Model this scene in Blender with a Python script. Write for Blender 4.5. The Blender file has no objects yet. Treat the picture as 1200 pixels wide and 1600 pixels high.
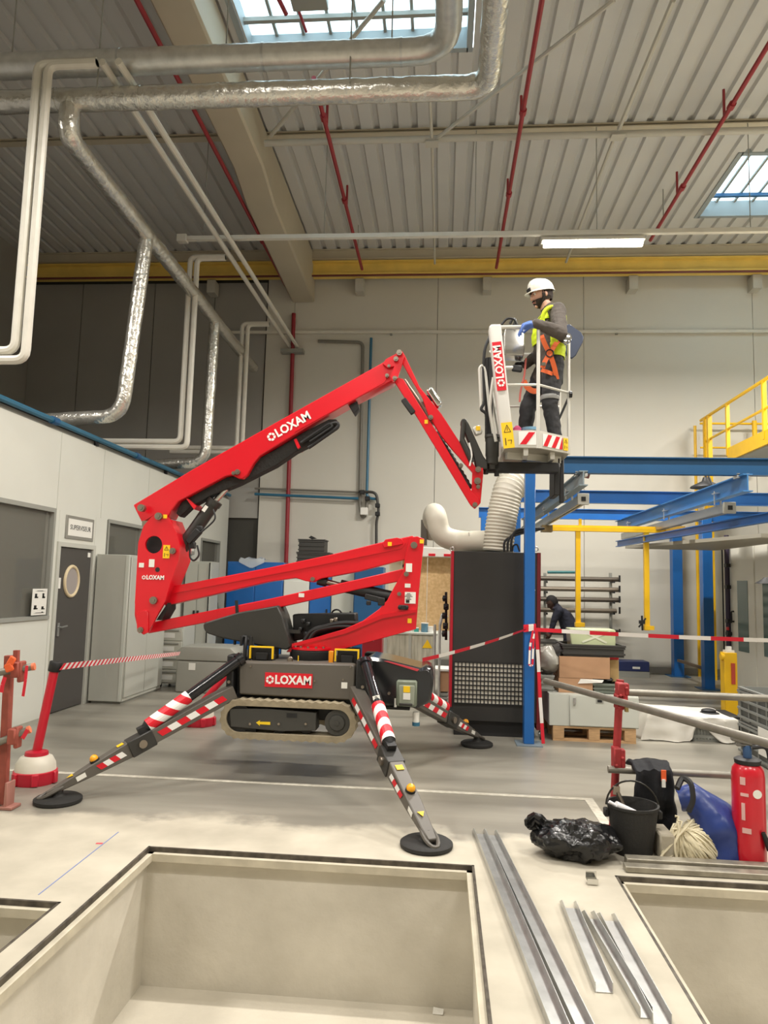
import bpy, bmesh, math, random
from mathutils import Vector, Matrix, Quaternion, noise
random.seed(7)
SC = bpy.context.scene
COL = SC.collection
R = math.radians

# ---------------------------------------------------------------- camera
EYE = Vector((0, 0, 1.65)); FPX = 1110.0
CROT = Matrix.Rotation(R(4.8), 3, 'Z') @ Matrix.Rotation(R(95.8), 3, 'X') @ Matrix.Rotation(R(1.5), 3, 'Z')
cd = bpy.data.cameras.new('camera'); cam = bpy.data.objects.new('camera', cd); COL.objects.link(cam)
cd.sensor_fit = 'VERTICAL'; cd.sensor_height = 36.0; cd.lens = FPX / 1600 * 36.0
cd.clip_start = 0.05; cd.clip_end = 200
cam.matrix_world = Matrix.Translation(EYE) @ CROT.to_4x4()
SC.camera = cam

# ---------------------------------------------------------------- world, lights, exposure
W = bpy.data.worlds.new('overcast_sky'); SC.world = W; W.use_nodes = True
bg = W.node_tree.nodes['Background']; bg.inputs[0].default_value = (0.80, 0.93, 1.0, 1); bg.inputs[1].default_value = 5.0
SC.view_settings.view_transform = 'Standard'; SC.view_settings.look = 'None'
SC.view_settings.gamma = 1; SC.view_settings.use_curve_mapping = False
SC.view_settings.exposure = 0.0

def area(name, loc, sx, sy, power, color=(1, 0.95, 0.88), rot=(0, 0, 0), spread=170):
    l = bpy.data.lights.new(name, 'AREA'); l.shape = 'RECTANGLE'; l.size = sx; l.size_y = sy
    l.energy = power; l.color = color; l.spread = R(spread)
    o = bpy.data.objects.new(name, l); COL.objects.link(o); o.location = loc; o.rotation_euler = rot
    return o
# rows of linear high-bay luminaires hung below the roof, plus an unseen left-bay pair added to brighten that bay (the visible one is at x 2.15, y 10.5)
for (lx, ly, p) in ((2.15, 10.35, 390), (6.6, 10.35, 390), (-1.6, 5.3, 165), (2.2, 5.3, 180), (6.4, 5.0, 170), (-1.6, 0.8, 175), (2.4, 0.8, 175), (6.4, 0.0, 150), (-6.6, 4.6, 260), (-6.6, 0.5, 150)):
    area('luminaire_light', (lx, ly, 6.72), 1.45, 0.12, p)

# ---------------------------------------------------------------- helpers
def ray(px, py):
    return CROT @ Vector(((px - 600) / FPX, -(py - 800) / FPX, -1.0))
def at(px, py, x=None, y=None, z=None):
    d = ray(px, py)
    t = (x - EYE.x) / d.x if x is not None else (y - EYE.y) / d.y if y is not None else (z - EYE.z) / d.z
    return EYE + d * t
def lin(c):
    return tuple(((v / 255) / 12.92 if v <= 10.3 else (((v / 255) + 0.055) / 1.055) ** 2.4) for v in c)
MATS = {}
def M(name, rgb, rough=0.5, metal=0.0, var=0.0, vs=4.0, bump=0.0, bs=30.0, coat=0.0, rgb2=None, emit=0.0, stretch=None, trans=0.0, alpha=1.0):
    if name in MATS: return MATS[name]
    m = bpy.data.materials.new(name); m.use_nodes = True; nt = m.node_tree; b = nt.nodes['Principled BSDF']
    col = (*lin(rgb), 1)
    b.inputs['Base Color'].default_value = col; b.inputs['Roughness'].default_value = rough
    b.inputs['Metallic'].default_value = metal
    if coat: b.inputs['Coat Weight'].default_value = coat; b.inputs['Coat Roughness'].default_value = 0.15
    if trans: b.inputs['Transmission Weight'].default_value = trans
    if alpha < 1: b.inputs['Alpha'].default_value = alpha
    if emit:
        b.inputs['Emission Color'].default_value = col; b.inputs['Emission Strength'].default_value = emit
    if var or bump:
        tc = nt.nodes.new('ShaderNodeTexCoord'); mp = nt.nodes.new('ShaderNodeMapping')
        nt.links.new(tc.outputs['Object'], mp.inputs[0])
        if stretch: mp.inputs['Scale'].default_value = stretch
    if var:
        n = nt.nodes.new('ShaderNodeTexNoise'); n.inputs['Scale'].default_value = vs; n.inputs['Detail'].default_value = 5
        nt.links.new(mp.outputs[0], n.inputs['Vector'])
        r = nt.nodes.new('ShaderNodeValToRGB'); e = r.color_ramp.elements
        e[0].position = 0.3; e[1].position = 0.7
        if rgb2: e[0].color = (*lin(rgb2), 1); e[1].color = col
        else:
            e[0].color = (*[max(0, v * (1 - var)) for v in col[:3]], 1); e[1].color = (*[min(1, v * (1 + var)) for v in col[:3]], 1)
        nt.links.new(n.outputs[0], r.inputs[0]); nt.links.new(r.outputs[0], b.inputs['Base Color'])
    if bump:
        n2 = nt.nodes.new('ShaderNodeTexNoise'); n2.inputs['Scale'].default_value = bs; n2.inputs['Detail'].default_value = 4
        nt.links.new(mp.outputs[0], n2.inputs['Vector'])
        bp = nt.nodes.new('ShaderNodeBump'); bp.inputs['Strength'].default_value = bump; bp.inputs['Distance'].default_value = 0.02
        nt.links.new(n2.outputs[0], bp.inputs['Height']); nt.links.new(bp.outputs[0], b.inputs['Normal'])
    MATS[name] = m
    return m

class MB:
    """collects shapes into one mesh"""
    def __init__(s): s.v = []; s.f = []; s.mi = []; s.m = 0
    def add(s, vs, fs):
        o = len(s.v); s.v += [Vector(p) for p in vs]
        s.f += [tuple(i + o for i in f) for f in fs]; s.mi += [s.m] * len(fs)
        return s
    def box(s, c, d, rz=0, q=None):
        x, y, z = d[0] / 2, d[1] / 2, d[2] / 2
        vs = [Vector((a * x, b * y, e * z)) for e in (-1, 1) for b in (-1, 1) for a in (-1, 1)]
        if rz: q = Matrix.Rotation(rz, 3, 'Z')
        if q is not None: vs = [q @ v for v in vs]
        c = Vector(c)
        return s.add([v + c for v in vs], [(0, 2, 3, 1), (4, 5, 7, 6), (0, 1, 5, 4), (2, 6, 7, 3), (0, 4, 6, 2), (1, 3, 7, 5)])
    def span(s, a, b):
        a, b = Vector(a), Vector(b)
        return s.box((a + b) / 2, [abs(b[i] - a[i]) for i in range(3)])
    def bar(s, a, b, w, h, up=(0, 0, 1)):
        a, b = Vector(a), Vector(b); d = (b - a); L = d.length; d.normalize(); u = Vector(up)
        if abs(d.dot(u)) > 0.98: u = Vector((0, 1, 0))
        sx = d.cross(u).normalized(); uu = sx.cross(d).normalized()
        q = Matrix((d, sx, uu)).transposed()
        return s.box((a + b) / 2, (L, w, h), q=q)
    def tube(s, pts, r, n=8, closed=False, cap=True):
        pts = [Vector(p) for p in pts]; N = len(pts)
        rs = r if isinstance(r, (list, tuple)) else [r] * N
        ring = []; prev = None; o = len(s.v)
        for i, p in enumerate(pts):
            if closed: t = pts[(i + 1) % N] - pts[i - 1]
            else: t = pts[min(i + 1, N - 1)] - pts[max(i - 1, 0)]
            t = t.normalized() if t.length > 1e-9 else Vector((0, 0, 1))
            if prev is None:
                u = Vector((0, 0, 1)) if abs(t.z) < 0.9 else Vector((1, 0, 0))
                u = (u - t * u.dot(t)).normalized()
            else:
                u = (prev - t * prev.dot(t)); u = u.normalized() if u.length > 1e-6 else t.orthogonal().normalized()
            prev = u; w = t.cross(u)
            ring.append([p + (u * math.cos(2 * math.pi * k / n) + w * math.sin(2 * math.pi * k / n)) * rs[i] for k in range(n)])
        vs = [v for rr in ring for v in rr]; fs = []
        for i in range(N if closed else N - 1):
            j = (i + 1) % N
            for k in range(n):
                k2 = (k + 1) % n
                fs.append((i * n + k, i * n + k2, j * n + k2, j * n + k))
        if cap and not closed:
            fs.append(tuple(reversed(range(n)))); fs.append(tuple((N - 1) * n + k for k in range(n)))
        return s.add(vs, fs)
    def cyl(s, a, b, r, n=14, r2=None):
        return s.tube([a, b], [r, r if r2 is None else r2], n)
    def prism(s, pts, d):
        """polygon pts (3-D, planar) extruded by vector d"""
        d = Vector(d); n = len(pts); p = [Vector(q) for q in pts]
        return s.add(p + [q + d for q in p], [tuple(reversed(range(n))), tuple(range(n, 2 * n))] + [(i, (i + 1) % n, n + (i + 1) % n, n + i) for i in range(n)])
    def lathe(s, prof, c=(0, 0, 0), n=20, q=None):
        vs, fs = [], []; c = Vector(c)
        for r, z in prof:
            for k in range(n):
                a = 2 * math.pi * k / n; v = Vector((r * math.cos(a), r * math.sin(a), z))
                vs.append((q @ v if q is not None else v) + c)
        for i in range(len(prof) - 1):
            for k in range(n):
                k2 = (k + 1) % n; fs.append((i * n + k, i * n + k2, (i + 1) * n + k2, (i + 1) * n + k))
        fs.append(tuple(reversed(range(n)))); fs.append(tuple((len(prof) - 1) * n + k for k in range(n)))
        return s.add(vs, fs)
    def ball(s, c, r, n=12, q=None):
        rx, ry, rz = (r, r, r) if not isinstance(r, (tuple, list)) else r
        m = n // 2; vs, fs = [], []
        for i in range(m + 1):
            t = math.pi * i / m
            for k in range(n):
                a = 2 * math.pi * k / n
                v = Vector((rx * math.sin(t) * math.cos(a), ry * math.sin(t) * math.sin(a), -rz * math.cos(t)))
                vs.append((q @ v if q is not None else v) + Vector(c))
        for i in range(m):
            for k in range(n):
                k2 = (k + 1) % n; fs.append((i * n + k, i * n + k2, (i + 1) * n + k2, (i + 1) * n + k))
        return s.add(vs, fs)
    def quad(s, a, b, c, d): return s.add([a, b, c, d], [(0, 1, 2, 3)])
    def mesh(s, name, mats, bev=0.0, smooth=True, seg=1, weld=False):
        bm = bmesh.new(); vv = [bm.verts.new(v) for v in s.v]
        for f, mi in zip(s.f, s.mi):
            try: ff = bm.faces.new([vv[i] for i in f]); ff.material_index = mi
            except ValueError: pass
        if weld: bmesh.ops.remove_doubles(bm, verts=bm.verts, dist=1e-4)
        bmesh.ops.recalc_face_normals(bm, faces=bm.faces)
        if bev:
            es = [e for e in bm.edges if len(e.link_faces) == 2 and e.calc_face_angle(0) > 0.5]
            bmesh.ops.bevel(bm, geom=es, offset=bev, segments=seg, affect='EDGES', clamp_overlap=True, profile=0.6)
        me = bpy.data.meshes.new(name); bm.to_mesh(me); bm.free()
        for m in (mats if isinstance(mats, (list, tuple)) else [mats]): me.materials.append(m)
        if smooth: me.shade_smooth(); me.set_sharp_from_angle(angle=R(38))
        return me
def tag(o, label=None, cat=None, group=None, kind=None):
    for k, v in (('label', label), ('category', cat), ('group', group), ('kind', kind)):
        if v: o[k] = v
    return o
def thing(name, label, cat, loc=(0, 0, 0), group=None):
    o = bpy.data.objects.new(name, None); COL.objects.link(o); o.location = loc; o.empty_display_size = 0.1
    return tag(o, label, cat, group)
def wpos(o):
    p = Vector(o.location)
    while o.parent is not None: o = o.parent; p += Vector(o.location)
    return p
def link(o, parent=None):
    COL.objects.link(o)
    if parent is not None:
        o.parent = parent; o.matrix_parent_inverse = Matrix.Translation(-wpos(parent)) if parent.parent is None else Matrix.Identity(4)
    return o
def part(name, mb, mats, parent, bev=0.0, label=None, smooth=True, kind=None, seg=1):
    """one mesh built in world coordinates, child of a thing (or of a part)"""
    o = bpy.data.objects.new(name, mb.mesh(name, mats, bev, smooth, seg) if isinstance(mb, MB) else mb)
    link(o, parent)
    return tag(o, label, None, None, kind)
def solo(name, mb, mats, label, cat, group=None, bev=0.0, smooth=True, kind=None, seg=1):
    """a thing that is one mesh, with its origin at its base"""
    xs = [v.x for v in mb.v]; ys = [v.y for v in mb.v]; zs = [v.z for v in mb.v]
    c = Vector(((min(xs) + max(xs)) / 2, (min(ys) + max(ys)) / 2, min(zs)))
    for v in mb.v: v -= c
    o = bpy.data.objects.new(name, mb.mesh(name, mats, bev, smooth, seg)); COL.objects.link(o); o.location = c
    return tag(o, label, cat, group, kind)
def struct(name, mb, mats, parent=None, bev=0.0, smooth=True):
    o = bpy.data.objects.new(name, mb.mesh(name, mats, bev, smooth))
    if parent is not None: link(o, parent)
    else: COL.objects.link(o); o['kind'] = 'structure'
    return o
def copy_tree(src, loc, label=None, rz=None):
    c = src.copy(); COL.objects.link(c); c.location = loc
    if rz is not None: c.rotation_euler = (0, 0, rz)
    if label: c['label'] = label
    def kids(a, b):
        for ch in [o for o in list(a.children)]:
            k = ch.copy(); COL.objects.link(k); k.parent = b; k.matrix_parent_inverse = ch.matrix_parent_inverse.copy(); kids(ch, k)
    kids(src, c)
    return c
def text(name, body, loc, size, mat, parent, q, bold=0.0, ext=0.0008, align='CENTER', sx=1.0):
    c = bpy.data.curves.new(name, 'FONT'); c.body = body; c.size = size; c.align_x = align; c.align_y = 'CENTER'
    c.offset = bold * size; c.extrude = ext; c.resolution_u = 2
    t = bpy.data.objects.new('lettering_curve', c); COL.objects.link(t)
    me = bpy.data.meshes.new_from_object(t.evaluated_get(bpy.context.evaluated_depsgraph_get()))
    bpy.data.objects.remove(t); bpy.data.curves.remove(c)
    me.name = name; me.materials.clear(); me.materials.append(mat)
    me.transform(Matrix.Translation(Vector(loc)) @ q.to_4x4() @ Matrix.Diagonal((sx, 1, 1, 1)))
    o = bpy.data.objects.new(name, me)
    link(o, parent); o['kind'] = 'stuff'
    return o
def facing(n, up=(0, 0, 1)):
    """rotation whose local +Z looks along n and local +Y along up"""
    z = Vector(n).normalized(); u = Vector(up); x = u.cross(z).normalized(); y = z.cross(x)
    return Matrix((x, y, z)).transposed()
def arc(c, u, v, r, a0, a1, n=8):
    c, u, v = Vector(c), Vector(u), Vector(v)
    return [c + (u * math.cos(R(a0 + (a1 - a0) * i / n)) + v * math.sin(R(a0 + (a1 - a0) * i / n))) * r for i in range(n + 1)]
def rounded(pts, r, n=5, closed=False):
    """polyline with filleted corners"""
    pts = [Vector(p) for p in pts]; out = []; N = len(pts)
    for i, p in enumerate(pts):
        if not closed and i in (0, N - 1): out.append(p); continue
        a = (pts[i - 1] - p); b = (pts[(i + 1) % N] - p); k = min(r, a.length * 0.48, b.length * 0.48)
        a = p + a.normalized() * k; b = p + b.normalized() * k
        for j in range(n + 1):
            t = j / n; out.append(a * (1 - t) ** 2 + p * 2 * t * (1 - t) + b * t * t)
    return out
def resample(pts, step):
    pts = [Vector(p) for p in pts]; L = [0]
    for a, b in zip(pts, pts[1:]): L.append(L[-1] + (b - a).length)
    n = max(2, int(L[-1] / step)); out = []; k = 0
    for i in range(n + 1):
        s = L[-1] * i / n
        while k < len(pts) - 2 and L[k + 1] < s: k += 1
        out.append(pts[k].lerp(pts[k + 1], (s - L[k]) / max(1e-9, L[k + 1] - L[k])))
    return out
def fine(pts, step):
    out = [Vector(pts[0])]
    for a, b in zip(pts, pts[1:]):
        a, b = Vector(a), Vector(b); k = max(1, int((b - a).length / step))
        out += [a.lerp(b, j / k) for j in range(1, k + 1)]
    return out

# ---------------------------------------------------------------- materials of the place
WALL = M('painted_wall_panel', (206, 202, 190), 0.6, var=0.03, vs=0.6, bump=0.05, bs=8)
WALLD = M('shade_toned_wall_panel', (158, 155, 148), 0.7, var=0.05, vs=0.8)  # wall colour darkened to stand in for the shade of the left bay
OFFICE = M('office_partition_panel', (212, 212, 202), 0.45, var=0.02, vs=1.5)
GREYFR = M('grey_frame', (150, 150, 142), 0.5)
CONC = M('pit_concrete', (212, 206, 192), 0.85, var=0.10, vs=2.2, bump=0.25, bs=14, rgb2=(190, 184, 170))
DECK = M('roof_deck_steel', (200, 199, 195), 0.55, var=0.04, vs=0.7)
BEIGE = M('beige_beam_paint', (190, 180, 158), 0.6, var=0.05, vs=1.2)
WHITEP = M('white_pipe_paint', (214, 210, 198), 0.4, var=0.04, vs=6)
GALV = M('galvanised_sheet', (206, 206, 202), 0.34, 0.6, var=0.12, vs=9, bump=0.08, bs=20)
FOIL = M('aluminium_foil_wrap', (214, 212, 204), 0.22, 0.8, var=0.10, vs=7, bump=0.9, bs=14)
YEL = M('yellow_paint', (240, 190, 20), 0.4, var=0.05, vs=5)
YELD = M('crane_beam_yellow', (234, 202, 104), 0.5, var=0.08, vs=3)
REDP = M('sprinkler_red', (150, 40, 48), 0.45, var=0.08, vs=8)
BLUEP = M('blue_pipe_paint', (46, 104, 132), 0.4)
BLUE = M('blue_steel_paint', (22, 96, 168), 0.38, var=0.06, vs=3, coat=0.2)
BLUED = M('dark_blue_steel', (30, 84, 128), 0.40, var=0.06, vs=3)
DGREY = M('dark_grey_door', (72, 69, 66), 0.5)
STEELD = M('dark_steel_angle', (104, 97, 86), 0.55, 0.3, var=0.3, vs=14, rgb2=(58, 52, 46))
BLACK = M('matt_black', (26, 26, 27), 0.55)
RUB = M('black_rubber', (38, 37, 35), 0.75, bump=0.1, bs=60)
ALU = M('aluminium', (196, 197, 196), 0.32, 0.9, var=0.05, vs=14)
WHT = M('white_label', (232, 230, 222), 0.5)
TXT = M('black_print', (24, 24, 24), 0.6)
GLASSD = M('tinted_window_glass', (140, 138, 128), 0.04, alpha=0.35)

def floor_material():
    m = bpy.data.materials.new('concrete_floor'); m.use_nodes = True; nt = m.node_tree; b = nt.nodes['Principled BSDF']; N = nt.nodes.new; L = nt.links.new
    tc = N('ShaderNodeTexCoord'); sep = N('ShaderNodeSeparateXYZ'); L(tc.outputs['Object'], sep.inputs[0])
    n1 = N('ShaderNodeTexNoise'); n1.inputs['Scale'].default_value = 1.6; n1.inputs['Detail'].default_value = 8; n1.inputs['Roughness'].default_value = 0.65
    L(tc.outputs['Object'], n1.inputs['Vector'])
    # edge of the pale screed laid round the pits:  y + wobble < 5.0
    w = N('ShaderNodeMath'); w.operation = 'MULTIPLY_ADD'; w.inputs[1].default_value = 0.9; L(n1.outputs[0], w.inputs[0]); L(sep.outputs['Y'], w.inputs[2])
    mr = N('ShaderNodeMapRange'); mr.inputs['From Min'].default_value = 5.36; mr.inputs['From Max'].default_value = 5.52; L(w.outputs[0], mr.inputs[0])
    n2 = N('ShaderNodeTexNoise'); n2.inputs['Scale'].default_value = 3.5; n2.inputs['Detail'].default_value = 6; L(tc.outputs['Object'], n2.inputs['Vector'])
    pale = N('ShaderNodeValToRGB'); e = pale.color_ramp.elements; e[0].position = .3; e[1].position = .72
    e[0].color = (*lin((170, 163, 147)), 1); e[1].color = (*lin((190, 183, 166)), 1); L(n2.outputs[0], pale.inputs[0])
    mp = N('ShaderNodeMapping'); mp.inputs['Scale'].default_value = (0.25, 1.3, 1); L(tc.outputs['Object'], mp.inputs[0])
    n3 = N('ShaderNodeTexNoise'); n3.inputs['Scale'].default_value = 2.0; n3.inputs['Detail'].default_value = 7; L(mp.outputs[0], n3.inputs['Vector'])
    grey = N('ShaderNodeValToRGB'); e = grey.color_ramp.elements; e[0].position = .3; e[1].position = .7
    e[0].color = (*lin((120, 116, 106)), 1); e[1].color = (*lin((152, 147, 135)), 1); L(n3.outputs[0], grey.inputs[0])
    mx = N('ShaderNodeMixRGB'); L(mr.outputs[0], mx.inputs[0]); L(pale.outputs[0], mx.inputs[1]); L(grey.outputs[0], mx.inputs[2])
    L(mx.outputs[0], b.inputs['Base Color'])
    rr = N('ShaderNodeMapRange'); rr.inputs['To Min'].default_value = 0.8; rr.inputs['To Max'].default_value = 0.36; L(mr.outputs[0], rr.inputs[0]); L(rr.outputs[0], b.inputs['Roughness'])
    bp = N('ShaderNodeBump'); bp.inputs['Strength'].default_value = 0.12; bp.inputs['Distance'].default_value = 0.02; L(n1.outputs[0], bp.inputs['Height']); L(bp.outputs[0], b.inputs['Normal'])
    return m
FLOOR = floor_material()

# ================================================================ STRUCTURE
PD = -0.81
PITS = dict(main=(-1.78, 0.22, 0.7, 4.45), left=(-4.45, -1.90, 0.7, 3.65), right=(1.03, 5.0, 0.7, 4.42))
XS = sorted({-9.5, 9.5} | {p[0] for p in PITS.values()} | {p[1] for p in PITS.values()})
YS = sorted({-6.0, 15.1} | {p[2] for p in PITS.values()} | {p[3] for p in PITS.values()})
def in_pit(x, y): return any(a < x < b and c < y < d for a, b, c, d in PITS.values())
mb = MB()
for i in range(len(XS) - 1):
    for j in range(len(YS) - 1):
        if not in_pit((XS[i] + XS[i + 1]) / 2, (YS[j] + YS[j + 1]) / 2):
            mb.quad((XS[i], YS[j], 0), (XS[i + 1], YS[j], 0), (XS[i + 1], YS[j + 1], 0), (XS[i], YS[j + 1], 0))
fl = struct('floor', mb, FLOOR, smooth=False)
for nm, (a, b, c, d) in PITS.items():
    t = 0.05
    mb = MB()     # walls of the pit, each a slab behind the visible face
    mb.span((a - t, d, PD), (b + t, d + t, -0.035)); mb.span((a - t, c - t, PD), (b + t, c, -0.035))
    mb.span((a - t, c, PD), (a, d, -0.035)); mb.span((b, c, PD), (b + t, d, -0.035))
    struct('wall_pit_' + {'main': 'middle'}.get(nm, nm), mb, CONC, smooth=False)
    mb = MB(); mb.span((a - t, c - t, PD - 0.05), (b + t, d + t, PD))
    struct('floor_pit_' + {'main': 'middle'}.get(nm, nm), mb, M('pit_floor', (200, 193, 177), 0.8, var=0.05, vs=4, bump=0.3, bs=20), smooth=False)
# steel angle round the pit mouths: dark upright lip and a pale ledge below
LEDGE = M('pale_ledge', (196, 188, 168), 0.8, var=0.12, vs=9)
k = 0
def lip(x0, y0, x1, y1, n):
    """edge from (x0,y0) to (x1,y1); n points into the pit"""
    global k; k += 1
    nx, ny = n; mb = MB()
    mb.span((min(x0, x1) - 0.004, min(y0, y1) - 0.004, -0.035), (max(x0, x1) + 0.004 + 0, max(y0, y1) + 0.004, 0.003)) if False else None
    w = 0.014
    mb.span((min(x0, x0 + nx * w, x1), min(y0, y0 + ny * w, y1), -0.026), (max(x0, x1 + nx * w, x1), max(y0, y1 + ny * w, y1), 0.002))
    o = struct('trim_%d' % k, mb, STEELD)
    mb = MB(); w2 = 0.045
    mb.span((min(x0, x0 + nx * w2, x1), min(y0, y0 + ny * w2, y1), -0.07), (max(x0, x1 + nx * w2, x1), max(y0, y1 + ny * w2, y1), -0.026))
    part('ledge', mb, LEDGE, o, smooth=False)
a, b, c, d = PITS['main']
lip(a, d, b, d, (0, -1)); lip(a, c, a, d, (1, 0)); lip(b, c, b, d, (-1, 0))
a, b, c, d = PITS['left']
lip(a, d, b, d, (0, -1)); lip(b, c, b, d, (-1, 0))
a, b, c, d = PITS['right']
lip(a, d, b, d, (0, -1)); lip(a, c, a, d, (1, 0))
# painted line on the floor and blue chalk line
LINE = M('worn_white_line', (205, 200, 185), 0.7, var=0.15, vs=20, rgb2=(176, 170, 156))
mb = MB(); mb.span((-9, 5.90, 0.001), (1.22, 5.96, 0.003)); struct('trim_floor_line', mb, LINE, smooth=False)
mb = MB(); mb.span((1.15, 5.0, 0.001), (1.22, 5.899, 0.003)); struct('trim_floor_line_return', mb, LINE, smooth=False)
mb = MB(); mb.bar((-3.7, 5.62, 0.001), (-3.2, 4.5, 0.001), 0.06, 0.003); struct('trim_floor_line_edge', mb, LINE, smooth=False)
mb = MB(); p0, p1 = at(185, 1300, z=0.001), at(60, 1398, z=0.001); mb.bar(p0, p1, 0.006, 0.002)
struct('trim_chalk_line', mb, M('blue_chalk', (120, 132, 176), 0.9), smooth=False)
p = at(155, 1318, z=0.001); mb = MB(); mb.bar(p + Vector((-.02, .0, 0)), p + Vector((.02, .005, 0)), 0.02, 0.002)
struct('trim_chalk_mark', mb, M('red_chalk', (210, 80, 90), 0.9), smooth=False)

# -------- hall walls
HZ = 9.2
BX = -3.98      # the back wall part with shade put into its colour ends here
def wall_strip(name, x0, x1, mat, y=15.0, z1=8.45):
    mb = MB(); mb.span((x0, y, 0), (x1, y + 0.15, z1)); return mb
wb = struct('wall_back', MB().span((-4.0, 15.06, 0), (9.5, 15.25, HZ)), M('wall_joint', (70, 68, 62), 0.8), smooth=False)
xs = [-3.98, -3.36, -0.2, 2.92, 6.4, 9.5]
for x0, x1 in zip(xs, xs[1:]):
    part('panel', MB().span((x0 + 0.005, 15.0, 0.0), (x1 - 0.005, 15.06, 8.35)), WALL, wb, smooth=False)
struct('trim_wall_base', MB().span((-3.98, 14.985, 0), (9.5, 15.0, 0.13)), M('grey_wall_base', (160, 156, 146), 0.7), smooth=False)
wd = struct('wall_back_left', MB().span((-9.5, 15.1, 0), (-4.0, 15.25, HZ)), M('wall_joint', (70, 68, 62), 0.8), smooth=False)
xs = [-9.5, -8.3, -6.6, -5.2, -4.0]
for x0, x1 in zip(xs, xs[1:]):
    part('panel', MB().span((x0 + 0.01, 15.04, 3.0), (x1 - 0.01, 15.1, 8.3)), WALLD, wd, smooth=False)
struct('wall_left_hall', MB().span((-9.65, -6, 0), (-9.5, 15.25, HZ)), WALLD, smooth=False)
struct('wall_right', MB().span((9.5, -6, 0), (9.65, 15.25, HZ)), WALL, smooth=False)
struct('wall_front', MB().span((-9.65, -6.15, 0), (9.65, -6, HZ)), WALL, smooth=False)

# -------- roof deck: trapezoidal sheet, ribs along Y, with two skylight openings
SKY = [(-2.75, 0.22, 7.0, 8.85), (4.75, 7.4, 11.4, 13.35)]
prof = []; x = -9.5
while x < 9.5:
    prof += [(x, 0.0), (x + 0.19, 0.0), (x + 0.215, 0.055), (x + 0.275, 0.055)]; x += 0.30
mb = MB()
for (x0, z0), (x1, z1) in zip(prof, prof[1:]):
    xm = (x0 + x1) / 2; runs = [(-6.1, 15.2)]
    for (a, b, c, d) in SKY:
        if a < xm < b: runs = [r for (s, e) in runs for r in (((s, c), (d, e)) if s < c and e > d else ((s, e),))]
    for s, e in runs:
        mb.quad((x0, s, 8.8 + z0), (x1, s, 8.8 + z1), (x1, e, 8.8 + z1), (x0, e, 8.8 + z0))
struct('ceiling', mb, DECK, smooth=False)
PANE = None
def pane_mat():
    m = bpy.data.materials.new('translucent_rooflight_sheet'); m.use_nodes = True; nt = m.node_tree
    for n in list(nt.nodes): nt.nodes.remove(n)
    o = nt.nodes.new('ShaderNodeOutputMaterial'); t = nt.nodes.new('ShaderNodeBsdfTranslucent'); g = nt.nodes.new('ShaderNodeBsdfGlossy'); mx = nt.nodes.new('ShaderNodeMixShader')
    t.inputs[0].default_value = (0.86, 0.93, 0.95, 1); g.inputs['Roughness'].default_value = 0.2; mx.inputs[0].default_value = 0.06
    nt.links.new(t.outputs[0], mx.inputs[1]); nt.links.new(g.outputs[0], mx.inputs[2]); nt.links.new(mx.outputs[0], o.inputs[0]); return m
PANE = pane_mat()
for i, (a, b, c, d) in enumerate(SKY):
    w = struct('window_%d' % (i + 1), MB().span((a - .06, c - .06, 8.78), (a + .02, d + .06, 9.12)).span((b - .02, c - .06, 8.78), (b + .06, d + .06, 9.12)).span((a, c - .06, 8.78), (b, c + .02, 9.12)).span((a, d - .02, 8.78), (b, d + .06, 9.12)), M('rooflight_curb', (150, 158, 160), 0.5), smooth=False)
    n = 8
    for q in range(n):
        x0, x1 = a + (b - a) * q / n, a + (b - a) * (q + 1) / n
        part('pane', MB().span((x0 + .02, c, 9.08), (x1 - .02, d, 9.095)), PANE, w, smooth=False)
        if q: part('glazing_bar', MB().span((x0 - .02, c, 9.05), (x0 + .02, d, 9.12)), GREYFR, w, smooth=False)
    part('crossbar', MB().span((a, d - .42, 8.95), (b, d - .36, 9.01)), BLUED if i else GREYFR, w, smooth=False)

w1 = bpy.data.objects['window_1']; part('opener_box', MB().span((-2.0, 7.7, 8.8), (-1.55, 8.15, 9.0)), GREYFR, w1, bev=.01); part('opener_strut', MB().tube([(-2.1, 8.2, 8.82), (-2.35, 7.3, 9.0)], .03, 8), REDP, w1); part('opener_strut', MB().tube([(-1.9, 8.5, 8.82), (-2.0, 8.0, 8.98)], .02, 8), REDP, w1)
# -------- roof steel
STEELW = M('white_steel_paint', (190, 186, 174), 0.55, var=0.04, vs=2)
for y in (4.9, 10.55, 14.55):
    zl = at(700, 203, y=y - .06).z if y == 10.55 else 8.60; mb = MB().span((-9.4, y - .06, 8.78), (9.4, y + .06, 8.80)).span((-9.4, y - .01, zl), (9.4, y + .01, 8.78)).span((-9.4, y - .06, zl - .015), (9.4, y + .06, zl))
    solo('roof_purlin', mb, BEIGE, {4.9: 'beige roof purlin above the frame', 10.55: 'beige purlin across the roof deck above the white tie tube', 14.55: 'beige purlin under the roof deck beside the back wall'}[y], 'purlin', 'roof purlins', smooth=False) if y > 5 else None
mb = MB().prism([(-3.42, 2.0, 8.8), (-3.42, 2.0, 8.15), (-3.42, 10.4, 8.15), (-3.42, 11.2, 7.95), (-3.42, 14.98, 7.80), (-3.42, 14.98, 8.8)], (0.5, 0, 0))
struct('beam_portal', mb, BEIGE, bev=0.03)
mb = MB().span((-9.4, 14.55, 8.26), (9.4, 14.8, 8.29)).span((-9.4, 14.66, 8.29), (9.4, 14.69, 8.54)).span((-9.4, 14.55, 8.54), (9.4, 14.8, 8.57))
cb = solo('crane_runway_beam', mb, YELD, 'long yellow crane runway beam across the top of the back wall', 'beam', smooth=False)
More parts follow.
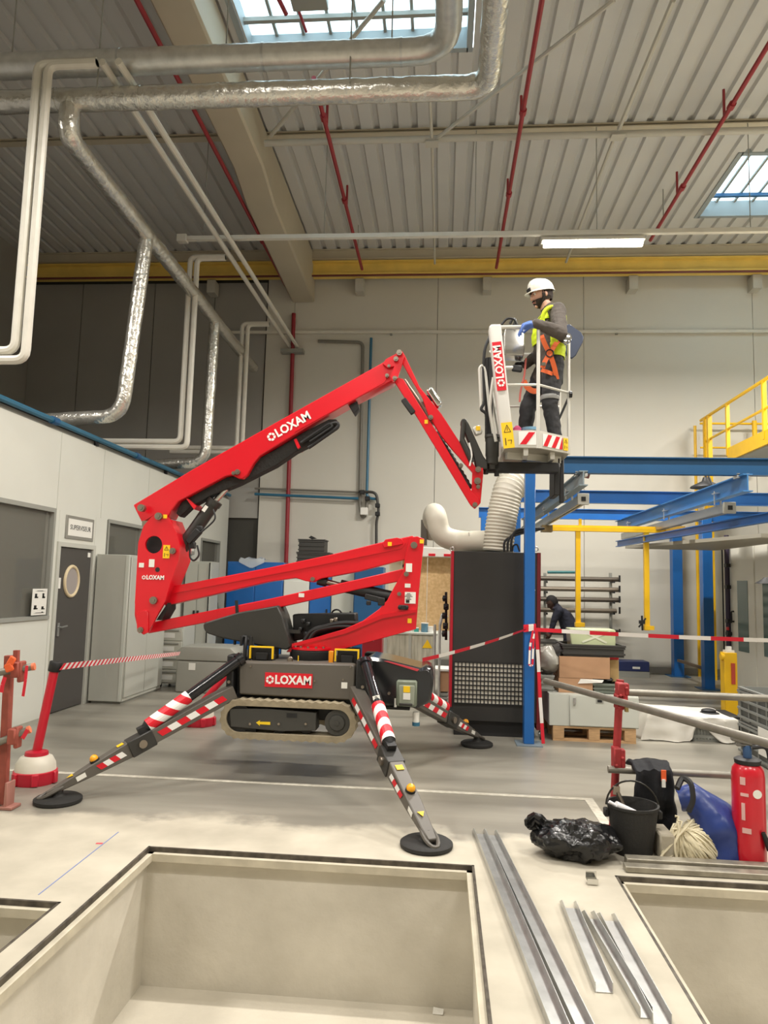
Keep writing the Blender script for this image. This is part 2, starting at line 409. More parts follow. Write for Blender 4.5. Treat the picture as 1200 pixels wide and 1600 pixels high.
for x in (-5.2, -1.9, 0.85, 3.9, 6.4):
    part('bracket', MB().span((x - .09, 14.72, 7.95), (x + .09, 15.0, 8.24)).span((x - .05, 14.6, 8.575), (x + .05, 14.75, 8.78)), STEELW, cb, smooth=False)
part('conductor_rail', MB().span((-9.4, 14.56, 8.225), (9.4, 14.6, 8.255)), M('dull_red', (120, 60, 50), .5), cb, smooth=False)
mb = MB().tube([(-2.85, 10.15, 8.38), (9.3, 10.15, 8.38)], 0.05, 10)
solo('tie_tube', mb, STEELW, 'white round tie tube running along the purlin, with node plates', 'tube')
# white diagonal rods meeting at the two nodes of the tie tube
ndA, ndB = at(675, 218, z=8.38), at(965, 207, z=8.38)
def rod(a, b, r, label, nm='brace_rod', mat=STEELW):
    solo(nm, MB().tube([a, b], r, 7), mat, label, 'rod', 'roof bracing rods')
rod(ndA + Vector((0.06, -.04, -.02)), at(960, 0, z=8.40), 0.028, 'white diagonal roof brace rising right from the node beside the duct elbow')
rod(ndA + Vector((0, -0.09, -.02)), at(671, 150, z=8.38), 0.022, 'short white rod from the left node up behind the foil duct')
rod(ndA + Vector((0, 0.09, -.02)), (ndA.x, 14.4, 8.4), 0.022, 'thin white rod from the left node back towards the crane beam')
rod(ndB + Vector((0.0, -.09, 0)), at(1052, 0, z=8.38), 0.032, 'white rod from the right node to the top edge of the frame')
rod(ndB + Vector((-.02, .09, 0)), (ndB.x - .02, 14.4, 8.4), 0.026, 'thin white rod from the right node down behind the lit lamp')
rod(at(425, 220, z=8.42) + Vector((0, -.09, .02)), at(600, 0, z=8.45), 0.03, 'white brace passing behind the foil duct to the skylight')
for nd, lb in ((ndA, 'small white node plate where rods meet left on the tie tube'), (ndB, 'small white node plate where rods meet right on the tie tube')):
    solo('node_plate', MB().box(nd + Vector((0, 0, -.075)), (.2, .16, .016)), STEELW, lb, 'plate', 'node plates')
# red sprinkler pipes along Y
def sprinkler(px, py, z, y0, y1, label, drops):
    x = at(px, py, z=z).x
    t = thing('sprinkler_pipe', label, 'pipe', (x, y0, z), 'red sprinkler pipes')
    part('pipe', MB().tube([(x, y0, z), (x, y1, z)], 0.032, 8), REDP, t)
    for yy in drops:
        part('fitting', MB().tube([(x, yy - .05, z), (x, yy + .05, z)], 0.05, 8), REDP, t)
        part('sprinkler_riser', MB().tube([(x, yy + .25, z + .02), (x, yy + .25, z + .42)], 0.02, 6), REDP, t)
    for yy in (y0 + .8, y1 - .8): part('hanger', MB().tube([(x, yy, z), (x, yy, 8.8)], 0.01, 5), GREYFR, t)
sprinkler(812, 205, 8.25, 3.0, 14.3, 'dark red sprinkler pipe crossing the tie tube in the middle of the roof', (9.4, 11.5))
sprinkler(515, 220, 8.25, 8.6, 14.3, 'dark red sprinkler pipe seen just right of the beige portal beam', (9.4, 11.6))
sprinkler(1122, 200, 8.25, 3.0, 13.2, 'dark red sprinkler pipe beside the right-hand skylight', (9.4, 11.4))
sprinkler(370, 300, 8.0, 4.0, 14.5, 'red sprinkler pipe on the dark side of the portal beam', (12.5,))

# -------- ducts
def ribbed(pts, r, step, k):
    q = fine(pts, step); rs = [r * (1 + (k if i % 2 else 0)) for i in range(len(q))]
    return q, rs
dp = rounded([(-8.5, 6.59, 6.95), (-0.03, 6.59, 6.95), (-0.03, 0.5, 6.95)], 0.38, 8)
t = thing('spiral_duct', 'bright galvanised spiral duct bending towards the viewer below the skylight', 'duct', (-4, 6.59, 6.95))
q = resample(dp, .055); rs = [.125 * (1.03 if i % 2 else 1) for i in range(len(q))]; part('duct_tube', MB().tube(q, rs, 18), GALV, t)
for x in (-3.4, -1.9, -.5): part('joint_band', MB().tube([(x - .012, 6.59, 6.95), (x + .012, 6.59, 6.95)], 0.131, 18), ALU, t)
for x in (-4.6, -2.3, -0.6): part('hanger', MB().tube([(x, 6.59, 7.05), (x, 6.59, 8.8)], 0.008, 5), GREYFR, t)
t = thing('insulated_duct', 'foil-wrapped duct below the spiral duct, turning up at its right end', 'duct', (-4, 6.66, 6.6))
dp = rounded([(-8.5, 6.66, 6.60), (0.37, 6.66, 6.60), (0.37, 0.5, 6.60)], 0.24, 8)
q = fine(dp, 0.09); part('duct_wrap', MB().tube(q, [0.116 + 0.003 * math.sin(i * 1.7) + random.uniform(-.002, .002) for i in range(len(q))], 18), FOIL, t)
for x in (-4.1, -3.2, -2.0, -.7): part('foil_band', MB().tube([(x - .012, 6.66, 6.6), (x + .012, 6.66, 6.6)], 0.122, 18), FOIL, t)
for x in (-3.6, -1.0): part('hanger', MB().tube([(x, 6.66 - .15, 6.6), (x, 6.66 - .15, 8.8)], 0.008, 5), GREYFR, t)
t = thing('branch_duct', 'foil-wrapped duct slanting back along the office wall with two drops', 'duct', (-4.1, 9, 6.2))
dp = rounded([(-3.96, 6.66, 6.52), (-3.96, 6.66, 6.2), (-4.12, 14.6, 6.2)], 0.15, 6)
q = fine(dp, 0.12); part('duct_wrap', MB().tube(q, [0.105 + random.uniform(-.005, .005) for _ in q], 14), FOIL, t)
for (px, py, px2, py2, yy, ex) in ((215, 360, 190, 650, 8.75, 0.7), (330, 500, 321, 722, 11.8, 0.6)):
    pb = at(px2, py2, y=yy); xx = pb.x; zt = 6.2; xt = -3.96 - .16 * (yy - 6.66) / 7.94
    dp = rounded([(xt, yy, zt), (xx, yy, pb.z), (xx - ex * 1.6, yy + .15, pb.z - .03)], 0.28, 7)
    q = fine(dp, 0.10); part('drop', MB().tube(q, [0.092 + random.uniform(-.004, .004) for _ in q], 14), FOIL, t)
# white heating pipes: a pair along Y and three paired drops
t = thing('pipe_pair', 'pair of white insulated pipes running back under the dark roof bay', 'pipe', (-3.4, 10, 6.75))
for dx in (0, .17): part('pipe', MB().tube([(-3.48 + dx, 6.35, 6.77), (-3.42 + dx, 14.9, 6.77)], 0.038, 8), WHITEP, t)
part('wall_bracket', MB().span((-3.6, 14.8, 6.62), (-3.1, 14.98, 6.7)), GREYFR, t)
for i, (px, py, yy, nm) in enumerate(((32, 548, 6.35, 'pair of thick white drop pipes turning left at the frame edge'), (287, 690, 10.6, 'pair of white drop pipes between the two foil drops'), (374, 700, 13.5, 'pair of white drop pipes farthest back beside the wall corner'))):
    pb = at(px, py, y=yy); xx = pb.x
    t = thing('drop_pipes', nm, 'pipe', (xx, yy, pb.z), 'paired heating drops')
    for dx, dz in ((-.055, 0), (.055, -.09)):
        part('pipe', MB().tube(rounded([(-3.53, yy, 6.77 + dz * .2), (xx + dx, yy, 6.77 + dz * .2), (xx + dx, yy, pb.z + dz), (xx - 1.4, yy + .02, pb.z + dz)], 0.10, 4), 0.044, 9), WHITEP, t)
# cable trunking carrying the lamp
tr0, tr1 = Vector((-4.1, 10.3, 6.93)), Vector((9.2, 10.3, 6.93))
t = thing('cable_trunking', 'long white cable trunking hung across the hall above the lamp', 'trunking', (0, 10.3, 6.93))
part('trunk', MB().bar(tr0, tr1, 0.07, 0.07), WHITEP, t, bev=.006)
part('end_cap', MB().box(tr0 + Vector((-.03, 0, 0)), (.16, .12, .12)), WHITEP, t, bev=.01)
for x in (-3.8, -1.9, 0.4, 2.2, 4.4, 6.6): part('hanger', MB().tube([(x, 10.3, 6.96), (x, 10.3, 8.6)], 0.007, 5), GREYFR, t)
t = thing('linear_lamp', 'lit linear lamp hung under the trunking', 'lamp', (2.15, 10.35, 6.75))
part('housing', MB().span((1.40, 10.28, 6.82), (2.90, 10.42, 6.86)), WHITEP, t)
part('diffuser', MB().tube([(1.43, 10.35, 6.785), (2.87, 10.35, 6.785)], 0.055, 10), M('lit_tube', (255, 252, 232), 0.5, emit=14), t)
# conduit on the back wall
t = thing('wall_conduit', 'thin white conduit along the back wall above the boom', 'conduit', (0, 14.95, 7.1))
part('conduit', MB().bar((-4.9, 14.95, 7.12), (9.2, 14.95, 7.10), .05, .06), WHITEP, t)
for x in (-3.6, -1.2, 1.2, 3.6): part('clip', MB().box((x, 14.97, 7.1), (.05, .06, .1)), GREYFR, t)

# -------- wall pipes
def wallpipe(nm, pts, r, mat, label, y=14.93, rad=0.12, cat='pipe', clips=0):
    t = thing(nm, label, cat, at(*pts[0], y=y))
    w = [at(*p, y=y) for p in pts]
    part('pipe', MB().tube(rounded(w, rad, 5), r, 8), mat, t)
    return t
wallpipe('sprinkler_riser', [(459, 490), (442, 1040)], 0.045, REDP, 'red riser pipe going down the back wall behind the boom')
wallpipe('conduit_loop', [(497, 533), (567, 535), (562, 790), (566, 810), (573, 800), (573, 780)], 0.035, M('grey_conduit', (120, 116, 106), .5), 'grey conduit turning down the back wall to a small box', y=14.94)
wallpipe('blue_air_pipe', [(580, 528), (573, 778), (590, 780)], 0.03, BLUEP, 'vertical blue air pipe on the back wall', y=14.90)
wallpipe('blue_line', [(398, 772), (560, 779)], 0.03, BLUEP, 'horizontal blue pipe low on the back wall', y=14.88)
wallpipe('grey_line', [(398, 763), (560, 769)], 0.022, M('grey_conduit', (120, 116, 106), .5), 'thin grey pipe just above the horizontal blue pipe', y=14.92)
t = wallpipe('valve_line', [(560, 768), (588, 769), (592, 800), (588, 815), (588, 862)], 0.03, M('dark_valve', (62, 60, 56), .5), 'dark valve pipework with elbows beside the blue air pipe', y=14.86)
for p in ((566, 769), (574, 779), (590, 790), (590, 803)):
    c = at(*p, y=14.84); part('valve', MB().box(c, (.1, .09, .09)), BLACK, t, bev=.01)
solo('junction_box', MB().box(at(569, 799, y=14.9), (.16, .12, .16)), WHT, 'small pale junction box at the foot of the grey conduit loop', 'box', bev=.01)
solo('seam_post', MB().tube([at(416, 530, y=14.95), at(397, 870, y=14.95)], .05, 8), GREYFR, 'grey downpipe at the edge between dark and light back wall', 'pipe') if False else None

# -------- office block
WX = -4.63
wl = struct('wall_left', MB().span((WX - .02, -1, 0), (WX, 6.2, 3.42)) if False else MB().span((WX - .10, -1.0, 3.38), (WX - .03, 14.98, 3.44)), GREYFR, smooth=False)
def pan(y0, y1, z0, z1): part('panel', MB().span((WX - .08, y0 + .004, z0), (WX, y1 - .004, z1)), OFFICE, wl, smooth=False)
# window 3: y 5.2..8.12 z 1.16..2.42 ; door y 8.25..9.08 ; window 4: 9.5..10.6 ; window 5: 13.2..14.5
for y0, y1 in ((-1, 2.4), (2.4, 5.2), (5.2, 6.7), (6.7, 8.14), (8.14, 9.25), (9.25, 10.75), (10.75, 12.2), (12.2, 13.2), (13.2, 14.98)):
    pan(y0, y1, 2.44, 3.38)
pan(-1, 2.4, 0, 2.44); pan(2.4, 5.2, 0, 2.44); pan(5.2, 6.7, 0, 1.15); pan(6.7, 8.14, 0, 1.15)
pan(8.14, 8.22, 0, 2.44); pan(9.12, 9.45, 0, 2.44); pan(9.45, 10.65, 0, 1.15); pan(10.65, 13.3, 0, 2.44); pan(13.3, 14.5, 0, 1.15); pan(14.5, 14.98, 0, 2.44)
part('panel', MB().span((WX - .08, 8.22, 2.04), (WX, 9.12, 2.44)), OFFICE, wl, smooth=False)
part('office_roof', MB().span((-9.45, -1, 3.36), (WX - .05, 14.98, 3.40)), M('office_roof', (90, 88, 84), .8), wl, smooth=False)
for i, (y0, y1) in enumerate(((5.2, 8.12), (9.47, 10.63), (13.32, 14.48))):
    w = struct('window_%d' % (i + 3), MB().span((WX - .09, y0, 2.40), (WX + .012, y1, 2.45)).span((WX - .09, y0, 1.14), (WX + .02, y1, 1.18)).span((WX - .09, y0, 1.18), (WX + .012, y0 + .04, 2.40)).span((WX - .09, y1 - .04, 1.18), (WX + .012, y1, 2.40)), GREYFR, smooth=False)
    part('pane', MB().span((WX - .05, y0 + .04, 1.18), (WX - .04, y1 - .04, 2.40)), GLASSD, w, smooth=False)
# office interior
area('office_fill_light', (-6.0, 7.2, 3.2), .6, 1.2, 26)  # unseen lamp, added to brighten the room behind the window
struct('wall_office_inner', MB().span((-7.6, 2.0, 0), (-7.5, 14.9, 3.3)), M('office_inner', (176, 172, 160), .8), smooth=False)
# door
d = struct('door_1', MB().span((WX - .05, 8.27, 0.01), (WX - .005, 9.07, 2.0)), DGREY, bev=.004)
part('frame', MB().span((WX - .09, 8.20, 0), (WX + .02, 8.265, 2.06)).span((WX - .09, 9.075, 0), (WX + .02, 9.14, 2.06)).span((WX - .09, 8.265, 2.005), (WX + .02, 9.075, 2.06)), M('pale_frame', (190, 190, 180), .5), d, smooth=False)
def oval(mb, c, ry, rz, r, n=26):
    mb.tube([Vector(c) + Vector((0, ry * math.cos(2 * math.pi * i / n), rz * math.sin(2 * math.pi * i / n))) for i in range(n)], r, 8, closed=True)
pc = Vector((WX, 8.60, 1.585))
mb = MB(); oval(mb, pc, .165, .185, .022); ph = part('porthole_ring', mb, M('cream_ring', (214, 196, 160), .5), d, label='cream ring round the porthole')
part('porthole_glass', MB().prism([pc + Vector((-.002, .155 * math.cos(2 * math.pi * i / 24), .175 * math.sin(2 * math.pi * i / 24))) for i in range(24)], (.006, 0, 0)), M('porthole_glass', (158, 150, 146), .15), d)
part('handle', MB().tube([(WX, 8.36, 1.03), (WX + .05, 8.36, 1.03), (WX + .05, 8.48, 1.04)], .011, 6).box((WX + .002, 8.36, 1.0), (.012, .045, .16)), ALU, d)
part('notice', MB().box((WX + .001, 8.31, 1.56), (.004, .07, .13)).box((WX + .001, 9.0, 1.93), (.004, .07, .06)), WHT, d, smooth=False)
# sign
t = thing('door_sign', 'white SUPERVISEUR sign plate in a grey holder above the door', 'sign', (WX, 8.72, 2.12))
part('holder', MB().span((WX, 8.36, 2.11), (WX + .012, 9.06, 2.40)), M('sign_holder', (150, 148, 140), .4, .3), t, bev=.003)
part('plate', MB().span((WX + .012, 8.41, 2.15), (WX + .016, 9.01, 2.36)), WHT, t, smooth=False)
text('lettering', 'SUPERVISEUR', (WX + .0175, 8.71, 2.255), .088, TXT, t, facing((1, 0, 0)), bold=.0)
# blue pipe along the top of the office wall, with couplings and cables
t = thing('roof_edge_pipe', 'blue pipe running along the top edge of the office wall', 'pipe', (WX + .02, 8, 3.46))
part('pipe', MB().tube([(WX + .03, 1, 3.47), (WX + .03, 14.9, 3.47)], .035, 9), BLUEP, t)
part('cable', MB().tube([(WX - .05, 1, 3.47), (WX - .05, 14.9, 3.47)], .02, 6), BLACK, t)
for y in (5.4, 7.9, 10.2, 12.4): part('coupling', MB().tube([(WX + .03, y - .06, 3.47), (WX + .03, y + .06, 3.47)], .048, 9), BLUED, t)
for y in (6.6, 9.0, 11.4): part('clip', MB().box((WX + .0, y, 3.43), (.05, .04, .1)), BLACK, t)

# ================================================================ THE TRACKED AERIAL LIFT
RED = M('lift_red_paint', (214, 6, 30), 0.32, var=0.03, vs=3, coat=0.35)
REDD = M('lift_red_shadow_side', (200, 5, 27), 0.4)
BODY = M('lift_grey_brown_paint', (92, 87, 80), 0.42, var=0.05, vs=4)
CHAR = M('charcoal_plastic', (48, 47, 44), 0.45, var=0.05, vs=5)
GLOSSB = M('gloss_black_plastic', (26, 27, 30), 0.18, coat=0.3)
CHROME = M('chrome', (215, 215, 212), 0.12, 1.0)
STEEL = M('steel_pin', (150, 140, 128), 0.35, 0.9)
SIGNR = M('sign_red', (214, 12, 36), 0.4)
SIGNW = M('sign_white', (238, 236, 232), 0.5)
LBLY = M('yellow_label', (246, 200, 24), 0.5)
AMBER = M('amber_lens', (246, 168, 20), 0.2, coat=0.5)
TRACK = M('worn_track_rubber', (150, 138, 114), 0.85, var=0.15, vs=12, bump=0.2, bs=40)
DFRAME = M('track_frame_grey', (62, 61, 57), 0.5)
BASKW = M('basket_white_aluminium', (214, 212, 204), 0.35, 0.25)

L = thing('tracked_aerial_lift', 'red articulated boom lift on rubber tracks and four splayed outriggers', 'lift', (-1.2, 6.4, 0))
def pl(pts, y0, th):
    """plate traced on the plane y = y0 (front face), th thick"""
    return MB().prism([at(px, py, y=y0) for px, py in pts], (0, th, 0))
def pin(px, py, y, r, parent, name='pin', mat=STEEL, l=.03):
    c = at(px, py, y=y)
    return part(name, MB().tube([c + Vector((0, .02, 0)), c - Vector((0, l, 0))], [r, r], 12).tube([c - Vector((0, l * .9, 0)), c - Vector((0, l + .008, 0))], r * .55, 6), mat, parent)
def label(c, w, h, mat, parent, n=(0, -1, 0), up=(0, 0, 1), name='label', t=.003):
    q = facing(n, up)
    return part(name, MB().box(Vector(c), (w, h, t), q=q), mat, parent, smooth=False)
def warn(c, w, h, parent, n=(0, -1, 0), up=(0, 0, 1)):
    """yellow warning label with a black outlined triangle and a figure mark"""
    q = facing(n, up); c = Vector(c)
    o = part('warning_label', MB().box(c, (w, h, .003), q=q), LBLY, parent, smooth=False)
    def P(x, y): return c + q @ Vector((x * w, y * h, .0025))
    mb = MB(); k = .05 * w
    tri = [P(-.3, .12), P(.3, .12), P(0, .4)]
    for i in range(3): mb.bar(tri[i], tri[(i + 1) % 3], k, .001, up=q @ Vector((0, 0, 1)))
    mb.bar(P(0, .17), P(0, .31), k, .001, up=q @ Vector((0, 0, 1)))
    mb.bar(P(-.25, -.38), P(-.25, -.1), k * 1.6, .001, up=q @ Vector((0, 0, 1))); mb.bar(P(-.05, -.2), P(.3, -.2), k, .001, up=q @ Vector((0, 0, 1))); mb.bar(P(.3, -.2), P(.2, -.35), k, .001, up=q @ Vector((0, 0, 1)))
    part('print', mb, TXT, o, smooth=False, kind='stuff')
    return o
def ringlogo(c, r, q, mat, parent):
    """the six-sided ring mark in front of the lettering"""
    mb = MB(); c = Vector(c)
    for i in range(6):
        a0, a1 = R(60 * i + 4), R(60 * i + 52); ro, ri = r, r * .52
        pts = [Vector((ro * math.cos(a0), ro * math.sin(a0), 0)), Vector((ro * math.cos((a0 + a1) / 2) * 1.06, ro * math.sin((a0 + a1) / 2) * 1.06, 0)), Vector((ro * math.cos(a1), ro * math.sin(a1), 0)), Vector((ri * math.cos(a1), ri * math.sin(a1), 0)), Vector((ri * math.cos(a0), ri * math.sin(a0), 0))]
        mb.prism([c + q @ p for p in pts], q @ Vector((0, 0, .001)))
    return part('logo_ring', mb, mat, parent, smooth=False, kind='stuff')
def marking(c, size, q, mat, parent, bold=.035):
    """ring mark and lettering, centred together on c"""
    c = Vector(c); o = text('lettering', 'LOXAM', c, size, mat, parent, q, bold=bold, sx=.92)
    qi = q.transposed(); xs = [(qi @ (v.co - c)).x for v in o.data.vertices]; r = size * .34; wt = max(xs) - min(xs); tot = wt + 2.35 * r
    mv = q @ Vector((-tot / 2 + 2.35 * r - min(xs), 0, 0)); o.data.transform(Matrix.Translation(mv))
    ringlogo(c + q @ Vector((-tot / 2 + r, 0, 0)), r, q, mat, parent)
    return tot

# ---- chassis
fy = 6.0
q0 = facing((0, -1, 0))
ch = part('chassis', MB().prism([at(px, py, y=fy) for px, py in ((373, 1038), (378, 1034), (550, 1038), (555, 1042), (554, 1095), (373, 1085))], (0, .72, 0)), BODY, L, bev=.012)
mb = MB().span((-1.78, 6.05, .50), (-.70, 6.68, .68)).span((-1.80, 6.1, .66), (-.62, 6.6, .95))
part('underframe', mb, BLACK, L, bev=.01)
c = at(451, 1063, y=fy - .003)
sg = part('name_plate', MB().box(c, (.405, .006, .118)), SIGNR, ch, smooth=False, label='red name plate')
marking(c + Vector((.0, -.0045, 0)), .098, q0, SIGNW, ch)
label(at(538, 1071, y=fy - .002), .05, .05, WHT, ch)
for (px, py) in ((492, 1064), (536, 1062), (392, 1041), (548, 1042)): pin(px, py, fy, .008, ch, 'bolt', l=.006)
# brackets with bolts at both ends of the chassis
for x0, x1 in ((-1.80, -1.74), (-.70, -.58)):
    part('corner_bracket', MB().span((x0, 6.6, .56), (x1, 6.75, 1.02)), BLACK, L, bev=.01)
    b = part('corner_bracket', MB().span((x0, 5.97, .56), (x1, 6.12, 1.02)), BLACK, L, bev=.01)
    for z in (.62, .70, .80, .95): part('bolt', MB().tube([((x0 + x1) / 2, 5.965, z), ((x0 + x1) / 2, 5.95, z)], .014, 6), STEEL, b)
# deck things on the chassis: guard frames, hoses
for (a, b, pxs) in ((390, 427, 0), (523, 561, 0)):
    p0, p1 = at(a, 1030, y=6.12), at(b, 1030, y=6.12)
    mb = MB()
    mb.span((p0.x, 6.1, .985), (p0.x + .012, 6.13, 1.09)).span((p1.x - .012, 6.1, .985), (p1.x, 6.13, 1.09)).span((p0.x + .012, 6.1, 1.078), (p1.x - .012, 6.13, 1.09))
    part('guard_frame', mb, LBLY, L, smooth=False)
    part('valve_block', MB().span((p0.x + .015, 6.14, .96), (p1.x - .015, 6.4, 1.08)).span((p0.x + .05, 6.11, .97), (p1.x - .05, 6.14, 1.04)), BLACK, L, bev=.008)
part('lock_lever', MB().span((-.955, 6.1, .97), (-.915, 6.14, 1.07)), M('orange_paint', (226, 140, 20), .4), L, bev=.004)
part('oil_cap', MB().lathe([(.0, 0), (.035, .0), (.035, .04), (.022, .05), (.022, .09), (.0, .09)], (-1.47, 6.2, .97), 10), CHAR, L)
mb = MB()
for i in range(7):
    a = Vector((-1.68 + random.uniform(-.05, .05), 6.15 + random.uniform(0, .3), .9)); b = a + Vector((random.uniform(-.12, .12), random.uniform(-.1, .1), .18))
    mb.tube(rounded([a, a + Vector((0, 0, .22)), b + Vector((0, 0, .1)), b], .1, 3), .014, 6)
part('hose_bundle', mb, BLACK, L, kind='stuff')

# ---- tracks
def track(y0, y1, near):
    a, b = at(374, 1122, y=5.93), at(527, 1124, y=5.93); zc = .508; r = .142
    x0, x1 = a.x, b.x
    loop = [Vector((x1, 0, zc)) + Vector((math.sin(R(t)), 0, math.cos(R(t)))) * r for t in range(0, 181, 12)] + [Vector((x0, 0, zc)) + Vector((math.sin(R(t)), 0, math.cos(R(t)))) * r for t in range(180, 361, 12)]
    loop = fine(loop + [loop[0]], .035)[:-1]; n = len(loop)
    def nrm(i):
        t = (loop[(i + 1) % n] - loop[i - 1]).normalized(); return Vector((-t.z, 0, t.x)) * -1
    mb = MB(); vs = []; fs = []
    for i, p in enumerate(loop):
        k = nrm(i); o = k if (p + k * .01 - Vector(((x0 + x1) / 2, 0, zc))).length > (p - Vector(((x0 + x1) / 2, 0, zc))).length else -k
        out = p + o * (.022 if i % 2 else .010); inn = p - o * .034
        for v, y in ((out, y0), (out, y1), (inn, y1), (inn, y0)): vs.append((v.x, y, v.z))
    for i in range(n):
        j = (i + 1) % n
        for c in range(4): fs.append((4 * i + c, 4 * i + (c + 1) % 4, 4 * j + (c + 1) % 4, 4 * j + c))
    mb.add(vs, fs)
    tk = part('track_belt', mb, TRACK, L, label='dusty rubber track belt')
    ym = y0 + .012
    part('track_frame', MB().prism([at(px, py, y=ym) for px, py in ((358, 1107), (420, 1108), (494, 1114), (494, 1142), (440, 1143), (360, 1136))], (0, .15, 0)), DFRAME, tk, bev=.006)
    part('sprocket', MB().tube([(x1, ym + .12, zc), (x1, ym + .01, zc)], [.105, .105], 18).tube([(x1, ym + .01, zc), (x1, ym - .008, zc)], [.07, .06], 16).tube([(x1, ym - .008, zc), (x1, ym - .016, zc)], .02, 6), DFRAME, tk)
    part('idler', MB().tube([(x0, ym + .15, zc), (x0, ym + .02, zc)], .11, 16), BLACK, tk)
    for px in (391, 436, 478):
        c = at(px, 1138, y=ym + .04); part('road_wheel', MB().tube([c + Vector((0, .1, 0)), c], [.05, .05], 14), BLACK, tk)
        c = at(px, 1131, y=ym); part('bolt', MB().tube([c + Vector((0, .01, 0)), c - Vector((0, .012, 0))], .011, 6), STEEL, tk)
    if near:
        c = at(456, 1118, y=ym - .001); part('slot', MB().box(c, (.085, .006, .035)), BLACK, tk, smooth=False)
        a0 = at(400, 1129, y=ym - .002)
        mb = MB().prism([a0 + Vector(p) for p in ((0, 0, 0), (.035, 0, .022), (.03, 0, .008), (.12, 0, .01), (.12, 0, -.014), (.03, 0, -.012), (.035, 0, -.026))], (0, -.002, 0))
        part('arrow_mark', mb, M('arrow_yellow', (236, 200, 30), .5), tk, smooth=False)
track(5.91, 6.09, True); track(6.62, 6.80, False)

# ---- slew ring and turret
c = Vector((-1.14, 6.38, 0))
part('slew_ring', MB().lathe([(.0, .965), (.20, .965), (.205, .975), (.205, 1.05), (.195, 1.06), (0, 1.06)], (c.x, c.y, 0), 30), BLACK, L)
part('slew_plate', MB().lathe([(.0, 1.06), (.205, 1.06), (.205, 1.078), (.0, 1.078)], (c.x, c.y, 0), 30), RED, L)
for a in range(200, 350, 22):
    part('bolt', MB().tube([(c.x + .18 * math.cos(R(a)), c.y + .18 * math.sin(R(a)), 1.075), (c.x + .18 * math.cos(R(a)), c.y + .18 * math.sin(R(a)), 1.092)], .012, 6), STEEL, L)
part('oil_plug', MB().lathe([(0, .97), (.025, .97), (.025, 1.0), (.012, 1.01), (0, 1.01)], (-1.29, 6.12, 0), 8), STEEL, L)
label(at(466, 1029, y=6.165), .008, .05, LBLY, L, name='position_mark')

YT = 6.28          # front face of the turret and arms
TUR = [(447, 1019), (526, 1017), (650, 983), (656, 905), (663, 842), (652, 838), (640, 840), (633, 868), (630, 892), (616, 917), (605, 938), (592, 952), (567, 970), (538, 983), (500, 994), (456, 1007)]
for dy in (0, .20):
    tp = part('turret_plate', pl(TUR, YT + dy, .035), RED, L, bev=.004)
part('turret_web', MB().prism([at(px, py, y=YT + .035) for px, py in ((630, 985), (648, 978), (656, 905), (660, 846), (650, 846), (640, 900))], (0, .165, 0)).prism([at(px, py, y=YT + .035) for px, py in ((456, 1007), (455, 1018), (526, 1016), (640, 982), (640, 975))], (0, .165, 0)), RED, L)
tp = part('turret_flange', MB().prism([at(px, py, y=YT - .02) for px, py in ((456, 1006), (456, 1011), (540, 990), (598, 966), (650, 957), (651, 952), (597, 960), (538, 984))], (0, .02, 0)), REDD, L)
for (px, py, r) in ((647, 852, .03), (635, 897, .022), (624, 928, .018)): pin(px, py, YT, r, L)
label(at(639, 887, y=YT - .004), .055, .075, WHT, L); label(at(637, 915, y=YT - .004), .05, .035, WHT, L)
c = at(641, 934, y=YT - .004); lb = label(c, .095, .10, WHT, L, name='data_plate')
mb = MB()      # rows of small print on the plate
for i in range(5): mb.box(c + Vector((-.015, -.0025, .035 - i * .012)), (.03 + .02 * (i % 3), .001, .005))
mb.box(c + Vector((-.022, -.0025, -.032)), (.032, .001, .026))
part('print', mb, TXT, lb, kind='stuff', smooth=False)
label(at(659, 846, y=YT - .004), .035, .035, LBLY, L); label(at(609, 850, y=YT - .004), .035, .035, LBLY, L); label(at(640, 970, y=YT - .004), .035, .04, LBLY, L)
part('plug_socket', MB().box(at(630, 949, y=YT - .01), (.085, .03, .04)).box(at(624, 949, y=YT - .03), (.025, .02, .025)).box(at(636, 949, y=YT - .03), (.025, .02, .025)), BLACK, L, bev=.005)

# tower arms
ARM1 = [(257, 947), (265, 917), (420, 887), (520, 866), (601, 846), (645, 837), (656, 848), (650, 872), (630, 875), (560, 893), (502, 904), (490, 910), (477, 908), (462, 903), (420, 909), (330, 930)]
part('tower_arm', MB().prism([at(px, py, y=YT + .04) for px, py in ARM1], (0, .15, 0)), RED, L, bev=.006)
part('arm_rib', MB().prism([at(px, py, y=YT + .032) for px, py in ((262, 927), (262, 929), (450, 893), (560, 871), (628, 857), (634, 848), (632, 846), (622, 855), (560, 868), (450, 890))], (0, .01, 0)), RED, L, smooth=False)
part('arm_lug', MB().prism([at(px, py, y=YT + .02) for px, py in ((597, 850), (602, 843), (620, 840), (628, 842), (630, 850), (600, 856))], (0, .02, 0)), RED, L, bev=.003)
ARM2 = [(231, 990), (233, 973), (420, 936), (560, 905), (628, 889), (640, 892), (640, 903), (626, 908), (560, 921), (420, 953), (300, 977)]
part('tower_link', MB().prism([at(px, py, y=YT + .05) for px, py in ARM2], (0, .13, 0)), RED, L, bev=.006)
part('black_band', MB().bar(at(369, 946, y=YT + .047) + Vector((0, 0, .045)), at(371, 953, y=YT + .047) + Vector((0, 0, -.035)), .006, .028, up=(1, 0, 0)), BLACK, L)
label(at(471, 930, y=YT + .045), .05, .035, WHT, L)
for (px, py, r) in ((489, 905, .02),): pin(px, py, YT + .04, r, L)
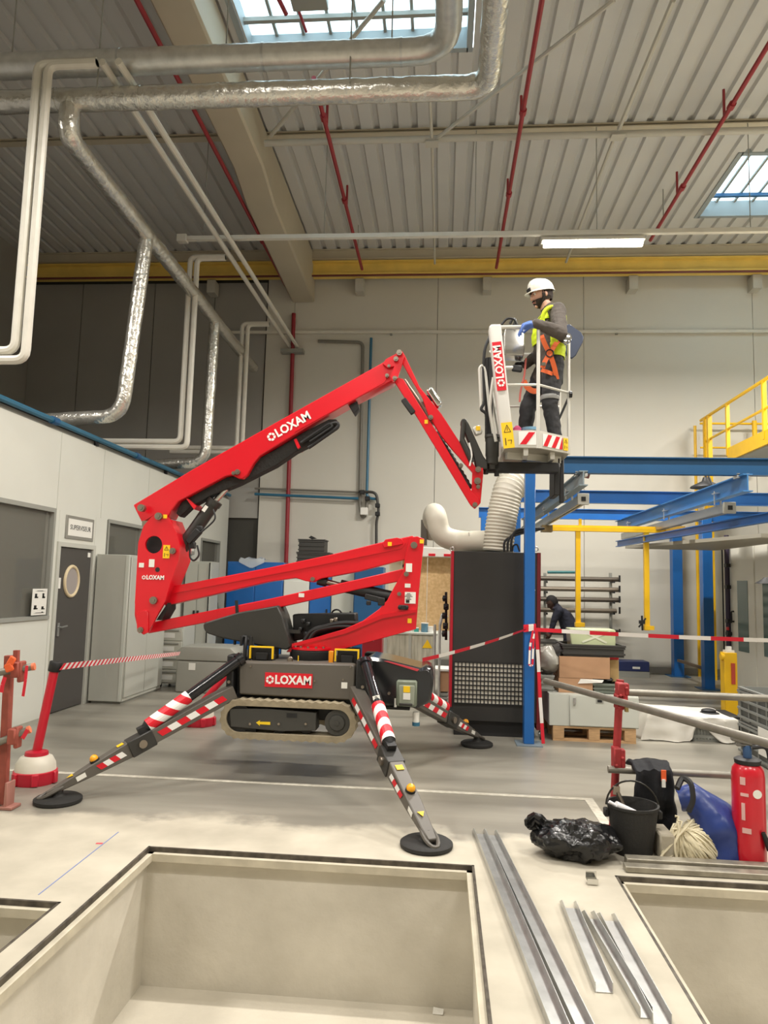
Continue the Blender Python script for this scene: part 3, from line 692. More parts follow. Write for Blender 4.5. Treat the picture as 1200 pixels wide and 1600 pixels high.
# tower cylinder between the two arms
p0, p1, p2 = at(497, 906, y=YT + .11), at(532, 915, y=YT + .11), at(625, 936, y=YT + .11)
part('tower_cylinder', MB().tube([p1, p2], .055, 14).tube([p0, p0.lerp(p1, .4)], .045, 12), BLACK, L); part('cylinder_rod', MB().tube([p0, p1], .027, 10), STEEL, L)
part('manifold', MB().box(at(584, 935, y=YT + .03), (.16, .05, .05), q=Matrix.Rotation(R(12), 3, 'Y')).box(at(596, 940, y=YT + .02), (.06, .05, .07)).box(at(576, 942, y=YT + .02), (.04, .04, .04)), BLACK, L, bev=.006)

# riser
RIS = [(224, 822), (216, 848), (213, 900), (210, 955), (212, 984), (218, 991), (226, 992), (232, 988), (240, 970), (257, 942), (268, 905), (279, 876), (281, 850), (275, 832), (266, 812), (252, 800), (238, 806)]
YR = 6.19
hole = at(240, 851, y=YR)
def plate_hole(pts, hc, hr, y, th):
    """plate with a round hole: outer ring bridged to the hole ring"""
    n = 48; out = [at(px, py, y=y) for px, py in pts]; mb = MB(); cs = []
    for i in range(n):
        a = 2 * math.pi * i / n; d = Vector((math.cos(a), 0, math.sin(a))); best = None
        for j in range(len(out)):
            p, q = out[j], out[(j + 1) % len(out)]; e = q - p; den = d.x * e.z - d.z * e.x
            if abs(den) < 1e-9: continue
            w = p - hc; t = (w.x * e.z - w.z * e.x) / den; s = (w.x * d.z - w.z * d.x) / den
            if t > 0 and -1e-6 <= s <= 1 + 1e-6: best = t if best is None else max(best, t)
        cs.append((hc + d * hr, hc + d * best))
    vs = [v for ab in cs for v in ab] + [v + Vector((0, th, 0)) for ab in cs for v in ab]
    fs = []
    for i in range(n):
        j = (i + 1) % n; a, b, c, d2 = 2 * i, 2 * i + 1, 2 * j + 1, 2 * j; o = 2 * n
        fs += [(a, b, c, d2), (a + o, d2 + o, c + o, b + o), (b, b + o, c + o, c), (a, d2, d2 + o, a + o)]
    return mb.add(vs, fs)
rp = part('riser_plate', plate_hole(RIS, hole, .079, YR, .03), RED, L)
part('riser_plate', plate_hole(RIS, hole + Vector((0, .30, 0)), .079, YR + .30, .03), RED, L)
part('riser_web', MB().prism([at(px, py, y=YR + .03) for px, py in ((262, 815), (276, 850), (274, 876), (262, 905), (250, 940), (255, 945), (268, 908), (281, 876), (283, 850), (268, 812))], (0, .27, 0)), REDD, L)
part('riser_gusset', MB().prism([at(px, py, y=YR - .012) for px, py in ((213, 960), (225, 953), (231, 955), (232, 988), (224, 992), (214, 984))], (0, .012, 0)), RED, L, bev=.003)
part('riser_inner_cover', MB().span(hole + Vector((-.12, .10, -.12)), hole + Vector((.12, .16, .14))), BLACK, L)
part('black_slide', MB().prism([at(px, py, y=YR + .05) for px, py in ((244, 969), (262, 942), (262, 952), (252, 969))], (0, .2, 0)), BLACK, L)
for (px, py, r) in ((222, 794, .034), (249, 807, .034), (241, 938, .034), (221, 984, .026), (271, 861, .028)): pin(px, py, YR, r, L)
part('pin_hole', MB().tube([at(246, 890, y=YR - .002) + Vector((0, .002, 0)), at(246, 890, y=YR - .002)], .022, 12), BLACK, L)
warn(at(260, 862, y=YR - .004), .062, .118, L)
label(at(258, 807, y=YR - .004), .035, .035, LBLY, L)
label(at(221, 883, y=YR - .004), .045, .04, WHT, L); label(at(237, 880, y=YR - .004), .05, .07, WHT, L)
marking(at(239, 902.5, y=YR - .003), .052, q0, SIGNW, L)
label(at(227, 818, y=YR + .02), .06, .05, STEEL, L)

# main boom
BOOM = [(208, 789), (300, 734), (440, 655), (540, 599), (604, 563), (618, 556), (623, 570), (613, 595), (560, 621), (500, 655), (440, 691), (406, 712), (396, 724), (386, 742), (379, 748), (371, 747), (362, 742), (352, 744), (300, 772), (279, 783), (268, 797), (262, 810), (240, 806), (222, 817)]
YB = 6.27
part('main_boom', MB().prism([at(px, py, y=YB) for px, py in BOOM], (0, .22, 0)), RED, L, bev=.007)
part('boom_rib', MB().prism([at(px, py, y=YB - .006) for px, py in ((460, 672), (460, 675), (540, 631), (600, 598), (606, 588), (603, 587), (597, 596), (540, 627))], (0, .007, 0)), RED, L, smooth=False)
part('boom_head', MB().prism([at(px, py, y=YB - .03) for px, py in ((598, 568), (603, 561), (618, 553), (622, 548), (628, 548), (632, 556), (628, 570), (620, 594), (613, 596), (610, 588), (616, 572), (606, 574)) ], (0, .03, 0)), RED, L)
part('boom_head', MB().prism([at(px, py, y=YB + .22) for px, py in ((598, 568), (603, 561), (618, 553), (622, 548), (628, 548), (632, 556), (628, 570), (620, 594), (613, 596), (610, 588), (616, 572), (606, 574)) ], (0, .03, 0)), RED, L)
dirB = (at(613, 556, y=YB) - at(208, 789, y=YB)).normalized()
qb = Matrix((dirB, Vector((0, -1, 0)).cross(dirB), Vector((0, -1, 0)))).transposed()
marking(at(451, 667, y=YB - .003), .112, qb, SIGNW, L, bold=.03)
for (px, py, r) in ((366, 740, .018), (372, 738, .024), (608, 573, .016), (605, 588, .018)): pin(px, py, YB, r, L)
pin(624, 552, YB - .03, .026, L); pin(619, 562, YB - .03, .022, L); pin(617, 592, YB - .03, .02, L)
part('work_lamp', MB().prism([at(px, py, y=YB + .05) for px, py in ((545, 634), (558, 627), (561, 637), (553, 647))], (0, .12, 0)), BLACK, L, bev=.004)
# cable carrier slung under the boom
CAR = [(275, 802), (281, 808), (298, 792), (330, 774), (372, 757), (402, 742), (430, 728), (462, 706), (486, 694), (512, 676), (528, 664), (526, 655), (514, 655), (470, 678), (440, 697), (404, 716), (384, 742), (350, 746), (300, 775), (284, 784)]
part('cable_carrier', pl(CAR, YB + .06, .12), M('black_cable_carrier', (34, 33, 31), .7, bump=.4, bs=40), L, bev=.006)
part('carrier_hose', MB().tube(rounded([at(470, 692, y=YB + .03), at(522, 660, y=YB + .03), at(529, 661, y=YB + .03), at(528, 668, y=YB + .03), at(482, 700, y=YB + .03)], .05, 4), .016, 7).tube(rounded([at(475, 688, y=YB + .02), at(515, 661, y=YB + .02), at(520, 666, y=YB + .02), at(484, 690, y=YB + .02)], .04, 4), .012, 6), BLACK, L)
for pts in (((459, 687), (463, 685), (469, 698), (465, 701)), ((290, 778), (295, 780), (307, 791), (303, 796))): part('carrier_bracket', pl(pts, YB + .02, .2), RED, L)
# main cylinder
p0, p1, p2 = at(276, 868, y=YB + .11), at(334, 786, y=YB + .11), at(368, 747, y=YB + .11)
part('boom_cylinder', MB().tube([p0, p1], .062, 16).tube([p1 + (p1 - p0).normalized() * -.02, p1 + (p1 - p0).normalized() * .03], .072, 16), CHAR, L)
part('cylinder_rod', MB().tube([p1, p2], .028, 12), CHROME, L); part('rod_end', MB().tube([p2.lerp(p1, .42), p2], .04, 10), BLACK, L)
label(p1.lerp(p0, .12) + Vector((-.02, -.064, .0)), .035, .06, WHT, L, up=(p1 - p0).normalized())
part('manifold', MB().box(at(303, 838, y=YB + .02), (.15, .08, .06), q=Matrix.Rotation(R(-50), 3, 'Y')).box(at(300, 852, y=YB + .03), (.06, .06, .06)).box(at(312, 826, y=YB + .02), (.05, .05, .05)), BLACK, L, bev=.006)
part('hose', MB().tube(rounded([at(296, 850, y=YB), at(297, 872, y=YB), at(303, 877, y=YB), at(312, 868, y=YB), at(308, 852, y=YB)], .05, 4), .009, 6).tube(rounded([at(333, 796, y=YB + .02), at(338, 810, y=YB), at(326, 822, y=YB), at(310, 835, y=YB)], .05, 4), .008, 6), BLACK, L)

# charcoal belly cover and the engine bay behind the turret
part('belly_cover', pl([(317, 975), (322, 972), (372, 957), (434, 946), (441, 962), (446, 980), (455, 1010), (448, 1016), (400, 1008), (346, 997), (324, 990), (318, 984)], 6.24, .30), CHAR, L, bev=.012)
part('hydraulic_box', MB().prism([at(px, py, y=6.42) for px, py in ((457, 960), (555, 958), (556, 984), (458, 1002))], (0, .22, 0)), BLACK, L, bev=.01)
mb = MB()
for i in range(10):
    y = 6.30 + .02 * (i % 5); d = i * 1.6
    mb.tube(rounded([at(474 + d, 1004 - d * .4, y=y), at(484 + d, 985 + random.uniform(-3, 3), y=y), at(530, 972 + i, y=y), at(566 + d * .4, 974 + i * 1.5, y=y + .05)], .1, 4), .017, 7)
part('hose_bundle', mb, BLACK, L, kind='stuff')
for (px, py) in ((474, 970), (482, 975), (470, 983), (478, 990), (519, 970), (525, 968)): part('fitting', MB().box(at(px, py, y=6.38), (.03, .08, .035)).tube([at(px, py, y=6.34), at(px, py, y=6.30)], .01, 6), STEEL if px % 2 else BLACK, L, bev=.004)
part('hydraulic_arm', MB().bar(at(442, 986, y=6.36), at(470, 987, y=6.36), .05, .03), CHAR, L)
part('hand_pump_loop', MB().tube(arc(at(526, 961, y=6.6), (1, 0, 0), (0, 0, 1), .05, 0, 180, 8), .008, 6), BLACK, L)

# battery and engine cover on the right
EC = [(560, 1040), (566, 1032), (580, 1027), (600, 1030), (657, 1044), (670, 1042), (676, 1050), (677, 1071), (673, 1098), (651, 1107), (618, 1104), (588, 1102), (566, 1085)]
ec = part('engine_cover', pl(EC, 6.16, .55), GLOSSB, L, bev=.03)
ec.data.materials.clear(); ec.data.materials.append(GLOSSB)
part('cover_stripe', MB().prism([at(px, py, y=6.15) for px, py in ((600, 1033), (606, 1033), (655, 1046), (652, 1049))], (0, .012, 0)), M('stripe_red', (196, 60, 70), .4), L, smooth=False)
sb = part('socket_box', MB().box(at(635.5, 1083, y=6.13), (.175, .07, .215)), M('grey_green_plastic', (120, 128, 112), .4), L, bev=.012)
part('inner_panel', MB().box(at(635.5, 1086, y=6.092), (.13, .012, .16)), M('socket_panel', (150, 156, 140), .4), sb, bev=.004)
part('socket_label', MB().box(at(635.5, 1077, y=6.083), (.055, .008, .05)), LBLY, sb, smooth=False); part('socket_label', MB().box(at(635.5, 1088, y=6.083), (.06, .008, .055)), WHT, sb, smooth=False)
part('catch', MB().box(at(634, 1101, y=6.08), (.11, .02, .02)), CHAR, sb, bev=.003)
part('strobe', MB().tube([at(650, 1122, y=6.2) + Vector((0, 0, .05)), at(650, 1122, y=6.2) - Vector((0, 0, .045))], .028, 10), WHT, L); part('strobe_cap', MB().tube([at(650, 1131, y=6.2) + Vector((0, 0, .015)), at(650, 1131, y=6.2) - Vector((0, 0, .015))], .033, 10), BLUEP, L)
label(at(618, 1098, y=6.15), .02, .075, WHT, L); pin(608, 1083, 6.16, .012, L, 'bolt')
part('under_tray', MB().prism([at(px, py, y=6.22) for px, py in ((556, 1080), (590, 1103), (640, 1106), (640, 1110), (600, 1108), (556, 1096))], (0, .45, 0)), BLACK, L)

# ---- outriggers
def stripes(parent, a, b, up, n, w, cnt, slant=.5, first=0):
    """red and white slanted reflective blocks from a to b on a face with normal n"""
    a, b, n = Vector(a), Vector(b), Vector(n).normalized(); d = b - a; Lh = d.length; d.normalize(); u = n.cross(d).normalized()
    if u.dot(Vector(up)) < 0: u = -u
    mb = MB(); s = Lh / cnt
    for i in range(cnt):
        x0, x1 = s * i, s * (i + 1); sl = slant * w
        mb.m = (i + first) % 2
        p = [a + d * (x0 - sl / 2) - u * w / 2, a + d * (x1 - sl / 2) - u * w / 2, a + d * (x1 + sl / 2) + u * w / 2, a + d * (x0 + sl / 2) + u * w / 2]
        mb.prism(p, n * .002)
    o = part('hazard_tape', mb, [SIGNR, SIGNW], parent, smooth=False); o['kind'] = 'stuff'
    return o
def outrigger(top, pad, cyl_top, w0, w1, side, knee=.56, sl=(.55, .96), stripe_n=None, lab=True, topface=False):
    top, pad, cyl_top = Vector(top), Vector(pad), Vector(cyl_top)
    foot = pad + Vector((0, 0, .10)); d = (foot - top); Ln = d.length; d.normalize()
    sx = d.cross(Vector((0, 0, 1))).normalized(); up = sx.cross(d).normalized()
    if up.z < 0: up = -up
    og = part('outrigger', MB().add([], []), BODY, L)
    def sec(t, hw, hh, off=0): c = top + d * (Ln * t) + up * off; return [c + sx * a * hw + up * b * hh for a, b in ((-1, -1), (1, -1), (1, 1), (-1, 1))]
    mb = MB(); S = [sec(-.01, w0, .055), sec(.1, w0, .062), sec(knee - .06, w0, .055), sec(knee + .06, w0, .062), sec(.84, w1, .042), sec(1.0, w1 * .8, .022), sec(1.06, w1 * .6, .016)]
    vs = [v for s in S for v in s]; fs = [(0, 1, 2, 3), tuple(4 * (len(S) - 1) + i for i in (3, 2, 1, 0))]
    for i in range(len(S) - 1):
        for k in range(4): fs.append((4 * i + k, 4 * i + (k + 1) % 4, 4 * i + 4 + (k + 1) % 4, 4 * i + 4 + k))
    mb.add(vs, fs); og.data = mb.mesh('outrigger', BODY, .006)
    # ring nose at the toe
    tip = foot + d * .05
    part('toe_ring', MB().tube([tip + (d * math.cos(R(a)) * .10 + sx * math.sin(R(a)) * w1 * .85) for a in range(0, 360, 24)], .014, 7, closed=True), BODY, og)
    part('knee_block', MB().box(top + d * Ln * knee, (.20, w0 * 2 + .025, .13), q=Matrix((d, sx, up)).transposed()), CHAR, og, bev=.006)
    for s in (-1, 1): part('knee_pin', MB().tube([top + d * Ln * knee + sx * s * (w0 + .012), top + d * Ln * knee + sx * s * (w0 + .03)], .032, 12), STEEL, og)
    # foot plate
    part('foot_pad', MB().lathe([(0, 0), (.155, 0), (.168, .008), (.168, .028), (.15, .04), (.05, .045), (.035, .06), (.03, .11), (0, .11)], pad, 30), RUB, og)
    # cylinder with painted sleeve
    e = top + d * Ln * (knee - .04) + up * .085
    part('leg_cylinder', MB().tube([cyl_top, cyl_top.lerp(e, sl[1])], .047, 14).tube([cyl_top.lerp(e, -.03), cyl_top.lerp(e, .02)], .058, 12), GLOSSB, og)
    k = 6; mb = MB(); a0, a1 = sl; dc = (e - cyl_top).normalized(); ux = dc.orthogonal().normalized(); uy = dc.cross(ux)
    n = 18; P0, Lc = cyl_top.lerp(e, a0), (e - cyl_top).length * (a1 - a0)
    # helical red and white bands on the sleeve
    def pt(z, ph): return P0 + dc * (Lc * min(1, max(0, z))) + (ux * math.cos(ph) + uy * math.sin(ph)) * .053
    nb = 5.2
    for i in range(-1, 7):
        mb.m = i % 2
        for j in range(n):
            p0_, p1_ = 2 * math.pi * j / n, 2 * math.pi * (j + 1) / n
            za = lambda ph, q_: (i + q_ + .55 * math.cos(ph - side)) / nb
            if max(za(p0_, 1), za(p1_, 1)) <= 0 or min(za(p0_, 0), za(p1_, 0)) >= 1: continue
            mb.quad(pt(za(p0_, 0), p0_), pt(za(p0_, 1), p0_), pt(za(p1_, 1), p1_), pt(za(p1_, 0), p1_))
    o = part('striped_sleeve', mb, [SIGNR, SIGNW], og); o['kind'] = 'stuff'
    part('sleeve_end', MB().tube([cyl_top.lerp(e, a1), e], [.05, .03], 12).box(e, (.09, .07, .05), q=Matrix((d, sx, up)).transposed()), BLACK, og)
    # lamp on the toe
    lc = top + d * Ln * .80 + up * .055
    part('lamp_base', MB().tube([lc - up * .012, lc + up * .004], .036, 14), BLACK, og)
    part('amber_lamp', MB().ball(lc + up * .01, .032, 14), AMBER, og)
    part('warning_label', MB().box(top + d * Ln * (knee + .1) + up * .062, (.05, w0 * 1.0, .003), q=Matrix((d, sx, up)).transposed()), LBLY, og, smooth=False)
    c1 = top + d * Ln * .93 + up * .036; part('warning_label', MB().prism([c1 + d * .03, c1 - d * .015 + sx * .025, c1 - d * .015 - sx * .025], up * .003), LBLY, og, smooth=False)
    n = sx if sx.y < 0 else -sx
    if stripe_n: n = sx * stripe_n
    f = lambda t, k: top + d * (Ln * t) + n * (k + .002)
    stripes(og, f(.06, w0), f(knee - .10, w0), (0, 0, 1), n, .05, 7)
    stripes(og, f(knee + .1, (w0 + w1) / 2 + .004), f(.80, w1 + .004), (0, 0, 1), n, .045, 4, first=1)
    part('number_label', MB().box(f(.89, w1 * .92), (.07, .035, .003), q=Matrix((d, n.cross(d), n)).transposed()), WHT, og, smooth=False)
    return og, d, cyl_top, e
P1, P2, P3, P4 = Vector((-2.78, 5.19, 0)), Vector((-.07, 4.71, 0)), Vector((.39, 7.68, 0)), Vector((-2.15, 8.05, 0))
outrigger(at(362, 1081, y=5.99), P1, at(374, 1031, y=6.0), .05, .04, 2.0)
o2, d2, s2, u2 = outrigger(at(556, 1082, y=6.02), P2, at(571, 1037, y=6.0), .055, .05, 0.5, stripe_n=None)
outrigger(at(636, 1086, y=6.62), P3, at(612, 1052, y=6.62), .05, .04, 1.0)
outrigger((-1.72, 6.75, .76), P4, (-1.68, 6.72, 1.0), .05, .04, 1.0)
c = s2.lerp(u2, .475); nv = Vector((.15, -.95, .2)).normalized(); ax_ = (s2 - u2).normalized(); c = c + nv * .054; label(c, .056, .056, WHT, o2, n=nv, up=ax_); text('number_print', '2', c + nv * .003, .056, TXT, o2, facing(nv, ax_), bold=.0)

# ---- jib
JA = [(622, 549), (629, 549), (633, 556), (656, 605), (690, 647), (730, 709), (743, 730), (755, 731), (755, 742), (751, 786), (742, 794), (736, 790), (737, 764), (738, 738), (708, 704), (690, 682), (670, 650), (660, 622), (640, 588), (628, 566)]
YJ = 6.27
part('jib_arm', MB().prism([at(px, py, y=YJ) for px, py in JA], (0, .05, 0)).prism([at(px, py, y=YJ + .14) for px, py in JA], (0, .05, 0)), RED, L, bev=.004)
JL = [(615, 594), (622, 590), (630, 592), (656, 634), (682, 674), (712, 725), (736, 766), (749, 778), (749, 788), (742, 795), (735, 789), (690, 715), (648, 646)]
part('jib_link', MB().prism([at(px, py, y=YJ - .015) for px, py in JL], (0, .04, 0)).prism([at(px, py, y=YJ + .17) for px, py in JL], (0, .04, 0)), RED, L, bev=.004)
part('jib_cylinder', MB().tube([at(632, 594, y=YJ + .1), at(662, 638, y=YJ + .1)], .018, 10).tube([at(658, 630, y=YJ + .1), at(676, 664, y=YJ + .1)], .034, 10), STEEL, L)
cc = [at(680, 676, y=YJ + .08), at(700, 706, y=YJ + .08), at(722, 742, y=YJ + .08), at(735, 764, y=YJ + .08)]
q = fine(cc, .022); part('jib_cable_carrier', MB().tube(q, [.03 if i % 2 else .022 for i in range(len(q))], 6), BLACK, L)
part('manifold', MB().bar(at(630, 624, y=YJ - .01), at(646, 646, y=YJ - .01), .05, .05), BLACK, L, bev=.006)
for (px, py, r) in ((618, 592, .018), (673, 653, .022), (747, 734, .026), (746, 752, .03), (747, 761, .018), (742, 789, .022), (720, 728, .02)): pin(px, py, YJ - .015, r, L)
label(at(666, 659, y=YJ - .018), .03, .035, LBLY, L)
c = at(679, 622, y=YJ + .06); qd = Matrix.Rotation(R(-58), 3, 'Y')
part('jib_lamp', MB().box(c, (.19, .11, .06), q=Matrix.Rotation(R(57), 3, 'Y')), CHROME, L, bev=.02, seg=3); part('lamp_bracket', MB().bar(at(666, 620, y=YJ + .06), at(678, 625, y=YJ + .06), .04, .03), BLACK, L)
# basket carrier: curved dark arm, rotator and black underframe
part('carrier_arm', pl([(719, 660), (722, 654), (728, 654), (733, 663), (755, 712), (762, 722), (762, 733), (744, 732), (738, 705)], YJ + .02, .10), CHAR, L, bev=.008)
part('carrier_cylinder', MB().tube([at(722, 690, y=YJ + .0), at(724, 660, y=YJ + .0)], .022, 10).tube([at(722, 688, y=YJ), at(738, 722, y=YJ)], .028, 10), CHAR, L)
part('white_cable', MB().tube(rounded([at(733, 692, y=YJ - .02), at(738, 710, y=YJ - .02), at(734, 728, y=YJ - .02)], .05, 4), .008, 6), SIGNW, L)
part('rotator', MB().lathe([(0, -.17), (.03, -.17), (.035, -.13), (.055, -.12), (.055, -.06), (.06, -.05), (.06, .11), (.068, .115), (.068, .14), (0, .14)], at(769, 704, y=YJ + .05), 18), CHAR, L)
part('control_head', MB().box(at(746, 673, y=YJ + .1), (.07, .07, .08), q=Matrix.Rotation(R(-20), 3, 'Y')), WHT, L, bev=.01); label(at(747, 669, y=YJ + .055), .04, .04, LBLY, L)
part('carrier_beam', MB().span(at(760, 733, y=6.33) + Vector((0, 0, -.02)), at(812, 727, y=6.33) + Vector((.35, .12, .03))), BLACK, L, bev=.008)
mb = MB()
for (px, py, h) in ((759, 741, 14), (776, 744, 16)): mb.tube([at(px, py - 12, y=6.35), at(px, py, y=6.35)], .022, 8)
part('carrier_stub', mb, BLACK, L)

# ---- basket
ZB = 2.845
A_, C_, D_, E_, F_ = (.52, 6.10), (.80, 6.10), (1.105, 6.36), (1.105, 6.86), (.52, 6.86)
PLAN = [A_, C_, D_, E_, F_]
bk = part('basket', MB().prism([(x, y, ZB) for x, y in PLAN], (0, 0, .03)), M('basket_floor_aluminium', (176, 172, 160), .4, .5, var=.08, vs=12), L, bev=.004)
bars = MB()
for a, b in ((Vector((.55, 6.3, ZB - .03)), Vector((1.05, 6.5, ZB - .03))), (Vector((.55, 6.65, ZB - .03)), Vector((1.08, 6.7, ZB - .03))), (Vector((.7, 6.12, ZB - .03)), Vector((.75, 6.84, ZB - .03))), (Vector((.95, 6.28, ZB - .03)), Vector((.95, 6.84, ZB - .03)))): bars.bar(a, b, .04, .06)
part('floor_bearer', bars, BASKW, bk, kind='stuff')
part('entry_step', MB().box((1.02, 6.62, 2.66), (.05, .3, .34)).box((1.10, 6.72, 2.66), (.04, .05, .42)), BLACK, bk, bev=.006)
def tb(a, b, nm='toe_board', h=.15):
    a, b = Vector((*a, ZB)), Vector((*b, ZB)); return part(nm, MB().bar(a + Vector((0, 0, h / 2 + .005)), b + Vector((0, 0, h / 2 + .005)), .012, h), BASKW, bk)
for a, b in ((A_, C_), (C_, D_), (D_, E_), (E_, F_), (F_, A_)): tb(a, b)
n1 = Vector((0, -1, 0)); a, b = Vector((.645, 6.092, ZB + .085)), Vector((.785, 6.092, ZB + .085))
part('hazard_plate', MB().box(Vector((.71, 6.092, ZB + .085)), (.15, .004, .115)), SIGNW, bk, smooth=False)
part('hazard_band', MB().prism([Vector((.645, 6.09, ZB + .032)), Vector((.700, 6.09, ZB + .032)), Vector((.775, 6.09, ZB + .138)), Vector((.720, 6.09, ZB + .138))], (0, -.003, 0)), SIGNR, bk, smooth=False)
cd_ = (Vector((*D_, 0)) - Vector((*C_, 0))).normalized(); nn = Vector((cd_.y, -cd_.x, 0))
c0 = Vector((*C_, ZB + .08)) + nn * .009
part('hazard_plate', MB().bar(c0 + cd_ * .05, c0 + cd_ * .30, .004, .11), SIGNW, bk, smooth=False)
for s0 in (.055, .16, .262):
    e = min(s0 + .05, .30); part('hazard_band', MB().prism([c0 + nn * .003 + cd_ * s0 + Vector((0, 0, -.053)), c0 + nn * .003 + cd_ * e + Vector((0, 0, -.053)), c0 + nn * .003 + cd_ * min(e + .06, .30) + Vector((0, 0, .053)), c0 + nn * .003 + cd_ * min(s0 + .06, .298) + Vector((0, 0, .053))], nn * .002), SIGNR, bk, smooth=False)
warn(c0 + cd_ * .345 + nn * .004, .06, .11, L, n=nn)
# posts and rails
ZT = ZB + 1.08
def post(p, nm='post', r=.014, top=ZT): part(nm, MB().tube([(*p, ZB), (*p, top)], r, 10), BASKW, bk)
post(C_, r=.016); post(D_); post(E_); post(F_)
top = rounded([(.43, 6.11, ZT), (*C_, ZT), (*D_, ZT), (*E_, ZT), (*F_, ZT), (.43, 6.75, ZT)], .07, 5)
part('top_rail', MB().tube(top, .016, 10), BASKW, bk)
zm = ZB + .56
part('mid_rail', MB().tube(rounded([(.53, 6.11, zm), (*C_, zm), (*D_, zm)], .05, 4), .012, 8), BASKW, bk)
part('mid_rail', MB().tube(rounded([(*E_, zm), (*F_, zm), (.53, 6.2, zm)], .05, 4), .012, 8), BASKW, bk)
part('gate_latch', MB().bar((1.105, 6.37, zm - .04), (1.02, 6.37, zm - .24), .02, .02).tube([(1.105, 6.34, zm - .02), (1.13, 6.34, zm - .02)], .03, 8), BLACK, bk)
# leaning white front column with the red sign
colf = [at(764, 510, y=6.07), at(768, 506, y=6.07), at(783, 506, y=6.07), at(804, 698, y=6.07), at(785, 699, y=6.07)]
cl = part('front_column', MB().prism(colf, (0, .13, 0)), M('column_white', (214, 212, 206), .4), bk, bev=.02, seg=3)
ax = (at(774, 508, y=6.06) - at(795, 698, y=6.06)).normalized(); rt = Vector((0, -1, 0)).cross(ax) * -1
qc = Matrix((ax, Vector((0, -1, 0)).cross(ax), Vector((0, -1, 0)))).transposed()
sc_ = at(780.0, 572, y=6.064)
part('column_sign', MB().box(sc_, (.435, .080, .005), q=qc), SIGNR, bk, smooth=False)
marking(sc_ + Vector((0, -.0035, 0)), .094, qc, SIGNW, bk, bold=.03)
warn(at(793.5, 680, y=6.064), .095, .225, L, up=ax)
# silver tubes and black cables behind the column
mb = MB()
for (pts, yy) in (([(752, 640), (749, 575), (754, 570), (758, 580), (766, 650), (773, 690)], 6.3), ([(758, 650), (753, 573), (760, 566), (770, 620), (782, 690)], 6.38), ([(775, 690), (765, 640), (768, 610), (771, 590)], 6.25)):
    part('guard_tube', MB().tube(rounded([at(*p, y=yy) for p in pts], .06, 4), .014, 8), BASKW, bk)
part('cable_loop', MB().tube(rounded([at(768, 520, y=6.32), at(757, 545, y=6.3), at(755, 575, y=6.3), at(757, 630, y=6.3), at(750, 640, y=6.28), at(760, 645, y=6.28), at(760, 690, y=6.32), at(772, 700, y=6.34)], .06, 4), .014, 7), BLACK, bk)
part('cable_sleeve', MB().tube([at(764, 560, y=6.36), at(764, 690, y=6.36)], .035, 8), BLACK, bk)
# control desk: rounded silver hood with black handles
hb = at(803, 534, y=6.36)
part('control_hood', MB().prism([hb + Vector(p) for p in ((-.09, 0, -.12), (.09, 0, -.13), (.10, 0, -.06), (.10, 0, .10), (.085, 0, .125), (-.08, 0, .125), (-.095, 0, .08))], (0, .18, 0)), M('satin_silver', (186, 184, 178), .22, .8), bk, bev=.03, seg=3)
part('control_handle', MB().tube(rounded([at(784, 507, y=6.3), at(792, 497, y=6.3), at(804, 498, y=6.3), at(808, 508, y=6.3)], .05, 4), .011, 8).tube(rounded([at(797, 506, y=6.34), at(801, 497, y=6.34), at(806, 500, y=6.34), at(803, 508, y=6.34)], .03, 3), .012, 8), BLACK, bk)
part('hand_grip', MB().bar(at(800, 575, y=6.35), at(816, 577, y=6.35), .04, .06), BLACK, bk, bev=.01); part('grip_tube', MB().tube([at(790, 575, y=6.35), at(802, 575, y=6.35)], .02, 8), BASKW, bk)
part('work_lamp', MB().lathe([(0, 0), (.035, 0), (.06, .04), (.065, .075), (.05, .085), (0, .085)], at(880, 536, y=6.33), 16, q=Matrix.Rotation(R(70), 3, 'X')), CHROME, bk)
part('back_panel', MB().prism([Vector((1.115, 6.40, ZT - .10)) + Vector((x, 0, z)) for x, z in ((-.08, .15), (-.05, .16), (.10, .07), (.115, .03), (.06, -.13), (.03, -.17), (-.07, -.12))], (.015, .03, 0)), M('navy_panel', (44, 52, 72), .4), bk, bev=.01, label='dark blue curved panel behind the rail') if False else None
part('paint_pot', MB().lathe([(0, 0), (.05, 0), (.055, .10), (0, .10)], (.72, 6.24, ZB + .03), 14), M('pot_white', (214, 222, 226), .4), bk) if False else None

# ================================================================ THINGS ROUND THE LIFT
CABG = M('cabinet_grey', (176, 176, 166), 0.45, var=0.03, vs=2)
CABG2 = M('cabinet_light_grey', (196, 198, 188), 0.45, var=0.03, vs=2)
CARD = M('cardboard', (182, 142, 108), 0.8, var=0.06, vs=6)
WOODP = M('pallet_wood', (190, 154, 112), 0.8, var=0.15, vs=10, stretch=(1, 1, 6))
CRATE = M('grey_crate_plastic', (150, 152, 146), 0.5)
CRATED = M('dark_crate_plastic', (58, 57, 54), 0.55)
SCAFR = M('scaffold_red_paint', (158, 44, 46), 0.6, var=0.25, vs=14, bump=.2, bs=30)
SCAFB = M('scaffold_brown_red', (150, 74, 60), 0.7, var=0.2, vs=12)
TUBEG = M('scaffold_tube_steel', (132, 128, 118), 0.45, 0.6, var=0.15, vs=9)
CLOTHW = M('white_dust_sheet', (210, 206, 196), 0.85)
TAPER, TAPEW = M('tape_red', (214, 28, 50), 0.5), M('tape_white', (234, 230, 224), 0.5)
ORANGE = M('orange_tape', (232, 96, 44), 0.6)

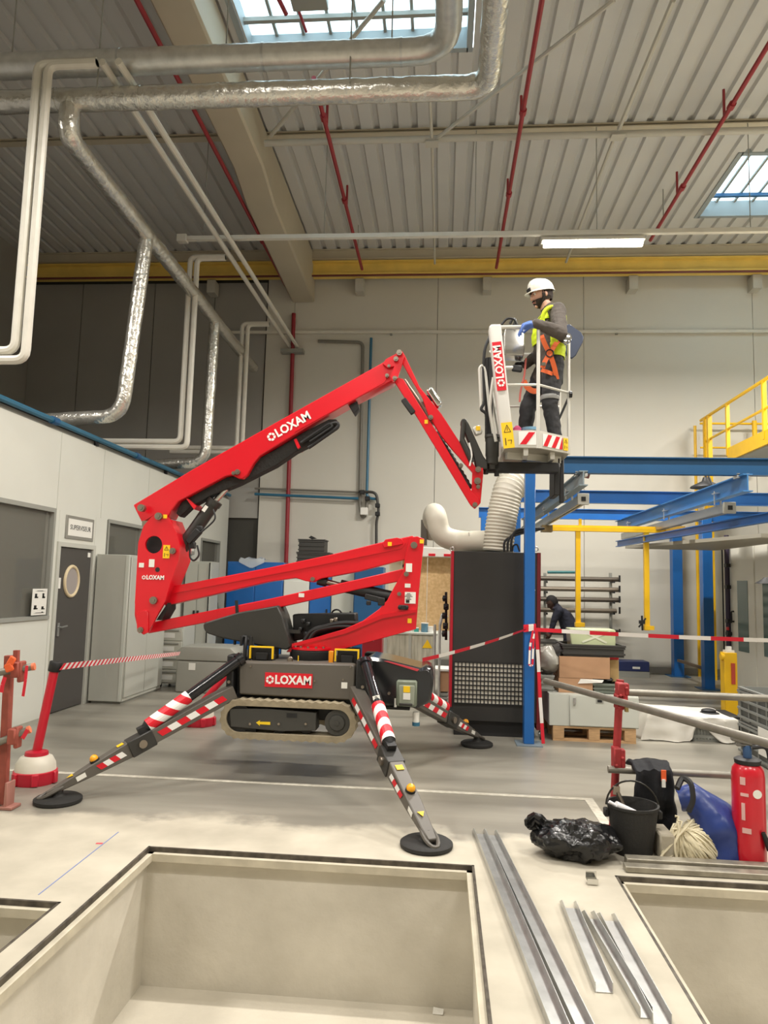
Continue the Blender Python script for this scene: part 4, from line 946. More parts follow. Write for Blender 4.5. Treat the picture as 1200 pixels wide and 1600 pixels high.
def ribbon(name, pts, w, seg, label, group=None, tw=0.0, up=(0, 0, 1), slant=0.0, parent=None):
    """barrier tape: alternating red and white lengths along pts"""
    q = fine(pts, seg / 2); mb = MB(); acc = 0
    for i in range(len(q) - 1):
        a, b = q[i], q[i + 1]; d = (b - a).normalized(); u = Vector(up); s = d.cross(u)
        if s.length < .1: s = Vector((1, 0, 0))
        s.normalize(); u = s.cross(d).normalized()
        def U(k): return (u * math.cos(tw * k) + s * math.sin(tw * k)) * w / 2
        mb.m = (i // 2) % 2
        sl = d * slant * w
        u0, u1 = U(i), U(i + 1)
        mb.add([a - u0 - sl, b - u1 - sl, b + u1 + sl, a + u0 + sl, a - u0 - sl + s * .001, b - u1 - sl + s * .001, b + u1 + sl + s * .001, a + u0 + sl + s * .001], [(0, 1, 2, 3), (7, 6, 5, 4), (0, 4, 5, 1), (3, 2, 6, 7)])
    if parent is not None: return part(name, mb, [TAPER, TAPEW], parent, smooth=False, kind='stuff')
    return solo(name, mb, [TAPER, TAPEW], label, 'tape', group, smooth=False)
def sag(a, b, s, n=12):
    a, b = Vector(a), Vector(b); return [a.lerp(b, i / n) + Vector((0, 0, -s * 4 * (i / n) * (1 - i / n))) for i in range(n + 1)]

# ---------------- left side
# barrier post with round base
def barrier(loc, lean, label, group, tapehead=True, lr=None):
    t = thing('barrier_post', label, 'barrier post', loc, group); x, y = loc[0], loc[1]
    b = part('base', MB().lathe([(0, 0), (.158, 0), (.165, .02), (.165, .095), (.155, .10), (0, .10)], (x, y, 0), 28), M('base_red', (196, 30, 52), .4), t)
    part('dome', MB().lathe([(0, .10), (.155, .10), (.148, .15), (.12, .20), (.085, .215), (0, .215)], (x, y, 0), 28), M('base_white', (222, 216, 200), .5), b)
    part('collar', MB().lathe([(0, .215), (.09, .215), (.085, .24), (.04, .25), (0, .25)], (x, y, 0), 24), M('base_red', (196, 30, 52), .4), b)
    for a in range(0, 360, 60):
        if a in (240, 300, 0): part('tab', MB().box((x + .166 * math.cos(R(a)), y + .166 * math.sin(R(a)), .05), (.03, .05, .09), rz=R(a)), M('base_red', (196, 30, 52), .4), b, bev=.005)
    p0 = Vector((x, y, .24)); p1 = p0 + Vector(lean)
    part('pole', MB().tube([p0, p1], .036, 14), M('pole_red', (204, 26, 48), .35), t)
    d = (p1 - p0).normalized()
    part('head', MB().tube([p1 - d * .01, p1 + d * .07], .05, 12), BLACK, t, bev=.004)
    return p1 + d * .03
PB = at(54, 1222, z=0)
HB = at(85, 1047, y=PB.y)
hd = barrier((PB.x, PB.y, 0), (HB.x - PB.x, 0, HB.z - .24), 'red barrier post leaning from its white and red base beside the left foot pad', 'belt barrier posts')
h2 = barrier((-2.72, 8.1, 0), (.42, .05, .50), 'second barrier base, mostly hidden behind the left outrigger', 'belt barrier posts')
e = at(281, 1021, y=10.15)
ribbon('belt_tape', [hd + Vector((.055, 0, 0))] + [p for p in sag(hd + Vector((.055, .02, 0)), e, .0, 10)][1:], .05, .055, 'striped belt stretched from the leaning barrier post towards the grey chest', slant=.9, tw=.0)

# scaffold post at the left edge
t = thing('scaffold_post', 'brown-red scaffold post with clamped tubes at the left frame edge', 'scaffold', at(5, 1262, z=0))
yS = 5.05
a, b = at(4, 1255, y=yS), at(15, 1024, y=yS); a.z = .01
part('upright', MB().bar(a, b, .055, .055), SCAFB, t, bev=.004)
part('top_wedge', MB().bar(at(25, 1045, y=yS - .05), at(26, 1016, y=yS - .05), .035, .03), SCAFB, t)
part('foot_bracket', MB().box((at(16, 1262, z=0).x, yS - .05, .012), (.10, .12, .02)).box((at(17, 1240, y=yS).x + .02, yS - .05, .10), (.02, .10, .17)), M('dusty_pink_steel', (168, 116, 104), .7), t, bev=.003)
for (p, q, m) in (((-30, 1056), (50, 1042), 0), ((-30, 1172), (43, 1141), 1)):
    A, B = at(*p, y=yS - .10), at(*q, y=yS - .02)
    part('tube', MB().tube([A, B], .025, 10), TUBEG, t); part('end_cap', MB().tube([B, B + (B - A).normalized() * .02], .027, 10), M('cap_orange', (216, 120, 84), .6), t)
    part('clamp', MB().box(A.lerp(B, .72), (.06, .10, .11)).box(A.lerp(B, .80) + Vector((0, 0, -.02)), (.03, .07, .15)), SCAFB, t, bev=.008)
part('tied_tape', MB().box(at(16, 1036, y=yS - .12), (.05, .02, .10), q=Matrix.Rotation(.5, 3, 'Y')).box(at(14, 1043, y=yS - .12), (.06, .025, .06), q=Matrix.Rotation(-.4, 3, 'Y')), ORANGE, t, bev=.008)
ribbon('tape_end', [at(42, 1040, y=yS - .10), at(40, 1062, y=yS - .11), at(36, 1088, y=yS - .10)], .022, .13, '', parent=t, up=(1, 0, 0))
ribbon('tape_end', [at(8, 1058, y=yS - .12), at(4, 1070, y=yS - .12), at(2, 1082, y=yS - .12)], .03, .1, '', parent=t, up=(1, 0, 0))
ribbon('tape_end', [at(43, 1140, y=yS - .08), at(40, 1146, y=yS - .08), at(35, 1154, y=yS - .08)], .03, .05, '', parent=t, up=(1, 0, 0))

# notice on the window, monitors behind it
t = thing('window_notice', 'white notice with black pictograms stuck low on the office window', 'notice', (WX + .02, 7.9, 1.2))
part('sheet', MB().box((WX + .021, 7.88, 1.345), (.003, .30, .30)), WHT, t, smooth=False)
mb = MB(); xw = WX + .0235
for i, (dy, dz, w, h) in enumerate(((-.08, .07, .07, .09), (.07, .07, .06, .10), (-.08, -.06, .08, .08), (.07, -.07, .07, .06), (0, .125, .2, .012), (0, -.125, .22, .01), (.07, -.12, .05, .02))): mb.box((xw, 7.88 + dy, 1.345 + dz), (.002, w * .6, h * .55)).box((xw, 7.88 + dy + .01, 1.345 + dz - h * .2), (.002, w, h * .18))
part('print', mb, TXT, t, smooth=False, kind='stuff')
t = thing('desk', 'pale desk inside the office behind the window', 'desk', (-5.3, 7, 0))
part('desk_top', MB().span((-5.8, 5.4, .96), (-4.95, 8.1, 1.0)), CABG2, t)
for (x, y) in ((-5.75, 5.45), (-5.0, 5.45), (-5.75, 8.05), (-5.0, 8.05)): part('leg', MB().span((x - .02, y - .02, 0), (x + .02, y + .02, .96)), GREYFR, t)
for i, (x, y, w) in enumerate(((-5.15, 7.42, .42), (-5.45, 7.12, .5))):
    t = thing('monitor', ('black monitor on the desk behind the office window, the nearer one', 'black monitor farther back on the office desk')[i], 'monitor', (x, y, 1.0), 'office monitors')
    part('screen', MB().span((x - .02, y - w / 2, 1.08), (x + .01, y + w / 2, 1.38)), BLACK, t, bev=.006); part('stand', MB().span((x - .06, y - .1, 1.0), (x + .06, y + .1, 1.01)).span((x - .015, y - .02, 1.01), (x + .005, y + .02, 1.08)), BLACK, t)

# grey cupboard by the door, drawer units, locker, trunk
t = thing('tall_cupboard', 'tall grey cupboard standing against the office wall right of the door', 'cupboard', (-4.35, 9.8, 0))
part('carcass', MB().span((-4.60, 9.16, .03), (-4.14, 10.45, 1.95)), CABG, t, bev=.006)
for i in range(2): part('cupboard_door', MB().span((-4.138, 9.18 + i * .635, .08), (-4.122, 9.805 + i * .635, 1.92)), CABG, t, bev=.004)
part('plinth', MB().span((-4.57, 9.2, 0), (-4.17, 10.42, .03)), GREYFR, t); part('handle', MB().span((-4.122, 9.78, .95), (-4.10, 9.80, 1.1)), ALU, t)
part('side_trim', MB().span((-4.19, 9.150, .04), (-4.15, 9.16, 1.94)), CABG2, t)
DRH = M('drawer_front_grey', (188, 186, 174), .45)
for k, (z0, lb) in enumerate(((.06, 'grey drawer unit on castors, lower of the two beside the grey chest'), (.49, 'grey drawer unit stacked on top of the castored one'))):
    xa, xb, ya = -4.32, -3.93, 10.72
    t = thing('drawer_unit', lb, 'drawer unit', (-4.1, 10.9, z0), 'stacked drawer units')
    part('carcass', MB().span((xa, ya, z0), (xb, ya + .5, z0 + .425)), CABG, t, bev=.004)
    for j in range(2):
        d = part('drawer', MB().span((xa + .015, ya - .012, z0 + .02 + j * .20), (xb - .015, ya, z0 + .205 + j * .20)), DRH, t, bev=.003)
        part('handle', MB().span((xa + .06, ya - .028, z0 + .165 + j * .20), (xb - .06, ya - .012, z0 + .185 + j * .20)), GREYFR, d)
        part('label_holder', MB().span((xa + .07, ya - .016, z0 + .06 + j * .2), (xb - .13, ya - .012, z0 + .13 + j * .2)), WHT, d)
    if k == 0:
        for x in (xa + .05, xb - .05):
            for y in (ya + .06, ya + .44): part('castor', MB().tube([(x - .012, y, .03), (x + .012, y, .03)], .03, 10), BLACK, t)
t = thing('grey_locker', 'tall grey double locker behind the stacked drawer units', 'locker', (-3.9, 12.5, 0))
xa, xb = -4.57, at(327, 950, y=12.4).x
part('carcass', MB().span((xa, 12.4, 0), (xb, 12.85, 1.97)), CABG, t, bev=.005)
for i in range(2):
    w = (xb - xa) / 2; d = part('locker_door', MB().span((xa + .01 + i * w, 12.385, .06), (xa + (i + 1) * w - .01, 12.4, 1.93)), CABG, t, bev=.003)
    part('handle', MB().span((xa + w - .05 + i * .07, 12.36, .95), (xa + w - .02 + i * .07, 12.385, 1.1)), BLACK, d)
part('edge_trim', MB().span((xb - .03, 12.37, .05), (xb - .012, 12.384, 1.95)), BLACK, t)
t = thing('wall_switch_box', 'small grey control box on the office wall above the locker', 'box', (WX + .03, 12.6, 2.0))
part('case', MB().span((WX, 12.45, 2.1), (WX + .05, 12.85, 2.5)), GREYFR, t, bev=.006); part('panel', MB().span((WX + .05, 12.5, 2.16), (WX + .055, 12.8, 2.44)), WHT, t)
t = thing('storage_chest', 'grey plastic chest with rounded lid behind the left outrigger', 'chest', (-3.5, 10.9, 0))
xa, xb, ya = -3.86, -2.98, 10.3
TRG = M('chest_grey', (150, 149, 140), .5, var=.03)
part('chest_body', MB().span((xa, ya, 0), (xb, ya + .62, .46)), TRG, t, bev=.03, seg=3)
part('chest_lid', MB().prism([(xa - .01, ya - .01, .465), (xb + .01, ya - .01, .465), (xb + .005, ya - .01, .60), (xb - .08, ya - .01, .67), (xa + .08, ya - .01, .67), (xa - .005, ya - .01, .60)], (0, .64, 0)), TRG, t, bev=.02, seg=3)
part('white_label', MB().box((xa + .24, ya - .002, .38), (.10, .004, .10)), WHT, t)

# ---------------- blue cabinets against the back wall
def cabinet(name, label, x0, x1, y, z1, mat, doors, group=None, depth=.5, handle=True):
    t = thing(name, label, 'cabinet', ((x0 + x1) / 2, y + depth / 2, 0), group)
    part('carcass', MB().span((x0, y, 0), (x1, y + depth, z1)), mat, t, bev=.006); w = (x1 - x0) / doors
    for i in range(doors):
        d = part('cabinet_door', MB().span((x0 + i * w + .012, y - .016, .08), (x0 + (i + 1) * w - .012, y, z1 - .04)), mat, t, bev=.004)
        if handle: part('handle', MB().span((x0 + (i + 1) * w - .08, y - .035, z1 * .5), (x0 + (i + 1) * w - .05, y - .016, z1 * .5 + .15)), BLACK, d)
    return t
yc = 13.4
X = lambda px: at(px, 920, y=yc).x
cabinet('blue_cabinet', 'wide blue cabinet with crumpled film on top, left behind the arms', X(354), X(442), yc, at(400, 878, y=yc).z, BLUE, 2, 'blue cabinets')
cabinet('white_cabinet', 'narrow white cabinet between the blue cabinets', X(443), X(483), yc, at(460, 905, y=yc).z, M('cabinet_white', (214, 214, 206), .4), 1)
cabinet('blue_cabinet', 'blue cabinet carrying dark crates behind the middle of the arms', X(484), X(517), yc, at(460, 880, y=yc).z, BLUE, 1, 'blue cabinets')
cabinet('grey_white_cabinet', 'plain pale cabinet right of the crates', X(518), X(554), yc, at(530, 886, y=yc).z, CABG2, 1)
cabinet('blue_cabinet', 'darker blue cabinet just left of the chipboard panel', X(555), X(600), yc - .2, at(575, 886, y=yc).z, BLUED, 1, 'blue cabinets')
xa, xb, zt = X(372), X(412), at(400, 878, y=yc).z
mb = MB(); n = 9
for i in range(n):
    for j in range(5):
        pass
vs = [(xa + (xb - xa) * i / n, yc - .025 + .42 * j / 4, zt + .01 + .10 * abs(noise.noise((i * .8, j * .9, 1.3))) + (.02 if j in (0, 4) else .03)) for j in range(5) for i in range(n + 1)]
fs = [(j * (n + 1) + i, j * (n + 1) + i + 1, (j + 1) * (n + 1) + i + 1, (j + 1) * (n + 1) + i) for j in range(4) for i in range(n)]
vs += [(xa + (xb - xa) * i / n, yc - .034 - .01 * (i % 2), zt + .02 - .12 * (1 - abs(i - n / 2) / (n / 2)) - .03) for i in range(n + 1)]
fs += [(i, 5 * (n + 1) + i, 5 * (n + 1) + i + 1, i + 1) for i in range(n)]
solo('plastic_film', MB().add(vs, fs), M('clear_film', (214, 222, 228), .15, alpha=.6), 'crumpled clear plastic film lying on the wide blue cabinet', 'film')
def crate(name, label, x0, x1, y0, y1, z0, z1, mat, group=None, ribs=3, vert=0):
    t = thing(name, label, 'crate', ((x0 + x1) / 2, (y0 + y1) / 2, z0), group); w = .012
    part('crate_shell', MB().span((x0, y0, z0), (x1, y0 + w, z1)).span((x0, y1 - w, z0), (x1, y1, z1)).span((x0, y0 + w, z0), (x0 + w, y1 - w, z1)).span((x1 - w, y0 + w, z0), (x1, y1 - w, z1)).span((x0 + w, y0 + w, z0), (x1 - w, y1 - w, z0 + w)), mat, t, smooth=False, kind='stuff')
    for i in range(ribs):
        z = z0 + (z1 - z0) * (i + .5) / ribs; h = (z1 - z0) / ribs * .16
        part('rib', MB().span((x0 - .012, y0 - .014, z - h), (x1 + .012, y0, z + h)), mat, t, smooth=False)
    part('rim', MB().span((x0 - .018, y0 - .02, z1 - .02), (x1 + .018, y0, z1)).span((x0 - .018, y0, z1 - .02), (x0, y1, z1)).span((x1, y0, z1 - .02), (x1 + .018, y1, z1)), mat, t, smooth=False, kind='stuff')
    for i in range(vert):
        x = x0 + (x1 - x0) * (i + .5) / vert; part('slat', MB().span((x - .008, y0 - .01, z0 + .02), (x + .008, y0, z1 - .02)), mat, t, smooth=False)
    return t
zc_ = at(460, 880, y=yc).z
yq = yc + .02
Xq = lambda px: at(px, 870, y=yq).x
crate('dark_crate', 'dark crate at the bottom of the taller stack on the cabinets', X(462), X(512), yq, yq + .4, at(460, 880, y=yq).z + .002, at(460, 862, y=yq).z, CRATED, 'dark crates on cabinets')
crate('dark_crate', 'dark crate on top of the taller stack', X(464), X(504), yq, yq + .4, at(460, 862, y=yq).z + .002, at(460, 842, y=yq).z, CRATED, 'dark crates on cabinets')
solo('steel_offcut', MB().prism([at(px, py, y=yq + .1) for px, py in ((482, 840), (486, 837), (494, 841), (486, 842))], (0, .1, 0)), BLACK, 'dark offcut lying on top of the taller crate stack', 'offcut')

# ---------------- chipboard booth and worn counter
OSB = M('chipboard', (228, 194, 144), .75, var=.18, vs=26, rgb2=(204, 166, 114), bump=.1, bs=50)
PEEL = M('peeling_white_paint', (206, 202, 184), .7, var=.2, vs=7, rgb2=(150, 146, 128), stretch=(3, 1, .35), bump=.2)
t = thing('worn_counter', 'counter with peeling white paint below the chipboard panel', 'counter', (-.5, 10.4, 0))
yk = 10.1; Xk = lambda px: at(px, 985, y=yk).x
zk = at(640, 988, y=yk).z
part('counter_body', MB().span((Xk(600), yk, 0), (Xk(681), yk + .6, zk - .03)), PEEL, t, bev=.006)
part('counter_top', MB().span((Xk(598), yk - .02, zk - .03), (Xk(684), yk + .6, zk)), CABG2, t, bev=.004)
for px in (603, 641, 679): part('post', MB().span((Xk(px) - .02, yk - .012, 0), (Xk(px) + .02, yk, zk - .03)), CABG, t)
c = Vector((Xk(668), yk - .004, zk - .16)); part('warning_triangle', MB().prism([c + Vector((-.07, 0, -.05)), c + Vector((.07, 0, -.05)), c + Vector((0, 0, .07))], (0, -.004, 0)), LBLY, t, smooth=False)
part('lower_panel', MB().span((Xk(606), yk - .008, .1), (Xk(676), yk, zk - .42)), M('pale_green_grey', (178, 182, 164), .6), t)
t = thing('chipboard_booth', 'chipboard panels with white header behind the counter', 'booth', (-.4, 10.8, 0))
for a, b in ((622, 664), (665, 704)): part('board', MB().span((Xk(a), 10.72, zk), (Xk(b), 10.74, at(640, 870, y=10.7).z)), OSB, t, smooth=False)
part('back_frame', MB().span((Xk(600), 10.72, 0), (Xk(621), 10.78, at(640, 870, y=10.7).z)), M('cream_board', (222, 212, 184), .6), t)
hd0, hd1 = at(655, 870, y=10.6).z, at(655, 856, y=10.6).z
part('header', MB().span((Xk(600), 10.45, hd0), (Xk(722), 10.8, hd1)), WHT, t, bev=.005)
for px in (672, 697): part('reflector', MB().span((Xk(px) - .05, 10.44, hd0 + .01), (Xk(px) + .05, 10.45, hd0 + .045)), SIGNR, t)
part('knot_plate', MB().tube([(Xk(626), 10.71, 1.93), (Xk(626), 10.72, 1.93)], .03, 12), BLACK, t)
cans = (((650, 986), .035, .05, (60, 160, 150), 'small teal pot on the worn counter'), ((663, 986), .05, .12, (90, 130, 150), 'blue and white paint can on the worn counter'), ((672, 986), .04, .07, (225, 225, 220), 'white pot beside the paint can on the counter'), ((640, 986), .045, .06, (214, 214, 208), 'low white tub at the left end of the counter'))
for (p, r, h, col, lb) in cans:
    c = Vector((Xk(p[0]), yk + .15, zk + .001)); t = thing('paint_pot', lb, 'pot', c, 'pots on the counter')
    part('can', MB().lathe([(0, 0), (r, 0), (r, h), (0, h)], c, 14), M('can_%d%d%d' % col, col, .4), t); part('lid', MB().lathe([(0, h), (r * 1.08, h), (r * 1.08, h + .012), (0, h + .012)], c, 14), WHT, t)
# red housing with a notice and the trolley left of the black cabinet
t = thing('red_housing', 'dark red machine housing with white notice behind the slew ring', 'machine', (-.95, 11, 0))
xa, xb = at(566, 1000, y=11).x, at(597, 1000, y=11).x
part('housing', MB().span((xa, 11, 0), (xb, 11.5, at(580, 985, y=11).z)), M('machine_red', (150, 20, 34), .4), t, bev=.008)
part('notice', MB().span((xa + .02, 10.99, .78), (xa + .18, 11, .90)), WHT, t)
t = thing('shelf_trolley', 'grey tube trolley with a brown box left of the black cabinet', 'trolley', (-.1, 9, 0))
yt = 9.3; Xt = lambda px: at(px, 1060, y=yt).x
for px in (678, 686): part('tube', MB().tube([(Xt(px), yt, 0), (Xt(px), yt, 1.15)], .016, 8), GALV, t)
part('shelf', MB().span((Xt(678), yt, .56), (Xt(702), yt + .4, .585)), WHT, t); part('shelf', MB().span((Xt(676), yt, .12), (Xt(702), yt + .4, .15)), GREYFR, t)
part('arm', MB().tube(rounded([(Xt(686), yt, 1.15), (Xt(690), yt, 1.3), (Xt(697), yt + .05, 1.25)], .08, 4), .02, 8), GALV, t)
solo('brown_box', MB().span((Xt(687), yt + .02, .587), (Xt(702), yt + .3, .86)) if False else MB().span((Xt(687), yt + .02, .30), (Xt(702), yt + .3, .553)), CARD, 'brown cardboard box under the trolley shelf', 'box', bev=.004)
for i in range(3): solo('grey_tray', MB().span((Xt(680), yt + .02, .152 + i * .046), (Xt(701), yt + .35, .19 + i * .046)), GREYFR, ('lowest grey tray on the trolley shelf', 'middle grey tray on the trolley shelf', 'upper grey tray on the trolley shelf')[i], 'tray', 'trolley trays', bev=.006)
t = thing('valve_column', 'black pneumatic valve column on the left edge of the black cabinet', 'valve', (.05, 8.6, 1.0))
mb = [((695, 935), .05), ((697, 948), .06), ((694, 962), .05), ((696, 978), .06), ((694, 990), .05)]
for (p, s) in mb: part('valve', MB().box(at(*p, y=8.4), (s, .10, .07)).tube([at(p[0] - 4, p[1], y=8.35), at(p[0] + 2, p[1], y=8.35)], .018, 8), BLACK, t, bev=.008)
part('back_bar', MB().bar(at(697, 925, y=8.46), at(697, 1000, y=8.46), .03, .03), BLACK, t)

# ---------------- black cabinet
t = thing('black_cabinet', 'tall black machine cabinet with a pale grid panel behind the blue post', 'cabinet', (.58, 8.5, 0))
yb = 8.12; xa, xb = at(703, 1000, y=yb).x, at(843, 1000, y=yb).x; zt = at(760, 862, y=yb).z
MBLK = M('cabinet_black', (44, 43, 41), .5, var=.08, vs=1.5)
part('cabinet_body', MB().span((xa + .03, yb, .17), (xb - .03, yb + .75, zt)), MBLK, t, bev=.004)
part('red_edge', MB().span((xa, yb - .01, .17), (xa + .03, yb + .75, zt)), M('edge_red', (168, 20, 40), .4), t); part('red_edge', MB().span((xb - .03, yb - .01, .10), (xb + .01, yb + .75, zt)), M('edge_dark_red', (104, 20, 28), .4), t)
part('base_plinth', MB().span((xa + .06, yb + .06, .0), (xb - .06, yb + .7, .17)), BLACK, t)
g0, g1 = at(709, 1098, y=yb), at(826, 1038, y=yb); g1.x = xb - .06
part('grid_panel', MB().span((g0.x, yb - .004, g0.z), (g1.x, yb, g1.z)), M('grid_pale', (196, 192, 178), .6), t, smooth=False)
mb = MB()
nx = 21
for i in range(nx + 1): x = g0.x + (g1.x - g0.x) * i / nx; mb.span((x - .006, yb - .012, g0.z), (x + .006, yb - .004, g1.z))
for j in range(10): z = g0.z + (g1.z - g0.z) * j / 9; mb.span((g0.x, yb - .0125, z - .006), (g1.x, yb - .004, z + .006))
part('grid_bars', mb, BLACK, t, smooth=False, kind='stuff')
for px in (706, 838): part('lifting_eye', MB().tube(arc(at(px, 858, y=yb + .04), (1, 0, 0), (0, 0, 1), .022, 0, 360, 12)[:-1], .007, 6, closed=True), ALU, t)
for z in (1.62, .98): part('hinge', MB().span((xb - .10, yb - .012, z), (xb - .05, yb, z + .015)), ALU, t)
part('castor', MB().tube([(xb + .01, yb + .02, .055), (xb + .045, yb + .02, .055)], .055, 16).box((xb + .02, yb + .05, .12), (.06, .08, .02)), M('castor_grey', (70, 70, 66), .5), t); part('castor_rim', MB().tube([(xb - .0, yb + .02, .055), (xb + .052, yb + .02, .055)], .03, 12), ALU, t)

# ---------------- ventilation hoses above the cabinet
HOSE = M('hose_white', (204, 198, 182), .45, var=.03, vs=5)
t = thing('corrugated_hose', 'large pale corrugated hose rising from the top of the black cabinet', 'hose', (.75, 8.55, 2.1))
yh = 8.5
hp = rounded([at(778, 862, y=yh), at(783, 812, y=yh), at(794, 764, y=yh), at(803, 748, y=yh) + Vector((.02, .12, .02)), at(806, 750, y=yh) + Vector((.04, .55, 0))], .18, 6)
q = resample(hp, .02)
part('corrugated_tube', MB().tube(q, [.176 + (.008 if (i // 1) % 2 else -.004) for i in range(len(q))], 22), HOSE, t)
t = thing('smooth_hose', 'smooth pale hose bending over the header to join the corrugated hose', 'hose', (0, 8.9, 2.1))
ys = 9.0
hp = rounded([at(667, 842, y=ys + .2), at(669, 800, y=ys), at(690, 803, y=ys), at(690, 842, y=ys), at(722, 847, y=ys), at(766, 846, y=ys - .3)], .17, 7)
hp = rounded([at(675, 835, y=ys + .45), at(676, 806, y=ys + .25), at(680, 800, y=ys + .0), at(688, 838, y=ys), at(720, 847, y=ys), at(768, 846, y=ys - .38)], .22, 7)
q = fine(hp, .05); part('hose_tube', MB().tube(q, .135, 20), HOSE, t)
part('clamp_band', MB().tube([at(735, 847, y=ys - .09), at(738, 847, y=ys - .12)], .142, 18), ALU, t); part('clamp_lever', MB().tube(rounded([at(733, 832, y=ys - .26), at(737, 845, y=ys - .28), at(742, 851, y=ys - .28)], .04, 3), .014, 6), WHITEP, t)
part('end_flange', MB().span(at(657, 850, y=ys + .25), at(668, 816, y=ys + .6)), M('dark_flange', (96, 92, 84), .5), t)
t = thing('black_hoses', 'black cable loops hanging on top of the cabinet beside the blue post', 'hose', (.9, 8.3, 2.06))
for i in range(3): part('cable', MB().tube(rounded([at(788 + i * 5, 862, y=8.2), at(787 + i * 6, 845 - i * 2, y=8.2), at(805, 836 - i * 4, y=8.25), at(822, 832 - i * 3, y=8.3), at(850, 826, y=8.4)], .12, 5), .014, 7), BLACK, t)
part('cable', MB().tube(rounded([at(800, 862, y=8.22), at(802, 852, y=8.22), at(808, 850, y=8.22), at(812, 862, y=8.22)], .04, 4), .010, 6), BLACK, t)

# ---------------- blue crane frame
FR = thing('blue_crane_frame', 'blue steel workstation crane frame with posts and beams at right', 'crane', (2.5, 10, 0))
yp = 7.80
px0, px1 = x0, x1 = at(820, 900, y=yp).x, at(836, 900, y=yp).x
zb0, zb1 = 2.915, 3.095
part('post', MB().span((x0, yp, .012), (x1, yp + .12, zb0)), BLUE, FR, bev=.005, label='blue front post with tape tied round it'); part('base_plate', MB().span((x0 - .08, yp - .08, 0), (x1 + .08, yp + .2, .012)), M('plate_grey_blue', (120, 132, 140), .5), FR)
def ibeam(nm, a, b, h, w, mat, parent, t=.012):
    a, b = Vector(a), Vector(b); o = Vector((0, 0, h / 2 - t / 2)); mb = MB()
    mb.bar(a + o, b + o, w, t).bar(a - o, b - o, w, t).bar(a, b, t, h - 2 * t)
    return part(nm, mb, mat, parent, smooth=False, kind=None)
zc = (zb0 + zb1) / 2
ibeam('cross_beam', (x0 - .1, yp + .06, zc), (6.2, yp + .06, zc), .185, .10, BLUED, FR)
ibeam('cross_beam', (at(778, 780, y=10.6).x, 10.6, zc), (6.2, 10.6, zc), .185, .10, BLUE, FR)
ibeam('cross_beam', (at(748, 806, y=12.9).x, 12.9, zc - .02), (6.2, 12.9, zc - .02), .185, .10, BLUE, FR)
for (px, yy, pxb) in ((757, 12.9, 765), (805, 10.6, 812)): part('post', MB().span((at(px, 850, y=yy).x - .07, yy - .07, 0.012), (at(px, 850, y=yy).x + .07, yy + .07, zb0)), BLUE, FR)
for (X_, Y_, w) in ((4.65, 14.55, .19), (4.60, 12.80, .17)):
    part('post', MB().span((X_ - w / 2, Y_, 0), (X_ + w / 2, Y_ + w, zb0 + .1)), BLUE, FR, bev=.006); part('base_plate', MB().span((X_ - w, Y_ - .1, 0), (X_ + w, Y_ + w + .1, .014)), BLUED, FR)
part('low_rail', MB().bar((4.62, 13.0, .32), (4.62, 14.5, .32), .05, .05), M('brown_rail', (92, 78, 62), .6), FR)
# runway: left rail pair hung from the beams (along Y), right blue runway beam with alloy rail
xl = at(905, 738, y=7.95).x
GREYR = M('alloy_rail', (168, 172, 170), .35, .6, var=.05)
ibeam('runway_rail', (xl - .02, 7.6, zb0 - .09), (xl - .02, 13.2, zb0 - .09), .16, .09, M('grey_blue_rail', (126, 142, 150), .45), FR)
def rail(nm, x, y0, y1, z, parent):
    o = part(nm, MB().bar((x, y0, z + .035), (x, y1, z + .035), .09, .015).bar((x - .04, y0, z - .01), (x - .04, y1, z - .01), .012, .09).bar((x + .04, y0, z - .01), (x + .04, y1, z - .01), .012, .09).bar((x - .025, y0, z - .055), (x - .025, y1, z - .055), .03, .012).bar((x + .025, y0, z - .055), (x + .025, y1, z - .055), .03, .012), GREYR, parent, smooth=False)
    part('end_stop', MB().box((x, y0 - .02, z - .01), (.13, .05, .13)), M('end_stop_grey', (178, 176, 164), .5), parent, bev=.004); part('stop_bolt', MB().box((x, y0 - .047, z - .01), (.05, .01, .05)), BLACK, parent)
    return o
rail('alloy_rail', at(905, 778, y=8.3).x + .05, 8.35, 13.2, 2.70, FR)
xr = at(1150, 742, y=8.0).x
ibeam('runway_beam', (xr, 7.7, zb0 - .10), (xr, 13.3, zb0 - .10), .19, .10, M('light_blue_steel', (70, 132, 190), .4), FR)
rail('alloy_rail', xr + .03, 8.3, 13.0, 2.62, FR)
ibeam('blue_bridge_beam', at(965, 850, z=2.42), at(1230, 803, z=2.44), .10, .07, BLUE, FR)
for (x, z0, z1) in ((xl, 2.70, 2.80), (xr, 2.66, 2.80)):
    for yy in (8.5, 10.4, 12.4): part('hanger', MB().tube([(x + .02, yy, z0), (x + .02, yy, z1 + .02)], .012, 6).box((x + .02, yy, z1), (.16, .10, .012)).tube([(x - .05, yy, z0 + .01), (x - .05, yy, z1 + .03)], .008, 6), GALV, FR, kind='stuff')
for x in (xl, xr):
    for dx in (-.05, .05): part('beam_clamp', MB().box((x + dx, yp + .06, zb0 - .01), (.03, .1, .05)), GALV, FR)
# big suction plate / flat shade hanging at the far right under the runway
part('flat_panel', MB().prism([(3.1, 12.4, 2.36), (4.6, 12.4, 2.36), (4.6, 9.3, 2.36), (4.0, 9.3, 2.36)], (0, 0, .05)), M('grey_panel_under', (168, 162, 146), .6), FR)
